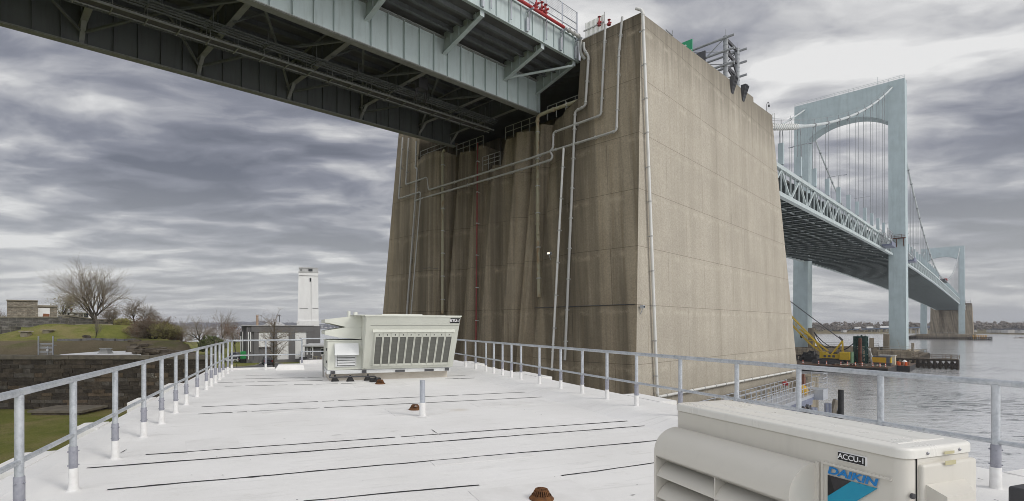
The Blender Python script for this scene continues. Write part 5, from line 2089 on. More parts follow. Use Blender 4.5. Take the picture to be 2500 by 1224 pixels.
def suspension_tower(s0, ztp, label, leg, detail=True):
    t = thing('bridge_tower', B(s0 + 3, -36.4, 4.3), label, 'bridge tower', 'towers of the suspension bridge')
    D = 6.0
    zb_, zt = 4.3, ztp
    for wi, wo in ((-24.75, -20.3), (-47.85, -52.5)):
        sg_ = 1 if wo > wi else -1
        mb = MB()
        wi2, wo2 = wi - sg_ * .2, wo - sg_ * .45
        a = sorted((wi, wo))
        c = sorted((wi2, wo2))
        mb.hexa([B(s0 - .35, a[0], zb_), B(s0 - .35, a[1], zb_), B(s0 + D + .35, a[1], zb_), B(s0 + D + .35, a[0], zb_)],
                [B(s0, c[0], zt), B(s0, c[1], zt), B(s0 + D, c[1], zt), B(s0 + D, c[0], zt)])
        for k in (0.0, .33, .67, 1.0):      # cover strips over the plate seams
            w0 = a[0] + .06 + (a[1] - a[0] - .12) * k
            w1 = c[0] + .06 + (c[1] - c[0] - .12) * k
            mb.hexa([B(s0 - .39, w0 - .06, zb_), B(s0 - .39, w0 + .06, zb_), B(s0 - .3, w0 + .06, zb_), B(s0 - .3, w0 - .06, zb_)],
                    [B(s0 - .04, w1 - .06, zt - .05), B(s0 - .04, w1 + .06, zt - .05), B(s0 + .05, w1 + .06, zt - .05), B(s0 + .05, w1 - .06, zt - .05)])
        for k in range(1, 15):      # lapped plate courses
            f_ = k / 15
            z_ = zb_ + (zt - zb_) * f_
            w0 = a[0] + (c[0] - a[0]) * f_
            w1 = a[1] + (c[1] - a[1]) * f_
            o_ = .35 * (1 - f_) + .018
            mb.fbox(B, s0 - o_, s0 + D + o_, w0 - .018, w1 + .018, z_ - .05, z_ + .05)
        mb.build('leg', M['tower'], t)
    mb = MB()
    n = 28
    zs, rise = ztp - 13.2, 4.1
    arch = []
    for i in range(n + 1):
        x = -1 + 2 * i / n
        arch.append((-36.3 + 11.42 * x, zs + rise * (1 - abs(x) ** 2.3)))
    poly = [B(s0 + .06, -47.72, zt - .03), B(s0 + .06, -47.72, zs)] + [B(s0 + .06, w, z) for w, z in arch[1:-1]] + [B(s0 + .06, -24.88, zs), B(s0 + .06, -24.88, zt - .03)]
    # build as strips so that the arch stays clean
    vs, fs = [], []
    for w, z in arch:
        vs += [B(s0 + .06, w, z), B(s0 + .06, w, zt - .03), B(s0 + D - .06, w, zt - .03), B(s0 + D - .06, w, z)]
    for i in range(n):
        o, q = i * 4, (i + 1) * 4
        fs += [(o, q, q + 1, o + 1), (o + 1, q + 1, q + 2, o + 2), (o + 2, q + 2, q + 3, o + 3), (o + 3, q + 3, q, o)]
    mb.add(vs, fs)
    # moulding that follows the arch
    for (w0, z0), (w1, z1) in zip(arch[:-1], arch[1:]):
        mb.beam(B(s0 + .03, w0, z0 + .12), B(s0 + .03, w1, z1 + .12), .1, .2)
    for z_ in (zt - 2.4, zt - 6.2):
        mb.fbox(B, s0 + .035, s0 + .07, -47.6, -24.95, z_ - .05, z_ + .05)
    for k in range(1, 8):
        w_ = -47.7 + 22.8 * k / 8
        mb.fbox(B, s0 + .035, s0 + .07, w_ - .04, w_ + .04, zt - 8.6, zt - .1)
    mb.build('portal', M['tower'], t)
    mb = MB()
    for s in (s0 + .15, s0 + D - .15):
        for h in (.55, 1.05):
            mb.tube(B(s, -52, zt + h), B(s, -20.8, zt + h), .05, n=5)
        for i in range(24):
            w = -52 + 31.2 * i / 23
            mb.tube(B(s, w, zt), B(s, w, zt + 1.05), .045, n=5)
    for w, h in ((-22.3, 2.0), (-28, 3.4), (-36, 1.6), (-37, 1.6), (-43, 1.5)):
        mb.tube(B(s0 + 2, w, zt), B(s0 + 2, w, zt + h), .05, n=5)
    mb.build('top_railing', M['cable'], t)
    mb = MB()
    for w in (WCR, WCL):
        for ss in (s0 - .1, s0 + D + .1):
            mb.beam(B(ss, w, zcab(s0) - .0), B(ss + (.5 if ss < s0 + 1 else -.5), w, zcab(s0) + .1), 1.3, 1.5)
    mb.build('cable_saddle', M['tower'], t)
    return t


suspension_tower(T1, CZ + 81.2, 'nearer pale blue steel bridge tower with an arched portal, right of the anchorage', 0)
suspension_tower(T2, CZ + 77.0, 'far pale blue steel tower with an arched portal, small behind the nearer one', 0)

for w, lab in ((WCR, 'main suspension cable on the near side, dipping between the two towers'), (WCL, 'main suspension cable on the far side of the bridge')):
    cb = thing('suspension_cable', B(100, w, zcab(100)), lab, 'bridge cable', 'main cables of the suspension bridge')
    mb = MB()
    ss = [70 + 148.6 * i / 40 for i in range(41)]
    mb.loft([B(s, w, zcab(s)) for s in ss], [.42 if s < 104 else .29 for s in ss], 10)
    ss = [T1 + 5.8 + (T2 - T1 - 5.8) * i / 90 for i in range(91)]
    mb.loft([B(s, w, zcab(s)) for s in ss], [.29] * 91, 8)
    ss = [T2 + 140.0 * i / 20 for i in range(21)]
    mb.loft([B(s, w, zcab(s)) for s in ss], [.3] * 21, 8)
    mb.build('cable', M['cable'], cb, smooth=True)
    mb = MB()
    for i in range(26):
        s = 74 + i * 1.1
        d = (B(s + .1, w, zcab(s + .1)) - B(s, w, zcab(s))).normalized()
        mb.tube(B(s, w, zcab(s)) - d * .2, B(s, w, zcab(s)) + d * .2, .52, n=10)
    mb.build('wrap_bands', M['pipe_white'], cb, smooth=True)
    mb = MB()
    for o in (-.42, .42):
        ss = [86 + 132 * i / 24 for i in range(25)]
        mb.loft([B(s, w + o, zcab(s) + 1.15) for s in ss], [.02] * 25, 4)
    mb.build('hand_ropes', M['rope'], cb)
    hs = [93.0 + 10.75 * i for i in range(11)] + [T1 + 3 + 10.75 * (i + 1) for i in range(42)]
    for s in hs:
        if s > T2 - 6:
            continue
        zc_, zt_ = zcab(s), ztop(s)
        d = (B(s + .1, w, zcab(s + .1)) - B(s, w, zcab(s))).normalized()
        ap = B(s, w, zt_)
        mb = MB()
        mb.tube(B(s, w, zc_) - d * .35, B(s, w, zc_) + d * .35, .4, n=8)
        mb.tube(B(s, w, zc_), B(s, w, zc_ + 1.2), .05, n=5)
        for o in (-.26, .26):
            mb.tube(B(s, w + o, zt_), B(s, w + o, max(zc_ - 1.6, zt_ + .2)), .05, n=5, cap=False)
            mb.tube(B(s, w + o, max(zc_ - 1.6, zt_ + .2)), B(s, w + o * .5, zc_), .06, n=5, cap=False)
        h = mb.build('hanger', M['rope'], cb)
        if zc_ - zt_ > 3.0:
            hh_ = min(3.7, zc_ - zt_ - .6)
            mb = MB()
            mb.fbox(B, s - .28, s + .28, w - .37, w + .37, zt_ + .3, zt_ + hh_)
            mb.build('sleeve', M['tower'], h)


def fit(mb, s0, s1, w0, w1, z0f, d0, d1):
    mb.hexa([B(s0, w0, z0f(s0) + d0), B(s1, w0, z0f(s1) + d0), B(s1, w1, z0f(s1) + d0), B(s0, w1, z0f(s0) + d0)],
            [B(s0, w0, z0f(s0) + d1), B(s1, w0, z0f(s1) + d1), B(s1, w1, z0f(s1) + d1), B(s0, w1, z0f(s0) + d1)])


fb_mesh = None


def deck_span(name, s0, s1, first, label, rich):
    global fb_mesh
    t = thing(name, B((s0 + s1) / 2, -36.4, ztop((s0 + s1) / 2) - DT), label, 'bridge span', 'truss stiffened decks of the suspension bridge')
    P = 10.75
    for w in (WCR, WCL):
        mb = MB()
        n = max(4, int((s1 - s0) / 10))
        for i in range(n):
            a, b = s0 + (s1 - s0) * i / n, s0 + (s1 - s0) * (i + 1) / n
            fit(mb, a, b, w - .32, w + .32, ztop, -.62, .0)
            fit(mb, a, b, w - .36, w + .36, ztop, -DT - .35, -DT + .3)
        mb.build('chords', M['truss'], t)
        mb = MB()
        s = first - P
        while s < s1:
            for a, da, b, db in ((s, -.5, s + P / 2, -DT), (s + P / 2, -DT, s + P, -.5)):
                if a >= s0 and b <= s1:
                    mb.beam(B(a, w, ztop(a) + da), B(b, w, ztop(b) + db), .3, .26, BT)
            for a in (s, s + P / 2):
                if s0 <= a <= s1:
                    mb.beam(B(a, w, ztop(a) - .6), B(a, w, ztop(a) - DT), .2, .2, BA)
                    if rich:
                        dz = -.75 if a == s else -DT + .55
                        mb.box(B(a, w, ztop(a) + dz), (.72, .1, .9), math.atan2(BA.y, BA.x))
            for a in (s + P / 4, s + P * .75):
                if s0 <= a <= s1 and rich:
                    mb.beam(B(a, w, ztop(a) - .6), B(a, w, ztop(a) - DT), .12, .12, BA)
            s += P
        mb.build('web_members', M['truss'], t)
    mb = MB()
    n = max(4, int((s1 - s0) / 12))
    for i in range(n):
        a, b = s0 + (s1 - s0) * i / n, s0 + (s1 - s0) * (i + 1) / n
        fit(mb, a, b, -47.6, -25.3, ztop, -.75, -.4)
    mb.build('deck_slab', M['deck'], t)
    mb = MB()
    for k in range(9):
        w = -47 + 21.2 * k / 8
        for i in range(n):
            a, b = s0 + (s1 - s0) * i / n, s0 + (s1 - s0) * (i + 1) / n
            fit(mb, a, b, w - .14, w + .14, ztop, -1.25, -.76)
    for w in (-45.5, -41, -36.4, -31.8, -27.3):
        for i in range(n):
            a, b = s0 + (s1 - s0) * i / n, s0 + (s1 - s0) * (i + 1) / n
            fit(mb, a, b, w - .10, w + .10, ztop, -DT + .05, -DT + .28)
    mb.build('stringers', M['deck_steel'], t)
    # transverse floor trusses
    s = first - P
    step = P / 2
    while s < s1 - 1:
        if s > s0 + .5:
            if fb_mesh is None:
                O = B(s, -36.4, ztop(s))
                mb = MB()
                g = lambda w, dz: B(s, w, ztop(s) + dz)
                mb.cur = 1
                mb.beam(g(-48.5, -DT - .2), g(-24.3, -DT - .2), .5, .06)
                mb.beam(g(-48.5, -DT + .1), g(-24.3, -DT + .1), .5, .05)
                mb.cur = 0
                mb.beam(g(-48.5, -DT - .05), g(-24.3, -DT - .05), .06, .26)
                mb.beam(g(-48.2, -1.9), g(-24.6, -1.9), .06, 1.25)
                mb.beam(g(-48.2, -2.55), g(-24.6, -2.55), .36, .05)
                for k in range(9):
                    w0 = -48.3 + 23.8 * k / 8
                    mb.beam(g(w0, -2.5), g(w0, -DT), .16, .5, BT)
                    if k < 8:
                        w1 = w0 + 23.8 / 8
                        mb.beam(g(w0, -DT) if k % 2 else g(w0, -2.6), g(w1, -2.6) if k % 2 else g(w1, -DT), .14, .14)
                for w0 in (-47.7, -25.1):
                    mb.beam(g(w0, -.8), g(w0, -DT), .12, 1.0, BT)
                o = mb.build('floor_truss', [M['floor_dark'], M['floor_flange']], None, base=O)
                fb_mesh = o.data
                bpy.data.objects.remove(o)
            if s < 330:
                place('floor_truss', fb_mesh, t, B(s, -36.4, ztop(s)))
            else:
                rest_fb.append(s)
        s += step if s < 330 else P / 2
    if rest_fb:
        mb = MB()
        for s in rest_fb:
            g = lambda w, dz: B(s, w, ztop(s) + dz)
            mb.beam(g(-48.5, -DT - .05), g(-24.3, -DT - .05), .5, .34)
            mb.beam(g(-48.2, -1.9), g(-24.6, -1.9), .08, 1.3)
        o = mb.build('floor_truss_far', M['deck_steel'], t)
        o.name = 'floor_trusses'
        ORG[o.name] = ORG[t.name]
        o['kind'] = 'stuff'
        rest_fb.clear()
    # railing along the deck edge
    mb = MB()
    for w in (WCR - .9, WCL + .9):
        for i in range(n):
            a, b = s0 + (s1 - s0) * i / n, s0 + (s1 - s0) * (i + 1) / n
            fit(mb, a, b, w - .04, w + .04, ztop, .5, .62)
            fit(mb, a, b, w - .04, w + .04, ztop, .15, .25)
    mb.build('deck_rail', M['truss'], t)
    return t


rest_fb = []
deck_span('side_span', 73.0, T1 + .2, 93.0, 'truss stiffened side span running from the anchorage to the nearer tower', True)
deck_span('main_span', T1 + 5.9, T2, T1 + 3 + 10.75, 'long truss stiffened main span receding from the nearer tower to the far tower', True)
deck_span('side_span', T2 + 6.0, 822.0, T2 + 12, 'far side span beyond the far tower, ending at the distant anchorage', False)

# lamp standards on the deck
for s in (116.0, 149.5, 183.0, 240.0, 275.0, 312.0, 350.0):
    lt = thing('street_lamp', B(s, -26.4, ztop(s)), 'thin double-armed street lamp standing on the deck of the bridge', 'street lamp', 'street lamps along the bridge deck')
    mb = MB()
    mb.tube(B(s, -26.4, ztop(s) - .4), B(s, -26.4, ztop(s) + 9.2), .09, .06, n=6)
    mb.beam(B(s, -28.3, ztop(s) + 9.2), B(s, -24.8, ztop(s) + 9.2), .1, .09)
    mb.build('mast', M['gantry'], lt)
    for w in (-28.2, -25.0):
        mb = MB()
        mb.fbox(B, s - .2, s + .2, w - .45, w + .35, ztop(s) + 9.08, ztop(s) + 9.2)
        mb.build('lamp_head', M['alu'], lt)

# maintenance gear hung by the tower
pf_ = thing('inspection_platform', B(T1 - 1, -22.6, ztop(T1)), 'brown railed inspection platform bolted to the nearer tower leg at deck level', 'platform')
mb = MB()
z = CZ + 28.7
mb.fbox(B, T1 - 1.7, T1 - .42, -24.9, -20.4, z, z + .22)
for w in (-24.6, -22.7, -20.9):
    mb.pipe([B(T1 - 1.5, w, z), B(T1 - 1.2, w, z - 1.6), B(T1 - .5, w, z - 2.6)], .13, 6, .4)
mb.build('platform_frame', M['rust_steel'], pf_)
mb = MB()
for h in (.5, 1.0):
    mb.tube(B(T1 - 1.6, -24.8, z + .2 + h), B(T1 - 1.6, -20.5, z + .2 + h), .05, n=5)
for i in range(6):
    w = -24.8 + 4.3 * i / 5
    mb.tube(B(T1 - 1.6, w, z + .2), B(T1 - 1.6, w, z + 1.2), .05, n=5)
mb.build('guard_rail', M['rust_steel'], pf_)
for s_c, lab in ((193.0, 'grey maintenance traveller rigged on the truss just before the nearer tower'), (T1 + 34, 'second grey maintenance traveller on the truss just beyond the nearer tower')):
    tv = thing('maintenance_traveller', B(s_c, -23.2, ztop(s_c) - 2), lab, 'work platform')
    rr = random.Random(int(s_c))
    mb = MB()
    zt_ = ztop(s_c)
    for ss in (s_c - 3.2, s_c, s_c + 3.2, s_c + 7):
        for w in (-23.5, -21.8):
            mb.tube(B(ss, w, zt_ - 3.6), B(ss, w, zt_ + .6), .07, n=5)
    for z in (-3.5, -2.6, -1.6, -.4, .5):
        for w in (-23.5, -21.8):
            mb.tube(B(s_c - 3.4, w, zt_ + z), B(s_c + 7.2, w, zt_ + z), .06, n=5)
    for i in range(14):
        a, b = s_c + rr.uniform(-3.2, 7), s_c + rr.uniform(-3.2, 7)
        mb.tube(B(a, rr.choice((-23.5, -21.8)), zt_ - 3.5), B(b, rr.choice((-23.5, -21.8)), zt_ + .3), .05, n=4)
    mb.build('scaffold', M['gantry'], tv)
    mb = MB()
    mb.fbox(B, s_c + .5, s_c + 8, -23.6, -21.2, zt_ - 4.1, zt_ - 3.6)
    mb.fbox(B, s_c + .5, s_c + 8, -21.3, -21.2, zt_ - 3.6, zt_ - 2.7)
    mb.build('cradle', M['alu_blue'], tv)
rg = thing('cable_platform', B(463, WCR, zcab(463)), 'small red and black work platform on the near cable where it dips lowest', 'work platform')
mb = MB()
mb.fbox(B, 452, 474, WCR - 1.2, WCR + 1.2, zcab(463) - 1.7, zcab(463) - .4)
mb.build('skirt', M['dark_steel'], rg)
mb = MB()
mb.fbox(B, 468, 474.3, WCR - 1.3, WCR + 1.3, zcab(463) - .39, zcab(463) + .9)
mb.build('red_cover', M['red'], rg)


# ------------------------------------------------------------------ tower piers with their timber fenders
def tower_pier(s0, label, fl, w_r, s_front, s_end, stub):
    t = thing('tower_pier', B(s0 + 3, -36.4, 0), label, 'bridge pier', 'concrete piers under the bridge towers')
    mb = MB()
    for w0, w1 in ((-27.0, -18.0), (-55.0, -45.6)):
        mb.fbox(B, s0 - 5.0, s0 + 11.0, w0, w1, -2, 3.75)
        mb.fbox(B, s0 - 5.15, s0 + 11.15, w0 - .15, w1 + .15, 3.75, 4.1)
        mb.fbox(B, s0 - 1.0, s0 + 7.2, w0 + 1.9, w1 - 1.5, 4.1, 4.4)
    mb.fbox(B, s0 - 2.0, s0 + 8, -45.6, -27.0, -2, 4.9)
    if stub:
        mb.fbox(B, s0 - 2.8, s0 - 1.2, -25.9, -24.45, 4.1, 9.4)
        mb.fbox(B, s0 - 2.8, s0 - 1.2, -47.2, -45.3, 4.1, 11.4)
        mb.fbox(B, s0 - 3.4, s0 - 2.6, -18.8, -18.1, 4.1, 6.7)
        mb.fbox(B, s0 - 3.4, s0 - 2.2, -29.5, -28.4, 4.9, 8.1)
    mb.build('pier_block', M['concrete_far'], t)
    mb = MB()
    for h in (.7, 1.4):
        mb.tube(B(s0 - 4.6, -18.2, 4.1 + h), B(s0 - 4.6, -26.8, 4.1 + h), .05, n=5)
        mb.tube(B(s0 - 1.8, -27.2, 4.9 + h), B(s0 - 1.8, -45.4, 4.9 + h), .05, n=5)
    for i in range(8):
        mb.tube(B(s0 - 1.8, -27.2 - 2.6 * i, 4.9), B(s0 - 1.8, -27.2 - 2.6 * i, 6.3), .05, n=5)
    for i in range(4):
        mb.tube(B(s0 - 4.6, -18.2 - 2.8 * i, 4.1), B(s0 - 4.6, -18.2 - 2.8 * i, 5.5), .05, n=5)
    mb.build('pier_railing', M['pipe_grey'], t)
    f = thing('timber_fender', B(s0, w_r, 0), fl, 'fender', 'timber fenders round the tower piers')
    # plan of the fender: a pointed ring
    wl = -36.4 * 2 - w_r
    ring = [(s_front, wl), (s_front, w_r), (s_front + 4, w_r), (s_front + 5.5, -16.2), (s_end, -16.2), (s_end + 8, -36.4), (s_end, -56.6), (s_front + 5.5, -56.6), (s_front + 4, wl)]
    mb = MB()
    for a, b in zip(ring, ring[1:] + ring[:1]):
        A, C = B(a[0], a[1], 0), B(b[0], b[1], 0)
        for z in (1.0, 2.45):
            mb.beam(A + V((0, 0, z)), C + V((0, 0, z)), .45, .4)
        mb.beam(A + V((0, 0, .35)), C + V((0, 0, .35)), .3, .22)
    wm = mb
    mb = MB()
    for a, b in zip(ring, ring[1:] + ring[:1]):
        A, C = B(a[0], a[1], 2.78), B(b[0], b[1], 2.78)
        d = (C - A).normalized()
        nn = d.cross(V((0, 0, 1)))
        if nn.dot(B(s0 + 3, -36.4, 0) - A) < 0:
            nn = -nn
        mb.beam(A + nn * .7, C + nn * .7, 1.5, .1)
        for h in (.6, 1.1):
            mb.beam(A + nn * 1.4 + V((0, 0, h)), C + nn * 1.4 + V((0, 0, h)), .08, .1)
        n = int((C - A).length / 3)
        for i in range(n + 1):
            q = A.lerp(C, i / n) + nn * 1.4
            mb.beam(q, q + V((0, 0, 1.15)), .1, .1, V((1, 0, 0)))
    mb.build('walkway', M['rubble'], f)
    rr = random.Random(int(s0))
    pr = MB().tube((0, 0, -1.5), (0, 0, 2.5), .3, .27, n=8)
    o = pr.build('pile', M['timber'], None, base=V((0, 0, 0)))
    pm = o.data
    bpy.data.objects.remove(o)
    bmx = MB()
    cnt = 0
    for a, b in zip(ring, ring[1:] + ring[:1]):
        A, C = B(a[0], a[1], 0), B(b[0], b[1], 0)
        n = int((C - A).length / 1.15)
        for i in range(n):
            q = A.lerp(C, i / n)
            q.z = rr.uniform(-.45, .3)
            if cnt < 96:
                place('pile', pm, f, q, rr.random() * 6)
            cnt += 1
            if rr.random() < .75:
                q2 = A.lerp(C, min(1, (i + 1.1) / n))
                bmx.tube(V((q.x, q.y, .1)), V((q2.x, q2.y, 2.3)), .17, n=5)
    wm.v, wm.f, wm.mi = wm.v + bmx.v, wm.f + [tuple(i + len(wm.v) for i in q_) for q_ in bmx.f], wm.mi + bmx.mi
    wm.build('walers', M['timber'], f)


tower_pier(T1, 'concrete pier under the nearer tower, with a connecting wall between its legs', 'dark timber fender round the nearer tower pier, ending at the right', -7.3, 195.0, 240.0, True)
tower_pier(T2, 'concrete pier under the far tower', 'dark timber fender round the pier of the far tower, low on the water', -2.0, T2 - 60, T2 + 30, False)

# far anchorage
fa = thing('distant_anchorage', B(840, -36.4, 0), 'distant concrete anchorage standing behind the far tower', 'anchorage')
mb = MB()
for w0, w1, zt_ in ((-27, -19.0, CZ + 26.5), (-54, -46.5, CZ + 26)):
    mb.hexa([B(812, w0, 0), B(812, w1 + (1.5 if w1 > -30 else 0), 0), B(852, w1 + (1.5 if w1 > -30 else 0), 0), B(852, w0, 0)], [B(818, w0, zt_), B(818, w1, zt_), B(850, w1, zt_ - 2), B(850, w0, zt_ - 2)])
W = -46.5
colsf = []
while W < -27:
    colsf.append(W)
    W += .65
for i, (a, b) in enumerate(zip(colsf[:-1], colsf[1:])):
    r0 = 1.2 + .5 * math.sin(a * 1.1)
    r1 = 1.2 + .5 * math.sin(b * 1.1)
    mb.add([B(814 + r0, a, 0), B(814 + r1, b, 0), B(819 + r1, b, CZ + 18), B(819 + r0, a, CZ + 18)], [(0, 1, 2, 3)])
mb.fbox(B, 822, 850, -47, -26.6, 0, CZ + 22)
mb.fbox(B, 806, 858, -58, -15, -2, 3.2)
mb.build('body', M['concrete_far'], fa)
mb = MB()
for z in (CZ + 28.5, CZ + 30.5):
    mb.beam(B(830, -20, z), B(830, -54, z), .3, .3)
for w in (-20, -54):
    mb.beam(B(830, w, CZ + 24), B(830, w, CZ + 30.6), .35, .35, BA)
mb.build('gantry', M['gantry'], fa)

# ------------------------------------------------------------------ work barges below the bridge
BZ = 1.75
bg = thing('work_barge', B(169, -36, 0), 'long black flat work barge carrying the yellow crane', 'barge')
mb = MB()
mb.fbox(B, 160.5, 178.0, -62, -18.4, -.6, BZ - .12)
for w in range(-60, -18, 4):
    mb.fbox(B, 160.38, 160.499, w - .12, w + .12, -.3, BZ - .2)
mb.build('hull', M['barge'], bg)
mb = MB()
mb.fbox(B, 160.4, 178.1, -62.1, -18.3, BZ - .12, BZ)
mb.fbox(B, 160.35, 160.6, -62, -18.4, BZ, BZ + .22)
mb.build('deck', M['barge_deck'], bg)
mb = MB()
for k in range(12):
    w = -60 + 3.5 * k
    mb.tube(B(160.5, w, .6), B(160.2, w, .6), .35, n=8)
mb.build('tyre_fender', M['black'], bg)
b2 = thing('flat_barge', B(184, -18, 0), 'short black barge with orange drums moored at the right of the long barge', 'barge')
mb = MB()
mb.fbox(B, 176.8, 191, -20.1, -15.75, -.6, 1.45)
mb.build('hull', M['barge'], b2)
mb = MB()
mb.fbox(B, 176.75, 191.05, -20.15, -15.7, 1.45, 1.56)
mb.build('deck', M['barge_deck'], b2)

cr = thing('crawler_crane', B(169, -31, BZ), 'yellow crawler crane with a lattice boom standing on the long barge', 'crane')
mb = MB()
for s in (166.9, 171.1):
    pts = []
    for w, z in ((-35.6, .55), (-35.2, .1), (-28.6, .1), (-28.2, .55), (-28.6, 1.05), (-35.2, 1.05)):
        pts.append(B(s - .5, w, BZ + z))
    mb.prism(pts, BA * 1.0)
    for k in range(6):
        mb.tube(B(s - .55, -34.8 + 1.2 * k, BZ + .45), B(s + .55, -34.8 + 1.2 * k, BZ + .45), .28, n=8)
mb.fbox(B, 167.4, 170.6, -33.4, -30.2, BZ + .6, BZ + 1.2)
mb.build('crawler_tracks', M['dark_steel'], cr)
mb = MB()
mb.fbox(B, 167.5, 170.5, -33.2, -29.3, BZ + 1.55, BZ + 2.75)
mb.fbox(B, 167.6, 168.9, -33.9, -32.3, BZ + 1.5, BZ + 3.3)
mb.build('house', M['crane'], cr)
mb = MB()
mb.fbox(B, 167.6, 170.4, -33.1, -28.9, BZ + 1.2, BZ + 1.55)
for w in (-32.6, -31.6, -30.6):
    mb.fbox(B, 167.47, 167.499, w - .35, w + .25, BZ + 1.8, BZ + 2.4)
for k in range(4):
    mb.fbox(B, 168 + .4 * k, 168.3 + .4 * k, -31.8 + .4 * k, -31.3 + .4 * k, BZ + 2.75, BZ + 3.15)
mb.build('machinery', M['dark_steel'], cr)
mb = MB()
mb.rbox(lambda a, b, z: B(a, b, z), 166.9, 171.1, -29.3, -27.3, BZ + 1.3, BZ + 3.3, .12)
mb.build('counterweight', M['crane'], cr)
foot, tip = B(169, -33, BZ + 2.3), B(169, -57.6, 33.8)


def lattice(mb, a, b, wd, n, r, taper=.12):
    d = (b - a).normalized()
    up = BA.cross(d).normalized()
    cs = []
    for sx in (-1, 1):
        for sy in (-1, 1):
            pts = []
            for i in range(n + 1):
                t = i / n
                k = min(1, t / taper, (1 - t) / (taper * .6) + .25) if taper else 1
                k = max(.12, k)
                pts.append(a + (b - a) * t + BA * (sx * wd / 2 * max(k, .6)) + up * (sy * wd / 2 * k))
            cs.append(pts)
            for p, q in zip(pts[:-1], pts[1:]):
                mb.tube(p, q, r, n=5, cap=False)
    for i in range(n):
        for (p, q) in ((0, 1), (2, 3), (0, 2), (1, 3)):
            if i % 2:
                mb.tube(cs[p][i], cs[q][i + 1], r * .6, n=4, cap=False)
            else:
                mb.tube(cs[q][i], cs[p][i + 1], r * .6, n=4, cap=False)


mb = MB()
lattice(mb, foot, tip, 1.5, 34, .12)
mb.build('boom', M['crane'], cr)
mb = MB()
mast = B(169, -28.9, 8.1)
for o in (-.9, .9):
    mb.beam(B(169 + o, -31.2, BZ + 2.7), mast + BA * o * .4, .3, .3)
    mb.beam(B(169 + o, -28.9, BZ + 3.2), mast + BA * o * .4, .18, .18)
    q = foot.lerp(tip, .24)
    mb.beam(q + BA * o * .5, B(169 + o * .6, -32.2, BZ + 3.5), .24, .24)
mb.build('mast', M['crane'], cr)
mb = MB()
for o in (-.35, .35):
    mb.tube(mast + BA * o, tip + BA * o, .075, n=5)
mb.tube(mast + V((0, 0, .1)), mast.lerp(tip, .03) + V((0, 0, .25)), .3, n=6)
mb.tube(tip, tip + V((0, 0, -16)), .04, n=4)
mb.build('pendant_cables', M['dark_steel'], cr)
mb = MB()
q = B(169, -38.5, 9.2)
mb.lathe(q, [(.1, -.6), (.3, -.35), (.42, 0), (.3, .35), (.1, .5)], 8)
tag(mb.build('hook_block', M['black']), 'black hook block hanging by the crane boom', 'hook block') if False else mb.build('hook_block', M['black'], cr)

gt_ = thing('pile_frame', B(172, -25.4, BZ), 'tall dark green braced steel frame on the barge deck', 'pile frame')
mb = MB()
for ds, dw in ((-1, -1.25), (-1, 1.25), (1, -1.25), (1, 1.25), (-1.05, 0)):
    mb.beam(B(172 + ds, -25.4 + dw, BZ), B(172 + ds, -25.4 + dw, 9.3), .45, .45, BA)
mb.fbox(B, 171.1, 172.9, -26.4, -24.4, 6.6, 9.2)
mb.fbox(B, 171.1, 172.9, -26.3, -25.0, 2.4, 5.8)
mb.build('frame', M['green_dark'], gt_)
mb = MB()
rr = random.Random(8)
for z in (2.6, 4.4, 6.2, 7.8, 9.2):
    mb.fbox(B, 170.75, 173.2, -26.85, -23.95, z - .12, z + .12)
for i in range(16):
    w0 = rr.uniform(-26.7, -24.1)
    z0 = rr.uniform(2.3, 8.6)
    mb.beam(B(170.7, w0, z0), B(170.7, w0 + rr.uniform(-.9, .9), z0 + rr.uniform(.3, 1.2)), .13, .13)
for p in ((-26, 9.5), (-25.2, 9.7), (-24.4, 9.5)):
    mb.fbox(B, 171.5, 172, p[0] - .18, p[0] + .18, 9.3, p[1])
mb.build('braces', M['green_dark'], gt_)
mb = MB()
mb.lathe(B(168, -24.95, BZ), [(.42, 0), (.42, 3.0), (.47, 3.05), (.47, 3.25), (.40, 3.3), (.40, 6.6), (.34, 7.1), (.1, 7.15)], 14)
tag(mb.build('steel_pile', M['rust_steel'], smooth=True), 'rust brown steel pile standing upright in front of the dark green frame', 'pile')
mb = MB()
mb.lathe(B(167.5, -26.6, BZ), [(.36, 0), (.36, 3.5), (.3, 3.5), (.3, 0)], 14)
tag(mb.build('steel_casing', M['green_pale'], smooth=True), 'short pale green upright casing left of the rust brown pile', 'casing')
mb = MB()
for d in (0, .9):
    mb.beam(B(171, -22.9 + d * .1, BZ), B(171 - d, -23.6 + d * .5, 6.2), .22, .2)
mb.beam(B(171, -23.6, 6.2), B(170.2, -22.7, 4.0), .2, .2)
tag(mb.build('raking_strut', M['trim']), 'white raking strut leaning on the dark green frame', 'strut')

ct = thing('site_container', B(172, -21, 2.1), 'yellow power container with a slate grey end on the barge', 'container')
mb = MB()
mb.fbox(B, 171, 173, -22.9, -19.9, 2.5, 3.85)
mb.build('body', M['yellow'], ct)
mb = MB()
mb.fbox(B, 170.95, 173.05, -23.0, -19.0, 3.853, 4.15)
mb.fbox(B, 171, 173, -19.897, -19.2, 2.5, 3.85)
mb.build('roof', M['slate'], ct)
mb = MB()
mb.fbox(B, 171, 173, -19.197, -18.9, 2.5, 3.85)
mb.fbox(B, 170.96, 170.998, -20.6, -20.1, 3.1, 3.6)
mb.build('end_panel', M['crane'], ct)
mb = MB()
mb.fbox(B, 171, 173, -22.9, -19.0, BZ, 2.497)
mb.build('skid', M['dark_steel'], ct)
c2 = thing('cabin', B(176, -20, BZ), 'cream site cabin behind the yellow container', 'cabin')
mb = MB()
mb.fbox(B, 175.2, 177.6, -21.8, -18.6, BZ, 4.1)
mb.build('body', M['cream'], c2)
mb = MB()
mb.fbox(B, 175.1, 177.7, -21.9, -18.5, 4.103, 4.3)
mb.build('roof', M['trim'], c2)
mb = MB()
mb.fbox(B, 175.15, 175.198, -19.6, -18.9, BZ + .1, 3.7)
mb.build('door', M['trim'], c2)


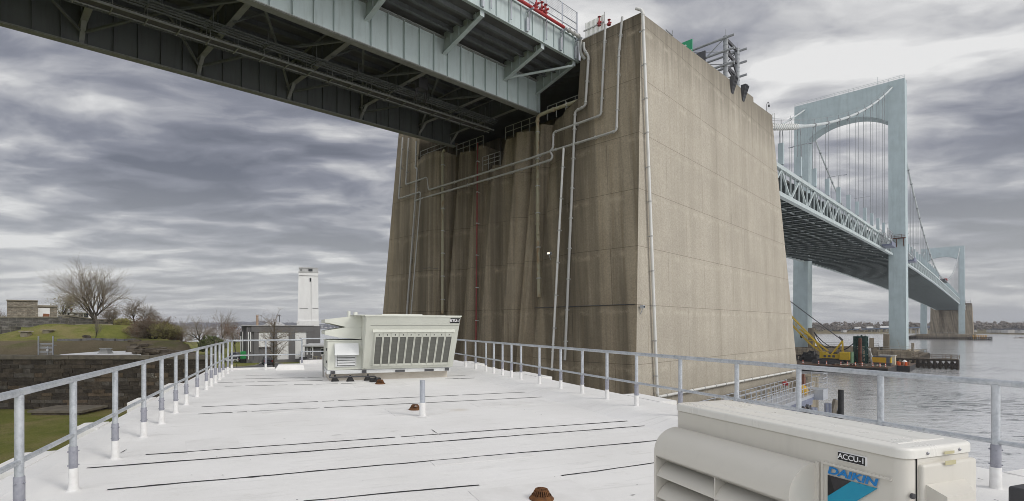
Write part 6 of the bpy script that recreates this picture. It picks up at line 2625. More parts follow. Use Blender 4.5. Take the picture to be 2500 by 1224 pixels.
def heap(c, rx, ry, h, seed, label):
    rr = random.Random(seed)
    mb = MB()
    n, m = 14, 6
    vs, fs = [], []
    for j in range(m + 1):
        for i in range(n):
            an = 2 * math.pi * i / n
            k = math.cos(j / m * math.pi / 2) ** .7
            rj = rr.uniform(.8, 1.15)
            vs.append(c + BT * (rx * k * rj * math.cos(an)) + BA * (ry * k * rj * math.sin(an)) + V((0, 0, h * math.sin(j / m * math.pi / 2) * rr.uniform(.75, 1.1))))
    for j in range(m):
        for i in range(n):
            fs.append((j * n + i, j * n + (i + 1) % n, (j + 1) * n + (i + 1) % n, (j + 1) * n + i))
    fs.append(tuple(m * n + i for i in range(n)))
    mb.add(vs, fs)
    for i in range(9):
        p = c + BT * rr.uniform(-rx, rx) + BA * rr.uniform(-ry, ry)
        mb.beam(p, p + V((rr.uniform(-.8, .8), rr.uniform(-.8, .8), h * rr.uniform(.5, 1.2))), .1, .1)
    tag(mb.build('tarped_equipment', M['black']), label, 'equipment')


heap(B(175, -37.6, BZ), 2.7, 1.6, 3.0, 3, 'black tarpaulin covered gear behind the foot of the crane boom')
heap(B(175, -43.4, BZ), 2.6, 1.5, 3.0, 4, 'black heap of gear on the barge, the one nearest the anchorage')
# things laid along the deck edge
rr = random.Random(21)
DEB = [('grey_pipe', B(162.4, -45.5, BZ + .45), 3.2, .42, M['cap_stone'], 'short fat buff pipe lying at the left end of the barge deck', 'pipe'),
       ('grey_pipe', B(163.4, -40.2, BZ + .4), 2.6, .36, M['pipe_grey'], 'grey pipe lying on the barge deck beside the crane tracks', 'pipe'),
       ('grey_pipe', B(162.2, -27.6, BZ + .3), 3.6, .16, M['cream'], 'pale pipe lying on the barge deck below the counterweight', 'pipe'),
       ('grey_pipe', B(163.2, -23.2, BZ + .3), 2.2, .3, M['rust_steel'], 'rusty pipe lying on the barge deck below the brown pile', 'pipe')]
for nm, p, L, r, mt, lab, cat in DEB:
    mb = MB()
    mb.tube(p - BT * L / 2, p + BT * L / 2, r, n=12)
    mb.tube(p - BT * (L / 2 + .02), p - BT * (L / 2 - .12), r * 1.08, n=12)
    tag(mb.build(nm, mt), lab, cat)
mb = MB()
for w0, w1 in ((-46, -33), (-29.5, -20)):
    for h in (.55, 1.05):
        mb.beam(B(176.8, w0, BZ + h), B(176.8, w1, BZ + h), .06, .06)
    n = int((w1 - w0) / 1.6)
    for i in range(n + 1):
        w = w0 + (w1 - w0) * i / n
        mb.beam(B(176.8, w, BZ), B(176.8, w, BZ + 1.1), .07, .07, BA)
tag(mb.build('barge_railing', M['pipe_grey']), 'thin grey railing along the back of the long barge', 'railing')
mb = MB()
for i in range(36):
    w, s = rr.uniform(-27.5, -18.8), rr.uniform(161.5, 166.5)
    L = rr.uniform(.5, 2.4)
    d = BT if rr.random() < .7 else BA
    p = B(s, w, BZ + rr.uniform(.05, .5))
    mb.beam(p - d * L / 2, p + d * L / 2 + V((0, 0, rr.uniform(-.05, .2))), rr.uniform(.1, .35), rr.uniform(.08, .3))
o = tag(mb.build('timber_stack', M['timber_pale']), 'loose bleached timber stacked at the right end of the barge deck', 'timber')
mb = MB()
for i in range(12):
    w, s = rr.uniform(-29.5, -24.5), rr.uniform(160.9, 162)
    p = B(s, w, BZ + rr.uniform(.05, .4))
    mb.beam(p - BT * .7, p + BT * .7 + V((0, 0, rr.uniform(-.2, .3))), .18, .16)
tag(mb.build('red_frames', M['rust_steel']), 'tangle of rusty steel frames on the barge deck edge', 'frames')
# delineator posts on the deck edge
dp = thing('traffic_post', V((0, 0, 0)), 'orange and white traffic post on the near edge of the work barge', 'traffic post', 'orange traffic posts along the barge')
mb = MB()
mb.lathe(V((0, 0, 0)), [(.3, 0), (.3, .08), (.12, .1), (.13, .35)], 8)
mb.lathe(V((0, 0, 0)), [(.115, .55), (.11, .75)], 8)
mb.lathe(V((0, 0, 0)), [(.10, .92), (.095, 1.12), (.03, 1.18)], 8)
mb.build('body', M['orange'], dp)
mb = MB()
mb.lathe(V((0, 0, 0)), [(.12, .35), (.12, .55)], 8)
mb.lathe(V((0, 0, 0)), [(.108, .75), (.105, .92)], 8)
mb.build('white_band', M['white_paint'], dp)
first = True
for w in (-47.6, -46.2, -44.9, -42.0, -36.4, -32.8, -31.0, -27.9, -26.6, -24.9, -23.5, -21.4, -20.0, -18.9):
    c = dp if first else copy_tree(dp)
    first = False
    c.location = B(160.95 + rr.uniform(-.1, .6), w, BZ + .0)
for k, (s, w) in enumerate(((177.6, -19.5), (178.2, -18.8), (177.9, -18.0), (178.6, -17.4), (177.7, -16.6), (179.5, -16.3), (180, -18.6))):
    mb = MB()
    p = B(s, w, 1.56)
    mb.lathe(p, [(.3, 0), (.3, .28), (.32, .3), (.3, .32), (.3, .62), (.32, .64), (.3, .66), (.3, .95), (.05, .96)], 12)
    tag(mb.build('drum', (M['orange'], M['rust_box'])[k % 2], smooth=True), ('orange' if k % 2 == 0 else 'rust brown') + ' drum standing on the short black barge', 'drum', ('orange' if k % 2 == 0 else 'rust brown') + ' drums on the short barge')
mb = MB()
p = B(181, -17.2, 1.56)
mb.lathe(p, [(.5, 0), (.75, .35), (.7, .8), (.35, 1.15), (.12, 1.3)], 10)
tag(mb.build('bulk_bag', M['white_wall'], smooth=True), 'white bulk bag on the short black barge', 'sack')
mb = MB()
mb.tube(p + V((0, 0, 1.3)), B(184, -19, 8.2), .035, n=5)
tag(mb.build('sling_pole', M['cap_stone']), 'thin pale pole slanting up from the white bulk bag', 'pole')
mb = MB()
for k, (a, b, sag) in enumerate((((215, -45.2, 10.0), (206, -36, 4.6), 1.5), ((215, -45, 9.6), (207, -38, 5.2), 2.2), ((172, -26.8, 7.6), (172, -30, 5.2), .4), ((214, -44.8, 8), (206, -40, 4.2), 1.0))):
    a, b = B(*a), B(*b)
    pts = [a.lerp(b, t / 8) - V((0, 0, sag * math.sin(math.pi * t / 8))) for t in range(9)]
    mb.loft(pts, [.13] * 9, 6)
tag(mb.build('hoses', M['black'], smooth=True), 'black hoses drooping between the tower pier and the barge gear', 'hose')

# ------------------------------------------------------------------ landing stage beside the anchorage
gw = thing('gangway', B(46, -12.5, 4), 'pale metal landing gangway with railings beside the foot of the anchorage', 'gangway')
mb = MB()
mb.fbox(B, 31, 54.8, -13.7, -11.5, 5.62, 5.9)
mb.fbox(B, 54.8, 56.6, -12.1, -10.8, 5.35, 6.3)
mb.build('deck', M['alu'], gw)
mb = MB()
for w in (-13.7, -11.5, -12.9):
    for h in (.35, .72, 1.1):
        if w == -12.9 and h < .8:
            continue
        mb.tube(B(31, w, 5.9 + h), B(54.8, w, 5.9 + h), .032, n=6)
    for i in range(20):
        s = 31 + 23.8 * i / 19
        mb.tube(B(s, w, 5.9), B(s, w, 7.0), .03, n=5)
for h in (.5, 1.0, 1.4):
    mb.tube(B(56.5, -12.1, 6.3 + h), B(56.5, -10.8, 6.3 + h), .03, n=5)
    mb.tube(B(55, -10.85, 6.3 + h), B(56.5, -10.85, 6.3 + h), .03, n=5)
for w in (-12.05, -10.85):
    mb.tube(B(56.5, w, 6.25), B(56.5, w, 7.75), .03, n=5)
mb.build('railing', M['alu'], gw)
mb = MB()
for w in (-13.6, -11.6):
    mb.beam(B(31, w, 5.5), B(54.8, w, 5.5), .18, .3)
    mb.fbox(B, 36, 54.6, w - .03, w + .03, 4.95, 5.35)
mb.build('side_panel', M['alu_blue'], gw)
mb = MB()
for s0, s1 in ((50, 56), (48.6, 54.6), (47.2, 53.2)):
    mb.beam(B(s0, -11, 5.4), B(s1, -10, .8), .2, .22)
    mb.beam(B(s1, -13, 5.4), B(s0, -10, 1.2), .2, .22)
for s in (38, 42, 46, 50, 54.5):
    for w in (-13.4, -11.8):
        mb.tube(B(s, w, -1), B(s, w, 5.5), .16, n=8)
mb.build('bracing', M['dark_steel'], gw)
for (x, y0, D) in ((2043, 975, 40.5), (2021, 985, 40), (1987, 995, 40)):
    k, m_ = km(x, y0)
    c = ray(x, y0, D)
    mb = MB()
    for i in range(4):
        mb.box((c.x - .16 + i * .11, c.y, c.z / 2), (.075, .2, c.z), 0)
    mb.cur = 1
    for i in range(5):
        mb.tube(V((c.x - .215 + i * .11, c.y - .09, 0)), V((c.x - .215 + i * .11, c.y - .09, c.z)), .018, n=5)
    mb.build('fender_panel', [M['alu_blue'], M['alu']], gw)
mb = MB()
c = ray(2053, 952, 39.5)
mb.tube(V((c.x, c.y, -2)), V((c.x, c.y, c.z)), .19, n=12)
mb.tube(V((c.x, c.y, c.z * .9)), V((c.x, c.y, c.z * .9 + .15)), .2, n=12)
tag(mb.build('mooring_pile', M['black'], smooth=True), 'thick black mooring pile standing in the water right of the gangway', 'pile')
mb = MB()
c = ray(2032, 985, 40.3)
mb.beam(V((c.x + .3, c.y, c.z + .3)), V((c.x - 1.2, c.y, -.2)), .3, .3)
mb.beam(V((c.x + .6, c.y, c.z - .6)), V((c.x - .4, c.y, -.2)), .3, .3)
tag(mb.build('raking_timber', M['timber_pale']), 'weathered raking timber between the gangway and the black pile', 'timber')
mb = MB()
mb.lathe(B(52.5, -13.2, 6.75), [(.05, .3), (.22, .26), (.28, .14), (.26, .0), (.2, -.06)], 12)
tag(mb.build('life_float', M['red'], smooth=True), 'red life float on the far railing of the gangway', 'float')
mb = MB()
mb.lathe(B(53.8, -12.2, 5.9), [(.42, 0), (.5, .3), (.4, .62), (.15, .8)], 10)
tag(mb.build('sack', M['yellow'], smooth=True), 'yellow bag lying at the outer end of the gangway', 'bag')
mb = MB()
for d in (0, .38):
    mb.fbox(B, 71 + d, 71.3 + d, -16.4, -15.9, 0, 6.3 - d)
tag(mb.build('sheet_pile', M['wood_red']), 'rust brown sheet pile at the far foot of the anchorage', 'pile')

# ------------------------------------------------------------------ beyond the water on the right
mb = MB()
sh = []
for px_, Yf in ((1930, 835), (2000, 832), (2100, 838), (2180, 850), (2260, 900), (2330, 880), (2374, 830), (2420, 812), (2470, 760), (2540, 730), (2700, 700), (3000, 660)):
    k = (px_ - CX) / F
    sh.append((k, Yf))
vs, fs = [], []
for k, Yf in sh:
    for dY, z in ((0, -.5), (3, 1.2), (40, 3.0), (120, 8.0), (320, 13), (900, 14)):
        Y = Yf + dY
        vs.append(V((k * Yf + k * dY, Y, z)))
for i in range(len(sh) - 1):
    for j in range(5):
        fs.append((i * 6 + j, (i + 1) * 6 + j, (i + 1) * 6 + j + 1, i * 6 + j + 1))
mb.add(vs, fs)
tag(mb.build('far_shore', M['earth'], smooth='all'), kind='structure')


def far_wood(name, spots_fn, n, seed, hmin, hmax, mat):
    rr = random.Random(seed)
    mb = MB()
    ico = [V(v).normalized() for v in ((0, 0, 1), (.89, 0, .45), (.28, .85, .45), (-.72, .53, .45), (-.72, -.53, .45), (.28, -.85, .45), (.72, .53, -.45), (-.28, .85, -.45), (-.89, 0, -.45), (-.28, -.85, -.45), (.72, -.53, -.45), (0, 0, -1))]
    icf = [(0, 1, 2), (0, 2, 3), (0, 3, 4), (0, 4, 5), (0, 5, 1), (1, 6, 2), (2, 7, 3), (3, 8, 4), (4, 9, 5), (5, 10, 1), (6, 7, 2), (7, 8, 3), (8, 9, 4), (9, 10, 5), (10, 6, 1), (11, 7, 6), (11, 8, 7), (11, 9, 8), (11, 10, 9), (11, 6, 10)]
    for i in range(n):
        x, y, z = spots_fn(rr)
        h = rr.uniform(hmin, hmax)
        for q in range(8):
            c = V((x + rr.uniform(-.45, .45) * h, y + rr.uniform(-.3, .3) * h, z + h * rr.uniform(.15, .8)))
            r = h * rr.uniform(.08, .2)
            mb.add([c + V((v.x * r * rr.uniform(.7, 1.3), v.y * r, v.z * r * rr.uniform(.7, 1.2))) for v in ico], icf)
        # spiky twig crowns
        for q in range(9):
            a = rr.uniform(0, 6.28)
            b0 = V((x + rr.uniform(-.25, .25) * h, y, z + h * .4))
            t_ = V((x + math.cos(a) * h * .4 * rr.random(), y + math.sin(a) * h * .4, z + h * rr.uniform(.85, 1.08)))
            mb.add([b0 + V((-.25, 0, 0)), b0 + V((.25, 0, 0)), t_], [(0, 1, 2)])
    return tag(mb.build(name, mat), kind='stuff')


def sp_right(rr):
    while True:
        k0 = rr.uniform(.62, 1.45)
        px_ = CX + k0 * F
        for (ka, Ya), (kb, Yb) in zip(sh[:-1], sh[1:]):
            if ka <= k0 <= kb:
                Yf = Ya + (Yb - Ya) * (k0 - ka) / (kb - ka)
                break
        else:
            continue
        dY = rr.uniform(35, 240)
        if 2370 < px_ < 2412 and dY < 70:
            continue
        z = 2.5 + (dY - 35) * .04
        return k0 * (Yf + dY), Yf + dY, z


tag(far_wood('woodland', sp_right, 620, 5, 8, 15, M['woods']), 'bare grey brown woodland along the far shore at the right', 'woodland')
rr = random.Random(77)
hs = [(2418, 803, 825), (2428, 806, 820), (2437, 805, 815), (2446, 801, 812), (2453, 807, 790), (2461, 808, 780), (2469, 806, 780), (2478, 800, 800), (2487, 806, 765), (2494, 803, 760), (2500, 807, 745), (2060, 808, 850), (2378, 806, 870)]
for i, (px_, py_, Y) in enumerate(hs):
    h = thing('house', V(((px_ - CX) / F * Y, Y, 2)), 'small pale waterside house among the trees on the far right shore', 'house', 'houses on the far shore')
    c = V(((px_ - CX) / F * Y, Y, 2))
    w, d, e = rr.uniform(4, 7), 6, rr.uniform(3.2, 5)
    mb = MB()
    mb.box(c + V((0, 0, e / 2)), (w, d, e))
    mb.cur = 1
    mb.build('wall', M['house'], h)
    mb = MB()
    mb.prism([c + V((-w / 2 - .3, -d / 2 - .3, e)), c + V((w / 2 + .3, -d / 2 - .3, e)), c + V((0, -d / 2 - .3, e + 2.0))], V((0, d + .6, 0)))
    mb.build('roof', M['house_roof'], h)
vd = thing('road_viaduct', at_y(2160, 806, 870), 'low blue road viaduct crossing the far shore', 'viaduct')
mb = MB()
VP = [(2020, 807.2, 905), (2080, 804.8, 885), (2170, 802, 870), (2290, 798, 860)]
vps = [at_y(*p) for p in VP]
for a, b in zip(vps[:-1], vps[1:]):
    mb.beam(a, b, 9, 1.9)
mb.build('deck', M['viaduct'], vd)
mb = MB()
for a, b, n in ((vps[0], vps[1], 3), (vps[1], vps[2], 5), (vps[2], vps[3], 6)):
    for i in range(n):
        q = a.lerp(b, (i + .5) / n)
        for o in (-3, 3):
            mb.box((q.x, q.y + o, q.z / 2 - .5), (1.6, 1.2, q.z - 1))
        mb.box((q.x, q.y, q.z - 1.5), (2.0, 8, 1.2))
mb.build('piers', M['kerb'], vd)
for px_, L in ((2091, 9), (2121, 9.5), (2158, 14)):
    Y = 878
    t_ = (px_ - 2080) / 90
    a = vps[1].lerp(vps[2], t_)
    b = thing('lorry', a + V((0, 0, 1)), 'white box lorry crossing the low blue viaduct', 'lorry', 'white lorries on the viaduct')
    mb = MB()
    mb.box(a + V((0, -2.5, 2.75)), (L, 2.5, 2.9), math.atan2((vps[2] - vps[1]).y, (vps[2] - vps[1]).x))
    mb.build('box_body', M['white_wall'], b)
    mb = MB()
    mb.box(a + V((L / 2 + 1.1, -2.7, 2.2)), (1.9, 2.4, 2.3))
    mb.build('cab', M['slate'], b)
for i, px_ in enumerate((2376, 2382.5, 2389, 2395, 2401, 2407)):
    p = on_z(px_, 827, 0)
    mb = MB()
    mb.tube(V((p.x, p.y, -1)), V((p.x, p.y, 3.0)), .55, n=8)
    mb.tube(V((p.x, p.y, 3.0)), V((p.x, p.y, 3.2)), .6, n=8)
    tag(mb.build('marker_post', M['post_gold']), 'yellow marker post standing in the water beside the distant anchorage', 'marker post', 'row of yellow marker posts in the water')
p = on_z(2490, 826, 0)
mb = MB()
rr = random.Random(4)
for i in range(9):
    mb.box((p.x + i * 1.6 - 4, p.y, .1), (2.2, 2.5, rr.uniform(.5, 1.5)), rr.random())
tag(mb.build('rock_ledge', M['rubble']), 'low dark rock ledge breaking the water at the right edge of the picture', 'rock')

# ------------------------------------------------------------------ far hills on the left
mb = MB()
vs, fs = [], []
n = 120
for i in range(n + 1):
    px_ = -500 + 2150 * i / n
    Y = 2450
    k = (px_ - CX) / F
    hgt = 33 + 5 * math.sin(px_ * .013) + 3 * math.sin(px_ * .041 + 1) + 1.6 * math.sin(px_ * .11)
    hgt = max(14, hgt - (8 if px_ > 760 else 0) * 1)
    for dY, z in ((0, -.5), (25, 3), (160, hgt * .45), (360, hgt * .8), (620, hgt), (1300, hgt * .9)):
        vs.append(V((k * (Y + dY), Y + dY, z + (rr.uniform(-2.2, 2.2) if dY > 100 else 0))))
for i in range(n):
    for j in range(5):
        fs.append((i * 6 + j, (i + 1) * 6 + j, (i + 1) * 6 + j + 1, i * 6 + j + 1))
mb.add(vs, fs)
tag(mb.build('far_hills', M['far_hill'], smooth='all'), kind='structure')


def sp_left(rr):
    k0 = rr.uniform(-1.1, .1)
    dY = rr.choice((rr.uniform(20, 300), rr.uniform(300, 640)))
    zt_ = 3 + (dY - 25) * .055 if dY < 400 else 22 + (dY - 400) * .03
    return k0 * (2450 + dY), 2450 + dY, zt_ - 2


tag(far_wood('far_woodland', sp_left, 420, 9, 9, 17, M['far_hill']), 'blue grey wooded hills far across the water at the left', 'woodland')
mb = MB()
for i in range(70):
    k0 = rr.uniform(-.62, -.22) if rr.random() < .75 else rr.uniform(-1.0, -.2)
    dY = rr.uniform(5, 200)
    Y = 2440 + dY
    mb.box((k0 * Y, Y, 3 + dY * .075), (rr.uniform(6, 12), 8, rr.uniform(4, 6)), rr.random())
tag(mb.build('far_houses', M['house']), 'scatter of pale houses on the far left shore', 'houses', kind='stuff')

# ------------------------------------------------------------------ the old fort on the left
fw = thing('fort_wall', V((-45, 49.5, 4)), 'dark rough granite wall of the fort running across the left side', 'wall')
WY = 49.5
rr = random.Random(14)
mb = MB()
mb.cur = 4
mb.fbox(lambda a, b, z: V((a, b, z)), -62, -25.06, WY + .05, WY + 1.0, 3.0, 8.82)
mb.fbox(lambda a, b, z: V((a, b, z)), -95, -62, WY, WY + 1.0, 3.0, 8.82)
z = 3.1
while z < 8.7:
    h = min(rr.uniform(.31, .47), 8.815 - z)
    x = -62 + rr.uniform(-.5, .5)
    while x < -25.1:
        L = rr.choice((rr.uniform(.5, 1.1), rr.uniform(1.0, 2.3), rr.uniform(1.0, 1.8)))
        x1 = min(x + L, -25.0)
        if x1 - x < .15:
            break
        g = .022
        d = rr.uniform(-.03, .045)
        mb.cur = rr.choice((0, 0, 0, 0, 1, 2, 3, 3, 3))
        j = lambda: rr.uniform(-.014, .014)
        y0 = WY - d
        mb.hexa([V((x + g + j(), y0 + j(), z + g + j())), V((x1 - g + j(), y0 + j(), z + g + j())), V((x1 - g, WY + .08, z + g)), V((x + g, WY + .08, z + g))],
                [V((x + g + j(), y0 + j() * 2, z + h - g * .4 + j())), V((x1 - g + j(), y0 + j() * 2, z + h - g * .4 + j())), V((x1 - g, WY + .08, z + h - g * .4)), V((x + g, WY + .08, z + h - g * .4))])
        x = x1
    z += h
mb.build('stonework', [M['wall_dark'], M['wall_grey'], M['wall_brown'], M['wall_mid'], M['wall_mortar']], fw)
mb = MB()
rr = random.Random(31)
x = -95.0
while x < -25.2:
    L = rr.uniform(1.5, 2.6)
    x1 = min(x + L, -24.92)
    mb.fbox(lambda a, b, z: V((a, b, z)), x + .008, x1 - .008, WY - .1 + rr.uniform(-.02, .02), WY + 1.0, 8.823, 9.19 + rr.uniform(-.02, .03))
    x = x1
mb.build('coping', M['coping'], fw)


def rough_block(c, size, rz, seed, jit=.12):
    rr = random.Random(seed)
    mb = MB()
    Mr = Matrix.Rotation(rz, 3, 'Z')
    pts = []
    for z in (-.5, .5):
        for a, b in ((-.5, -.5), (.5, -.5), (.5, .5), (-.5, .5)):
            pts.append(V(c) + Mr @ V((size[0] * (a + rr.uniform(-jit, jit)), size[1] * (b + rr.uniform(-jit, jit)), size[2] * (z + rr.uniform(-jit, jit)))))
    mb.hexa(pts[:4], pts[4:])
    return mb


sp_ = thing('stone_step', V((-37.6, 47.6, 4)), 'low stone step against the foot of the fort wall', 'step')
mb = MB()
mb.fbox(lambda a, b, z: V((a, b, z)), -39.6, -35.3, 46.3, 49.4, 3.6, 4.22)
mb.build('base', M['rubble'], sp_)
mb = MB()
mb.fbox(lambda a, b, z: V((a, b, z)), -39.8, -34.9, 46.1, 49.42, 4.223, 4.42)
mb.build('slab', M['coping'], sp_)
mb = MB()
for i in range(9):
    b_ = rough_block((-37.8 + rr.uniform(-.9, .9), 39.6 + rr.uniform(-.6, .6), 4.2 + rr.uniform(0, .45)), (rr.uniform(.5, 1.0), .7, rr.uniform(.35, .6)), rr.random() * 3, i, .2)
    mb.add(b_.v, b_.f)
tag(mb.build('rock_heap', M['cap_stone']), 'rough pale rock heap on the lawn at the left edge', 'rocks')

# flat white roof behind the wall with its ventilator
fr_ = thing('white_flat_roof', V((-36, 53.5, 9)), 'thin flat white roof lying just behind the fort wall', 'roof')
mb = MB()
q = [at_y(116, 868.5, 51.2), at_y(344, 865.5, 51.6), at_y(326, 856.5, 56.5), at_y(240, 858.6, 55.5), at_y(165, 864.2, 52.6)]
for p in q:
    p.z = max(p.z, 9.0)
mb.prism([p - V((0, 0, .16)) for p in q], V((0, 0, .16)))
mb.build('sheet', M['white_wall'], fr_)
vt_ = thing('roof_ventilator', at_y(257, 866, 52.5), 'grey square roof ventilator on the flat white roof behind the wall', 'ventilator')
c = at_y(258, 866, 52.6)
mb = MB()
mb.hexa([c + V(p) for p in ((-.62, -.5, 0), (.62, -.5, 0), (.62, .5, 0), (-.62, .5, 0))], [c + V(p) for p in ((-.4, -.35, .3), (.4, -.35, .3), (.4, .35, .3), (-.4, .35, .3))])
mb.box(c + V((0, 0, .36)), (.95, .8, .11))
mb.box(c + V((0, 0, .50)), (.7, .6, .15))
mb.box(c + V((0, 0, .62)), (.85, .75, .08))
mb.build('body', M['pipe_grey'], vt_)
gf = thing('lattice_gate', at_y(112, 866, 52.8), 'pale metal gate frame with level bars behind the fort wall', 'gate')
c = at_y(112, 866, 52.8)
for x in (-.76, .74):
    mb = MB()
    mb.box(c + V((x, 0, .9)), (.09, .1, 2.0))
    mb.box(c + V((x, .2, .95)), (.05, .4, .06))
    mb.build('upright', M['alu'], gf)
mb = MB()
for i in range(9):
    mb.box(c + V((0, .1, .05 + i * .135)), (1.44, .05, .055))
mb.box(c + V((.15, .05, .4)), (.06, .05, .9))
mb.box(c + V((.1, .0, .7)), (.25, .05, .05), .6)
mb.build('bars', M['alu'], gf)
mb = MB()
mb.box(c + V((.2, -.05, .45)), (.16, .1, .22))
mb.build('latch_box', M['white_wall'], gf)
# row of kerb stones at the top of the bank
for i, (x0, x1) in enumerate(((144, 162), (163, 181), (182, 201), (205, 226), (228, 255), (258, 283), (287, 307), (309, 328))):
    Y = 62.2
    a, b = at_y(x0, 839, Y), at_y(x1, 839, Y)
    zt_ = terrain((a.x + b.x) / 2, Y)
    mb = rough_block(((a.x + b.x) / 2, Y, zt_ + .08), (b.x - a.x, .6, .36), 0, 40 + i, .07)
    tag(mb.build('kerb_stone', M['slab_grey']), 'rough grey granite block in the row at the top of the bank', 'stone block', 'row of granite blocks above the bank')


def mushroom(px0, px1, py0, py1, Y, label, seed):
    c = at_y((px0 + px1) / 2, py1, Y)
    c.z = terrain(c.x, Y) - .15
    w = (px1 - px0) / F * Y
    top = CZ + (CY - py0) / F * Y
    t = thing('stone_vent', c, label, 'stone vent', 'mushroom shaped stone vents on the fort mound')
    H = max(.5, top - c.z)
    rr = random.Random(seed)
    mb = MB()
    k = .36
    mb.hexa([c + V((-w * k * .85, -w * .25, 0)), c + V((w * k * .85, -w * .25, 0)), c + V((w * k * .85, w * .25, 0)), c + V((-w * k * .85, w * .25, 0))],
            [c + V((-w * k, -w * .3, H * .72)), c + V((w * k, -w * .3, H * .72)), c + V((w * k, w * .3, H * .72)), c + V((-w * k, w * .3, H * .72))])
    for o in (-.3, 0, .3):
        mb.box(c + V((w * o, 0, H * .76)), (w * .12, w * .4, H * .1))
    mb.build('base', M['cap_stone'], t)
    mb = MB()
    n = 14
    h0 = H * .80
    mb.hexa([c + V((-w * .5, -w * .36, h0)), c + V((w * .5, -w * .36, h0)), c + V((w * .5, w * .36, h0)), c + V((-w * .5, w * .36, h0))],
            [c + V((-w * .44, -w * .32, H)), c + V((w * .44, -w * .32, H)), c + V((w * .44, w * .32, H)), c + V((-w * .44, w * .32, H))])
    mb.build('cap', M['cap_stone'], t)


mushroom(51, 76, 808, 830, 69, 'tall stone vent with a flat cap at the left foot of the grass mound', 1)
mushroom(105, 131, 805, 815, 70, 'stone vent with a flat cap half way up the left of the mound', 2)
mushroom(100, 122, 793, 799, 84, 'low stone vent on top of the mound beside the stone wall, leftmost up there', 3)
mushroom(157, 183, 793, 799, 84, 'low wide stone vent on the mound below the bend of the upper wall', 4)
mushroom(188, 206, 792, 799, 84, 'small low stone vent on the mound left of the big tree', 5)
mushroom(239, 269, 791, 799.5, 84, 'wide flat capped stone vent on the mound right of the big tree', 6)
mb = MB()
for i in range(5):
    c = at_y(207 + i * 2.2, 817, 70)
    c.z = terrain(c.x, 70) + .12
    b_ = rough_block(c, (.4, .4, .35), i, 60 + i, .2)
    mb.add(b_.v, b_.f)
tag(mb.build('stump', M['bark']), 'small dark stump on the face of the grass mound', 'stump')

# ruined dry stone wall at the right end of the terrace
mb = MB()
rr = random.Random(6)
for i in range(170):
    t = i / 170
    px_ = 325 + 165 * rr.random()
    Y = 51.6 + 10 * rr.random() * (1 - (px_ - 325) / 330)
    x = (px_ - CX) / F * Y
    zt_ = 10.25 - 1.15 * (px_ - 325) / 165 - .12 * (61 - Y) * .6
    zz = rr.uniform(8.4, zt_ + .1)
    b_ = rough_block((x, Y, zz), (rr.uniform(.5, 1.5), rr.uniform(.5, 1), rr.uniform(.16, .38)), rr.uniform(-.5, .5), 100 + i, .16)
    mb.add(b_.v, b_.f)
tag(mb.build('ruined_wall', M['rubble']), 'collapsed dry stone wall sloping down at the right end of the fort terrace', 'ruined wall')

I_ = lambda a, b, z: V((a, b, z))
uw = thing('upper_stone_wall', at_y(60, 797, 95), 'grey coursed stone wall of the upper fort with a pale coping', 'wall')
A, C, D_, E_ = at_y(-120, 797, 95), at_y(158, 797, 95), at_y(234, 797, 108), at_y(345, 797, 124)
mb = MB()
for p, q, z0, z1 in ((A, C, 13.6, 13.6), (C, D_, 13.95, 13.35), (D_, E_, 13.35, 12.95)):
    d = (q - p).normalized()
    nn = V((-d.y, d.x, 0))
    mb.hexa([V((p.x, p.y, 10.5)), V((q.x, q.y, 10.5)), V((q.x, q.y, 10.5)) + nn, V((p.x, p.y, 10.5)) + nn], [V((p.x, p.y, z0)), V((q.x, q.y, z1)), V((q.x, q.y, z1)) + nn, V((p.x, p.y, z0)) + nn])
mb.build('stonework', M['stone_light'], uw)
mb = MB()
for p, q, z0, z1 in ((A, C, 13.6, 13.6), (C, D_, 13.95, 13.35), (D_, E_, 13.35, 12.95)):
    d = (q - p).normalized()
    nn = V((-d.y, d.x, 0))
    o = V((0, 0, .003))
    f_ = lambda r, z, k, h: V((r.x, r.y, z + h)) + nn * k + o
    mb.hexa([f_(p, z0, -.12, 0), f_(q, z1, -.12, 0), f_(q, z1, 1.12, 0), f_(p, z0, 1.12, 0)], [f_(p, z0, -.12, .2), f_(q, z1, -.12, .2), f_(q, z1, 1.12, .2), f_(p, z0, 1.12, .2)])
mb.build('coping', M['cap_stone'], uw)
lw = thing('lower_stone_wall', at_y(20, 830, 78), 'grey stone retaining wall with an iron gate at the left edge below the upper wall', 'wall')
mb = MB()
P0, P1, P2 = at_y(-150, 830, 78), at_y(26, 830, 78), at_y(51, 820, 84)
for p, q in ((P0, P1), (P1, P2)):
    d = (q - p).normalized()
    nn = V((-d.y, d.x, 0))
    mb.hexa([V((p.x, p.y, 9)), V((q.x, q.y, 9)), V((q.x, q.y, 9)) + nn, V((p.x, p.y, 9)) + nn], [V((p.x, p.y, 11.95)), V((q.x, q.y, 11.95)), V((q.x, q.y, 11.95)) + nn, V((p.x, p.y, 11.95)) + nn])
mb.fbox(I_, P0.x, P1.x + .1, 77.8, 79.2, 11.953, 12.1)
mb.build('stonework', M['stone_light'], lw)
mb = MB()
g0 = at_y(3, 833, 77.9)
for i in range(8):
    mb.box((g0.x + i * .16, 77.85, 10.75), (.04, .04, .9))
for z in (10.4, 11.1):
    mb.box((g0.x + .55, 77.85, z), (1.2, .05, .05))
mb.build('gate', M['black'], lw)



def radial(pxr, Y):
    """frame of a building that faces the old fort roof: a = picture column, b = metres behind its front"""
    k = (pxr - CX) / F
    n = math.sqrt(1 + k * k)
    o, e1, e2 = V((k * Y, Y, 0)), V((1, -k, 0)) / n, V((k, 1, 0)) / n
    fr = lambda a, b, z: o + e1 * a + e2 * b + V((0, 0, z))
    fx = lambda p: (lambda q: q * Y * n / (1 + k * (k + q)))((p - CX) / F - k)
    return fr, fx, lambda py_: CZ + (CY - py_) / F * Y


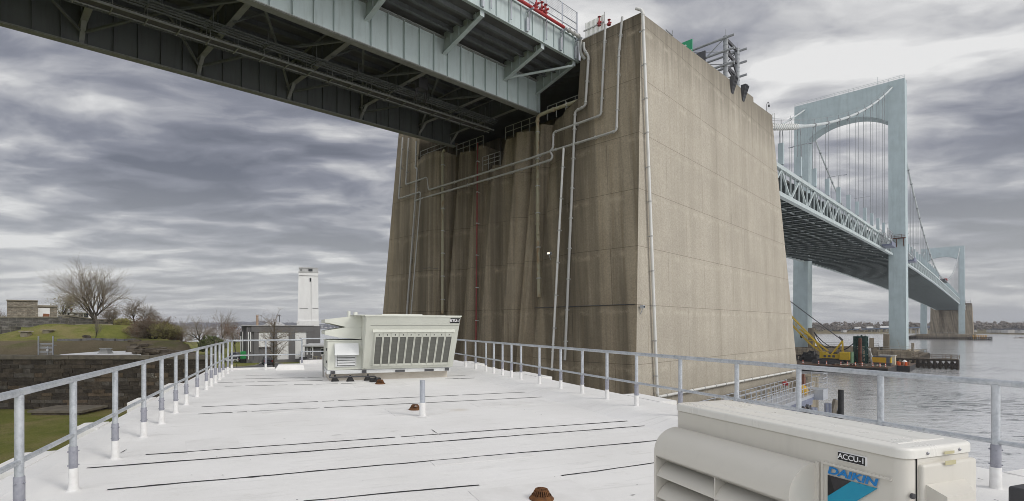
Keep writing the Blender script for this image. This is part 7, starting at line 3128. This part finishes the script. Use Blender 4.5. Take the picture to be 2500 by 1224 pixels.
sb = thing('stone_building', at_y(60, 776, 104), 'tan rubble stone fort building with a white shuttered bay', 'building')
fx = lambda px_, Y: (px_ - CX) / F * Y
zY = lambda py_, Y: CZ + (CY - py_) / F * Y
J, jx, jz = radial(80, 104)
mb = MB()
mb.fbox(J, jx(17), jx(91), 0, 7, 11.2, jz(736))
mb.fbox(J, jx(79), jx(92), -.25, .2, 11.2, jz(738))
mb.fbox(J, jx(91) + .003, jx(139), .3, 6, 11.2, jz(749))
mb.build('wall', M['stone_tan'], sb)
mb = MB()
mb.fbox(J, jx(15.5), jx(92.5), -.25, 7.2, jz(736) + .003, jz(733.5))
mb.fbox(J, jx(16.5), jx(92), -.32, -.253, jz(749.5), jz(748))
mb.fbox(J, jx(92.6), jx(141), .1, 6.2, jz(749) + .003, jz(745))
mb.build('cornice', M['cap_stone'], sb)
mb = MB()
mb.fbox(J, jx(92.5), jx(122), .2, .29, 11.4, jz(752))
mb.build('shutter', M['white_wall'], sb)
mb = MB()
mb.prism([J(jx(104), .1, jz(774.5)), J(jx(121), .1, jz(774.5)), J(jx(121), .1, jz(766.5)), J(jx(106), .1, jz(765.5))], J(0, .06, 0) - J(0, 0, 0))
mb.build('brown_board', M['rust_box'], sb)
wb = thing('white_outbuilding', at_y(183, 777, 122), 'low white building with small windows behind the upper stone wall', 'building')
J, jx, jz = radial(183, 122)
mb = MB()
mb.fbox(J, jx(146), jx(219), 0, 6, 10.5, jz(764))
mb.fbox(J, jx(137), jx(147) - .003, -1, 3, 10.5, jz(753))
mb.build('wall', M['white_wall'], wb)
mb = MB()
mb.fbox(J, jx(147), jx(221), -.4, 6.4, jz(764) + .003, jz(761.5))
mb.build('roof', M['trim'], wb)
mb = MB()
q = J(jx(174), 2, jz(762))
mb.tube(q, q + V((0, 0, .7)), .22, n=8)
mb.lathe(q + V((0, 0, .7)), [(.45, 0), (.3, .2), (.05, .3)], 8)
mb.build('stovepipe', M['wood_red'], wb)
for x0, x1, y0, y1 in ((166, 169, 764.5, 771), (180, 189, 765, 769), (192, 202, 765.5, 774), (205, 215, 765.5, 775)):
    mb = MB()
    mb.fbox(J, jx(x0) - .1, jx(x1) + .1, -.08, -.003, jz(y1) - .08, jz(y0) + .08)
    w_ = mb.build('window', M['trim'], wb)
    mb = MB()
    mb.fbox(J, jx(x0), jx(x1), -.11, -.083, jz(y1), jz(y0))
    mb.build('pane', M['glass'], w_)

# ------------------------------------------------------------------ grey plant building with the white stack
Y = 126.0
gb = thing('grey_plant_building', V((fx(680, Y), Y, GZ)), 'grey and white plant building with tall blank bays beyond the lawn', 'building')
J, jx, jz = radial(690, 126)
TZ = jz(796.3)
mb = MB()
mb.fbox(J, jx(605), jx(782), 0, 16, 2.8, TZ)
mb.fbox(J, jx(589), jx(605) - .003, 1.2, 15, 2.8, TZ - .02)
mb.fbox(J, jx(584.5), jx(589) - .003, 2.4, 14, 2.8, jz(810))
mb.fbox(J, jx(602), jx(606.5), -.25, -.003, 2.8, TZ - .3)
for x0, x1 in ((620, 631.5), (661, 677), (705, 720.5), (748.5, 764)):
    mb.fbox(J, jx(x0), jx(x1), -.3, -.003, 2.8, jz(811))
mb.fbox(J, jx(614), jx(764), -.35, -.003, jz(811) + .003, TZ - .12)
mb.build('wall', M['grey_wall'], gb)
mb = MB()
mb.fbox(J, jx(588.5), jx(766), -.45, 16.2, TZ + .003, TZ + .15)
mb.fbox(J, jx(584), jx(589), 2.2, 14, jz(810) + .003, jz(809.3))
mb.build('roof_edge', M['trim'], gb)
for x0, x1, y0, y1 in ((631.7, 660.8, 811, 847), (677.2, 704.8, 811, 878), (720.7, 748.3, 811, 877)):
    mb = MB()
    mb.fbox(J, jx(x0), jx(x1), -.12, -.003, jz(y1), jz(y0) - .004)
    mb.build('blank_bay', M['white_wall'], gb)
mb = MB()
mb.fbox(J, jx(632), jx(660), -.2, -.003, jz(851), jz(848.5))
mb.cur = 0
mb.build('canopy', M['dark_steel'], gb)
mb = MB()
mb.fbox(J, jx(633), jx(659), -.06, -.003, 3.2, jz(851.5))
mb.build('loading_door', M['grey_wall'], gb)
for x0, x1, y0, y1, dy in ((584.5, 587.8, 821, 862, 2.3), (590.8, 593, 810, 861, 1.1), (605.5, 608, 811, 876, -.26), (610.6, 613, 811, 858, -.1)):
    mb = MB()
    mb.tube(J(jx((x0 + x1) / 2), dy - .1, jz(y1)), J(jx((x0 + x1) / 2), dy - .1, jz(y0)), (x1 - x0) / F * Y / 2, n=8)
    mb.build('downpipe', M['white_wall'], gb)
mb = MB()
pk = J(jx(668), 9, jz(786.5))
bs_ = [J(jx(x), y, TZ + .155) for x, y in ((640, 3), (700, 3), (700, 15), (640, 15))]
mb.add(bs_ + [pk + V((-1.6, 0, 0)), pk + V((1.6, 0, 0))], [(0, 1, 5, 4), (1, 2, 5), (2, 3, 4, 5), (3, 0, 4)])
mb.build('hipped_roof', M['trim'], gb)
mb = MB()
mb.fbox(J, jx(675), jx(740), -1.2, -.9, 3.0, jz(878.5))
mb.build('dado', M['grey_wall'], gb)
mb = MB()
mb.fbox(J, jx(614), jx(631), -.6, -.36, 3.0, jz(877))
mb.build('dado', M['grey_wall'], gb)
# low wing at the right with its pale eaves
wg = thing('low_grey_wing', V((fx(790, 122), 122, GZ)), 'low grey annexe with white windows beside the plant building', 'building')
Y = 121.5
mb = MB()
mb.fbox(I_, fx(744, Y), fx(850, Y), Y, Y + 4.3, 2.8, zY(846, Y))
mb.build('wall', M['grey_wall'], wg)
mb = MB()
n = 10
pts = [V((fx(741, Y), Y + 2.5, zY(846, Y)))]
top = [(741, 842), (747, 844.5), (760, 847), (775, 846), (852, 845)]
mb.hexa([V((fx(741, Y), Y - .6, zY(846.5, Y))), V((fx(852, Y), Y - .6, zY(846.5, Y))), V((fx(852, Y), Y + 4.4, zY(846.5, Y))), V((fx(741, Y), Y + 4.4, zY(846.5, Y)))],
        [V((fx(741, Y), Y - .6, zY(843.8, Y))), V((fx(852, Y), Y - .6, zY(843.8, Y))), V((fx(852, Y), Y + 4.4, zY(840, Y))), V((fx(741, Y), Y + 4.4, zY(840, Y)))])
mb.build('roof', M['trim'], wg)
for x0, x1, y0, y1 in ((748.6, 751.6, 849, 866), (758.4, 762.4, 848.5, 866.5), (783.5, 794, 849.5, 868.5)):
    mb = MB()
    mb.fbox(I_, fx(x0, Y), fx(x1, Y), Y - .1, Y - .003, zY(y1, Y), zY(y0, Y))
    w_ = mb.build('window', M['white_wall'], wg)
    mb = MB()
    mb.fbox(I_, fx(x0 + .9, Y), fx(x1 - .9, Y), Y - .13, Y - .103, zY(y1 - 3, Y), zY((y0 + y1) / 2, Y))
    mb.fbox(I_, fx(x0 + .9, Y), fx(x1 - .9, Y), Y - .13, Y - .103, zY((y0 + y1) / 2 - .8, Y), zY(y0 + 2, Y))
    mb.build('pane', M['glass'], w_)
mb = MB()
mb.tube(V((fx(764.5, Y), Y - .3, 3)), V((fx(764.5, Y), Y - .3, zY(846, Y))), .12, n=8)
mb.build('downpipe', M['white_wall'], wg)
dk = thing('timber_stair', V((fx(782, 120), 119.5, GZ)), 'red brown timber steps and deck in front of the grey annexe', 'steps')
Y = 119.5
mb = MB()
for i in range(6):
    mb.fbox(I_, fx(768, Y) + .25 * i, fx(800, Y), Y - .9 + .22 * i, Y + 1.6, GZ + .24 * i, GZ + .24 * (i + 1) - .02)
mb.build('treads', M['wood_red'], dk)
mb = MB()
for x in (767, 776, 788, 796):
    mb.box((fx(x, Y), Y - .9, GZ + 1.0), (.12, .12, 2.0))
mb.beam(V((fx(767, Y), Y - .9, GZ + 1.9)), V((fx(798, Y), Y - .9, GZ + 1.5)), .1, .14)
mb.beam(V((fx(774, Y), Y - 1.0, GZ + 1.6)), V((fx(780, Y), Y - 1.0, GZ + .4)), .1, .14)
mb.build('handrail', M['cap_stone'], dk)
st = thing('white_stack', V((fx(752, 148), 148, 8)), 'tall square white ventilation stack rising behind the grey plant building', 'tower')
J, jx, jz = radial(752, 148)
mb = MB()
c0, c1 = jx(728.5), jx(777)
w = c1 - c0
mb.fbox(J, c0 - .45, c1 + .3, -.35, w + .35, 3, jz(783.5))
mb.hexa([J(c0 - .2, -.1, jz(783.5) + .003), J(c1 + .1, -.1, jz(783.5) + .003), J(c1 + .1, w, jz(783.5) + .003), J(c0 - .2, w, jz(783.5) + .003)],
        [J(c0 + .05, 0, jz(666)), J(c1 - .02, 0, jz(666)), J(c1 - .02, w, jz(666)), J(c0 + .05, w, jz(666))])
mb.build('shaft', M['white_wall'], st)
mb = MB()
mb.fbox(J, c0 + .02, c1 + .02, -.08, w, jz(666) + .003, jz(663.5))
mb.fbox(J, c0 + .3, c1 - .1, .12, w - .3, jz(663.5) + .003, jz(655.5))
mb.fbox(J, c0 + .2, c1, .02, w - .2, jz(655.5) + .003, jz(653.2))
mb.build('crown', M['trim'], st)
for x0, x1, y0, y1, y_ in ((753, 763, 656.5, 662.5, .1), (734, 736, 657, 662.5, .1), (756, 760, 679, 688, -.05)):
    mb = MB()
    mb.fbox(J, jx(x0), jx(x1), y_ - .06, y_, jz(y1), jz(y0))
    mb.build('opening', M['glass'], st)
for x0, x1, y0, y1 in ((759.3, 759.9, 689, 783), (731, 752, 752.6, 753.6), (763, 777, 752.6, 753.6), (730, 777, 673.2, 673.8)):
    mb = MB()
    mb.fbox(J, jx(x0), jx(x1), -.13, .02, jz(y1), jz(y0))
    mb.build('panel_joint', M['grey_wall'], st)
ch = thing('brick_chimney', V((fx(628, 134), 134, TZ)), 'slim buff brick chimney on the roof of the grey plant building', 'chimney')
mb = MB()
Y = 134
mb.lathe(V((fx(628, Y), Y, TZ - .5)), [(.34, 0), (.31, 3.0), (.36, 3.05), (.36, 3.25), (.3, 3.3)], 10)
mb.build('shaft', M['brick_buff'], ch)
mb = MB()
mb.tube(V((fx(682, Y), Y, TZ)), V((fx(682, Y), Y, TZ + 2.6)), .1, n=6)
mb.box(V((fx(682, Y), Y, TZ + 2.7)), (.4, .4, .2))
tag(mb.build('flue_pipe', M['dark_steel']), 'thin dark flue pipe on the roof behind the bare street tree', 'flue')


# ------------------------------------------------------------------ vehicles and bins on the drive
def car(name, c, rz, L, W, H, paint, label, suv=True):
    t = thing(name, c, label, 'car')
    Mr = Matrix.Rotation(rz, 3, 'Z')
    q = lambda x, y, z: V(c) + Mr @ V((x, y, z))
    h = L / 2
    belt = .58 * H
    body = [(-h, .28), (-h + .02, belt - .05), (-h + .25, belt), (h * .42, belt), (h - .25, belt - .12), (h, belt - .3), (h, .28)]
    mb = MB()
    mb.prism([q(x, -W / 2, z) for x, z in body], Mr @ V((0, W, 0)))
    cab = [(-h + .04, belt), (-h + (.28 if suv else .8), H - .06), (-h + .6, H), (.12 * L, H), (h * .42 + .05, belt)]
    vs = []
    n = len(cab)
    for y0, ins in ((-1, 1), (1, 1)):
        for x, z in cab:
            k = W / 2 - (.03 if z <= belt + .01 else .17)
            vs.append(q(x, y0 * k, z + .002))
    fs = [tuple(range(n)), tuple(range(2 * n - 1, n - 1, -1))] + [(i, (i + 1) % n, n + (i + 1) % n, n + i) for i in range(n)]
    mb.add(vs, fs)
    mb.build('body', paint, t)
    # glazing
    mb = MB()
    for y0 in (-1, 1):
        for x0, x1 in ((-h + .35, -.35), (-.28, h * .34)):
            pts = [q(x0, y0 * (W / 2 - .045), belt + .05), q(x1, y0 * (W / 2 - .045), belt + .05), q(min(x1, .12 * L), y0 * (W / 2 - .155), H - .09), q(x0 + .1, y0 * (W / 2 - .155), H - .09)]
            mb.prism(pts, Mr @ V((0, y0 * .012, 0)))
    mb.prism([q(-h + .07, -W / 2 + .2, belt + .08), q(-h + .07, W / 2 - .2, belt + .08), q(-h + .24, W / 2 - .28, H - .14), q(-h + .24, -W / 2 + .28, H - .14)], Mr @ V((-.05, 0, 0)))
    mb.prism([q(h * .42 + .02, -W / 2 + .18, belt + .05), q(h * .42 + .02, W / 2 - .18, belt + .05), q(.12 * L + .04, W / 2 - .26, H - .05), q(.12 * L + .04, -W / 2 + .26, H - .05)], Mr @ V((.05, 0, .02)))
    mb.build('window', M['glass'], t)
    for x in (-h * .62, h * .62):
        for y in (-W / 2 + .06, W / 2 - .06):
            mb = MB()
            sg_ = 1 if y > 0 else -1
            ax = Mr @ V((0, sg_, 0))
            mb.lathe(q(x, y - sg_ * .1, .34), [(.2, 0), (.34, .01), (.34, .2), (.24, .22)], 16, ax)
            w_ = mb.build('wheel', M['black'], t)
            mb = MB()
            mb.lathe(q(x, y - sg_ * .1, .34), [(.22, .205), (.2, .225), (.05, .23)], 12, ax)
            mb.build('rim', M['chrome'], w_)
    for y in (-1, 1):
        mb = MB()
        mb.box(q(-h - .01, y * (W / 2 - .12), belt - .12), (.06, .18, .34), rz)
        mb.build('tail_light', M['tail'], t)
        mb = MB()
        mb.box(q(h - .02, y * (W / 2 - .25), belt - .33), (.08, .34, .14), rz)
        mb.build('headlight', M['trim'], t)
    mb = MB()
    mb.box(q(-h - .02, 0, .45), (.1, W - .1, .22), rz)
    mb.box(q(-h - .02, 0, .78), (.04, .5, .14), rz)
    mb.build('bumper', M['dark_steel'], t)
    return t


car('parked_car', V((fx(650, 118), 118.5, GZ + .03)), RAD(118), 4.6, 1.9, 1.75, M['car_black'], 'black sport utility car parked on the drive by the street tree')
car('parked_car', V((fx(567, 126), 126, GZ)), RAD(172), 4.4, 1.8, 1.4, M['car_white'], 'white car parked on the grass left of the green bin', False)
car('parked_car', V((fx(575.5, 140), 140, GZ)), RAD(95), 4.5, 1.85, 1.7, M['car_blue'], 'dark blue car parked behind the white car')
gn = thing('waste_bin', V((fx(593, 123), 123, GZ)), 'tall bright green bin with a black lower half beside the plant building', 'bin')
Y = 123
mb = MB()
mb.rbox(I_, fx(586.3, Y), fx(599.5, Y), Y, Y + 1.3, zY(876, Y), zY(858.5, Y), .12)
mb.build('upper', M['green_bin'], gn, smooth=True)
mb = MB()
mb.fbox(I_, fx(585.8, Y), fx(599.2, Y), Y - .03, Y + 1.3, GZ - .05, zY(876, Y) - .003)
mb.build('lower', M['black'], gn)
for x0, x1, y0, lab in ((731, 746, 874, 'dark bin against the foot of the white bay'), (753.5, 761, 877.5, 'small dark bin with a pale lid by the annexe wall')):
    Y = 120
    t = thing('rubbish_bin', V((fx((x0 + x1) / 2, Y), Y, GZ)), lab, 'bin')
    mb = MB()
    mb.fbox(I_, fx(x0, Y), fx(x1, Y), Y, Y + .8, GZ - .05, zY(y0, Y))
    mb.build('body', M['dark_steel'], t)
    mb = MB()
    mb.rbox(I_, fx(x0, Y) - .04, fx(x1, Y) + .04, Y - .05, Y + .85, zY(y0, Y) + .003, zY(y0, Y) + .12, .03)
    mb.build('lid', M['trim'] if x0 > 750 else M['black'], t)
sn = thing('lawn_sign', V((fx(522, 110), 110, GZ)), 'small red and white sign on a post beyond the end of the fort wall', 'sign')
Y = 110
mb = MB()
mb.tube(V((fx(522, Y), Y, 2.5)), V((fx(522, Y), Y, zY(865, Y))), .05, n=6)
mb.build('post', M['dark_steel'], sn)
mb = MB()
mb.box((fx(522, Y), Y - .07, zY(869, Y)), (.55, .03, .75))
mb.cur = 1
mb.box((fx(522, Y), Y - .09, zY(870, Y)), (.42, .012, .42))
mb.build('panel', [M['white_wall'], M['red']], sn)
mb = MB()
mb.tube(V((fx(578, 100), 100, 3)), V((fx(578, 100), 100, zY(889, 100))), .06, n=6)
tag(mb.build('stub_post', M['dark_steel']), 'short dark post at the edge of the drive', 'post')


# ------------------------------------------------------------------ trees
def grow(rr, tr, cr, p, d, L, r, lev, par, tips):
    n = 3 if lev < 3 else 2
    pts, rad = [p], [r]
    for i in range(n):
        up = V((0, 0, par['up'][min(lev, len(par['up']) - 1)]))
        d = (d + V((rr.uniform(-1, 1), rr.uniform(-1, 1), rr.uniform(-1, 1))) * par['wig'] + up).normalized()
        p = p + d * (L / n)
        pts.append(p)
        rad.append(r * (1 - (i + 1) / n * .48))
    sides = 7 if lev == 0 else 5 if lev < 3 else 3
    (tr if lev < par['trunk_lev'] else cr).loft(pts, rad, sides)
    if lev >= par['levels']:
        tips.append((pts[-1], d))
        return
    kids = par['kids'][min(lev, len(par['kids']) - 1)]
    for k in range(kids):
        t = 1.0 if k == 0 else rr.uniform(par['low'][min(lev, len(par['low']) - 1)], 1.0)
        idx = min(n - 1, int(t * n))
        f = t * n - idx
        q = pts[idx].lerp(pts[idx + 1], f) if idx < n else pts[-1]
        dd = (pts[min(idx + 1, n)] - pts[idx]).normalized()
        ax = dd.orthogonal().normalized()
        ax.rotate(Matrix.Rotation(rr.uniform(0, 6.283), 3, dd))
        ang = RAD(rr.uniform(*par['ang'])) * (.5 if k == 0 else 1)
        nd = (Matrix.Rotation(ang, 3, ax) @ dd).normalized()
        ln = par['len'] if lev or 'len0' not in par else par['len0']
        grow(rr, tr, cr, q, nd, L * rr.uniform(*ln), max(rad[idx] * par['rk'] * (1 if k else 1.1), par['rmin']), lev + 1, par, tips)


DEF = dict(up=(.10, .06, .05, .03, .0), wig=.16, trunk_lev=2, levels=5, kids=(6, 5, 4, 4, 3), low=(.55, .25, .2, .15), ang=(22, 52), len=(.58, .84), rk=.62, rmin=.013)


def tree(name, label, base, H, seed, par=None, stems=1, spread=12, group=None, bud=None, buds=0.0, twig=None, lean=(0, 0), frac=.30, cat='tree', r0=None, budsize=.09):
    pr = dict(DEF)
    pr.update(par or {})
    rr = random.Random(seed)
    base = V(base)
    t = thing(name, base, label, cat, group)
    tr, cr, tips = MB(), MB(), []
    for s_ in range(stems):
        a = 6.283 * s_ / max(1, stems) + rr.random() * 1.2
        d = V((math.cos(a) * math.sin(RAD(spread)) * (stems > 1) + lean[0], math.sin(a) * math.sin(RAD(spread)) * (stems > 1) + lean[1], 1)).normalized()
        off = V((math.cos(a), math.sin(a), 0)) * (.18 * (stems > 1))
        grow(rr, tr, cr, base + off - V((0, 0, .25)), d, H * frac, (r0 or H * .021), 0, pr, tips)
    # bring the tree to its height
    top = max(max(p.z for p in cr.v), max(p.z for p in tr.v)) if cr.v else base.z + H
    k = H / (top - base.z)
    for m_ in (tr, cr):
        for i, p in enumerate(m_.v):
            m_.v[i] = base + V(((p.x - base.x) * k, (p.y - base.y) * k, (p.z - base.z) * k))
    tr.build('trunk', M['bark'], t, smooth='all')
    c = cr.build('crown', twig or M['twig'], t)
    if buds:
        mb = MB()
        for p, d in tips:
            if rr.random() < buds:
                p = base + (p - base) * k
                for q in range(2):
                    o = p + V((rr.uniform(-.25, .25), rr.uniform(-.25, .25), rr.uniform(-.2, .25)))
                    u = V((rr.uniform(-1, 1), rr.uniform(-1, 1), rr.uniform(-1, 1))).normalized() * budsize
                    v_ = u.orthogonal().normalized() * budsize * .7
                    mb.add([o - u, o + v_, o + u, o - v_], [(0, 1, 2, 3)])
        tag(mb.build('buds', bud or M['bud'], c), kind='stuff')
    return t


def ground_at(px_, Y):
    x = (px_ - CX) / F * Y
    return V((x, Y, terrain(x, Y)))


b = ground_at(232, 86)
tree('bare_tree', 'biggest tree, a wide crowned bare maple with twin stems on top of the fort mound', b, (CY - 618) / F * 86 + CZ - b.z, 41,
     dict(kids=(8, 5, 4, 3, 3), low=(.72, .3, .25, .2), ang=(14, 48), up=(.10, .02, .02, .01, .0), len=(.55, .78), len0=(.85, 1.3), wig=.10, rmin=.013), stems=2, spread=3, buds=.3, r0=.34, frac=.33, budsize=.05)
b = ground_at(158, 116)
tree('bare_tree', 'pale thin bare tree behind the stone building, left of the biggest tree', b, zY(700, 116) - b.z, 7, dict(levels=4, kids=(7, 6, 5, 4), ang=(28, 60)), stems=1, buds=.6, frac=.3, twig=M['twig_pale'], r0=.2)
b = ground_at(272, 112)
tree('bare_tree', 'small bare tree behind the right foot of the biggest tree', b, zY(738, 112) - b.z, 9, dict(levels=4, kids=(6, 6, 5, 4), ang=(28, 60)), stems=2, spread=20, frac=.3)
b = ground_at(338, 96)
tree('bare_tree', 'dark dense bare tree rising behind the shrubs right of the mound', b, zY(719, 96) - b.z, 17, dict(levels=5, kids=(6, 5, 4, 4, 2), ang=(26, 58)), stems=2, spread=14, frac=.3)
b = ground_at(-2, 125)
tree('bare_tree', 'bare tree cut off by the left edge behind the stone building', b, zY(752, 125) - b.z, 19, dict(levels=4, kids=(6, 5, 5, 3)), frac=.3)
b = ground_at(231, 63.5)
tree('sapling', 'pale slender bare sapling in front of the grass mound', b, zY(752, 63.5) - b.z, 23, dict(levels=3, kids=(9, 5, 4), low=(.3, .2), ang=(14, 34), up=(.2, .16, .1)), frac=.62, r0=.055, twig=M['twig_pale'])
# thicket to the right of the mound
SHR = [(322, 75, 795, 'olive'), (350, 73, 772, 'brown'), (375, 71, 765, 'brown'), (402, 70, 785, 'olive'), (424, 71, 803, 'brown'), (300, 82, 778, 'olive'), (392, 78, 770, 'brown')]
for i, (px_, Y, ty, kd) in enumerate(SHR):
    b = ground_at(px_, Y)
    b.z = max(b.z, 8.6)
    pos_ = ('leftmost', 'second', 'tallest', 'fourth', 'rightmost', 'back left', 'back right')[i]
    tree('shrub', '%s %s shrub of the bare thicket right of the mound' % (pos_, 'olive budded' if kd == 'olive' else 'brown twiggy'), b, zY(ty, Y) - b.z, 50 + i,
         dict(levels=3, kids=(7, 6, 5), low=(.15, .15, .1), ang=(16, 46), up=(.05, .04, .02), len=(.55, .9), rmin=.016), stems=11, spread=52, frac=.5, r0=.05, cat='shrub',
         buds=.75 if kd == 'olive' else .35, bud=M['bud'] if kd == 'olive' else M['bud_red'], budsize=.07)
b = ground_at(449, 190)
tree('bare_tree', 'bare shore tree with a bent leaning trunk, right of the thicket', b, zY(766, 190) - b.z, 61, dict(levels=4, kids=(6, 6, 5, 4), ang=(26, 60)), lean=(-.35, 0), frac=.42, r0=.42)
b = ground_at(490, 180)
tree('bare_tree', 'bare shore tree with a spreading crown, right of the leaning one', b, zY(764, 180) - b.z, 63, dict(levels=4, kids=(6, 6, 5, 4), ang=(28, 62)), frac=.36, r0=.4)
b = ground_at(541, 168)
tree('bare_tree', 'tallest bare shore tree, just behind the end of the left railing', b, zY(743, 168) - b.z, 65, dict(levels=4, kids=(6, 6, 5, 4), ang=(20, 48)), frac=.4, r0=.34)
b = ground_at(516, 215)
tree('bare_tree', 'reddish bare shore tree far back between the spreading and the tallest one', b, zY(775, 215) - b.z, 67, dict(levels=4, kids=(6, 6, 5, 4), ang=(26, 60)), frac=.36, bud=M['bud_red'], buds=.5, budsize=.16)
b = ground_at(577, 150)
tree('bare_tree', 'small reddish bare tree at the left corner of the plant building', b, zY(782, 150) - b.z, 69, dict(levels=4, kids=(6, 6, 5, 4), ang=(24, 56)), frac=.36, bud=M['bud_red'], buds=.8, budsize=.13, r0=.2)
b = ground_at(517, 160)
tree('shrub', 'green leafed bush below the shore trees', b, zY(818, 160) - b.z, 71, dict(levels=3, kids=(7, 6, 5), ang=(20, 55)), stems=8, spread=45, frac=.5, r0=.06, bud=M['leaf'], buds=1.0, budsize=.30, cat='bush')
b = ground_at(531, 140)
tree('birch', 'pale dead birch stems in front of the green bush', b, zY(822, 140) - b.z, 73, dict(levels=2, kids=(3, 3), ang=(14, 34), rmin=.03), stems=5, spread=26, frac=.6, r0=.08, twig=M['twig_pale'])
b = V((fx(668, 107), 107, GZ))
tree('street_tree', 'bare conical tree standing in front of the grey plant building', b, zY(749, 107) - b.z, 81,
     dict(levels=3, kids=(44, 7, 5), low=(.2, .15, .1), ang=(52, 78), up=(.35, .06, .03), len=(.20, .46), wig=.07, trunk_lev=1, rk=.34), frac=.93, r0=.25, twig=M['twig'], bud=M['bud_red'], buds=.25, budsize=.06)

# ------------------------------------------------------------------ the air between
mb = MB()
mb.box((0, 1000, 64), (9800, 7400, 136))
o = mb.build('haze', [])
tag(o, kind='stuff')
hm = bpy.data.materials.new('haze')
hm.use_nodes = True
N = NT(hm.node_tree)
N.n.clear()
out = N.add('ShaderNodeOutputMaterial')
pv = N.add('ShaderNodeVolumePrincipled')
pv.inputs['Color'].default_value = (0.80, 0.83, 0.90, 1)
pv.inputs['Density'].default_value = 0.00016
pv.inputs['Anisotropy'].default_value = 0.0
N.l.new(pv.outputs[0], out.inputs['Volume'])
o.data.materials.append(hm)
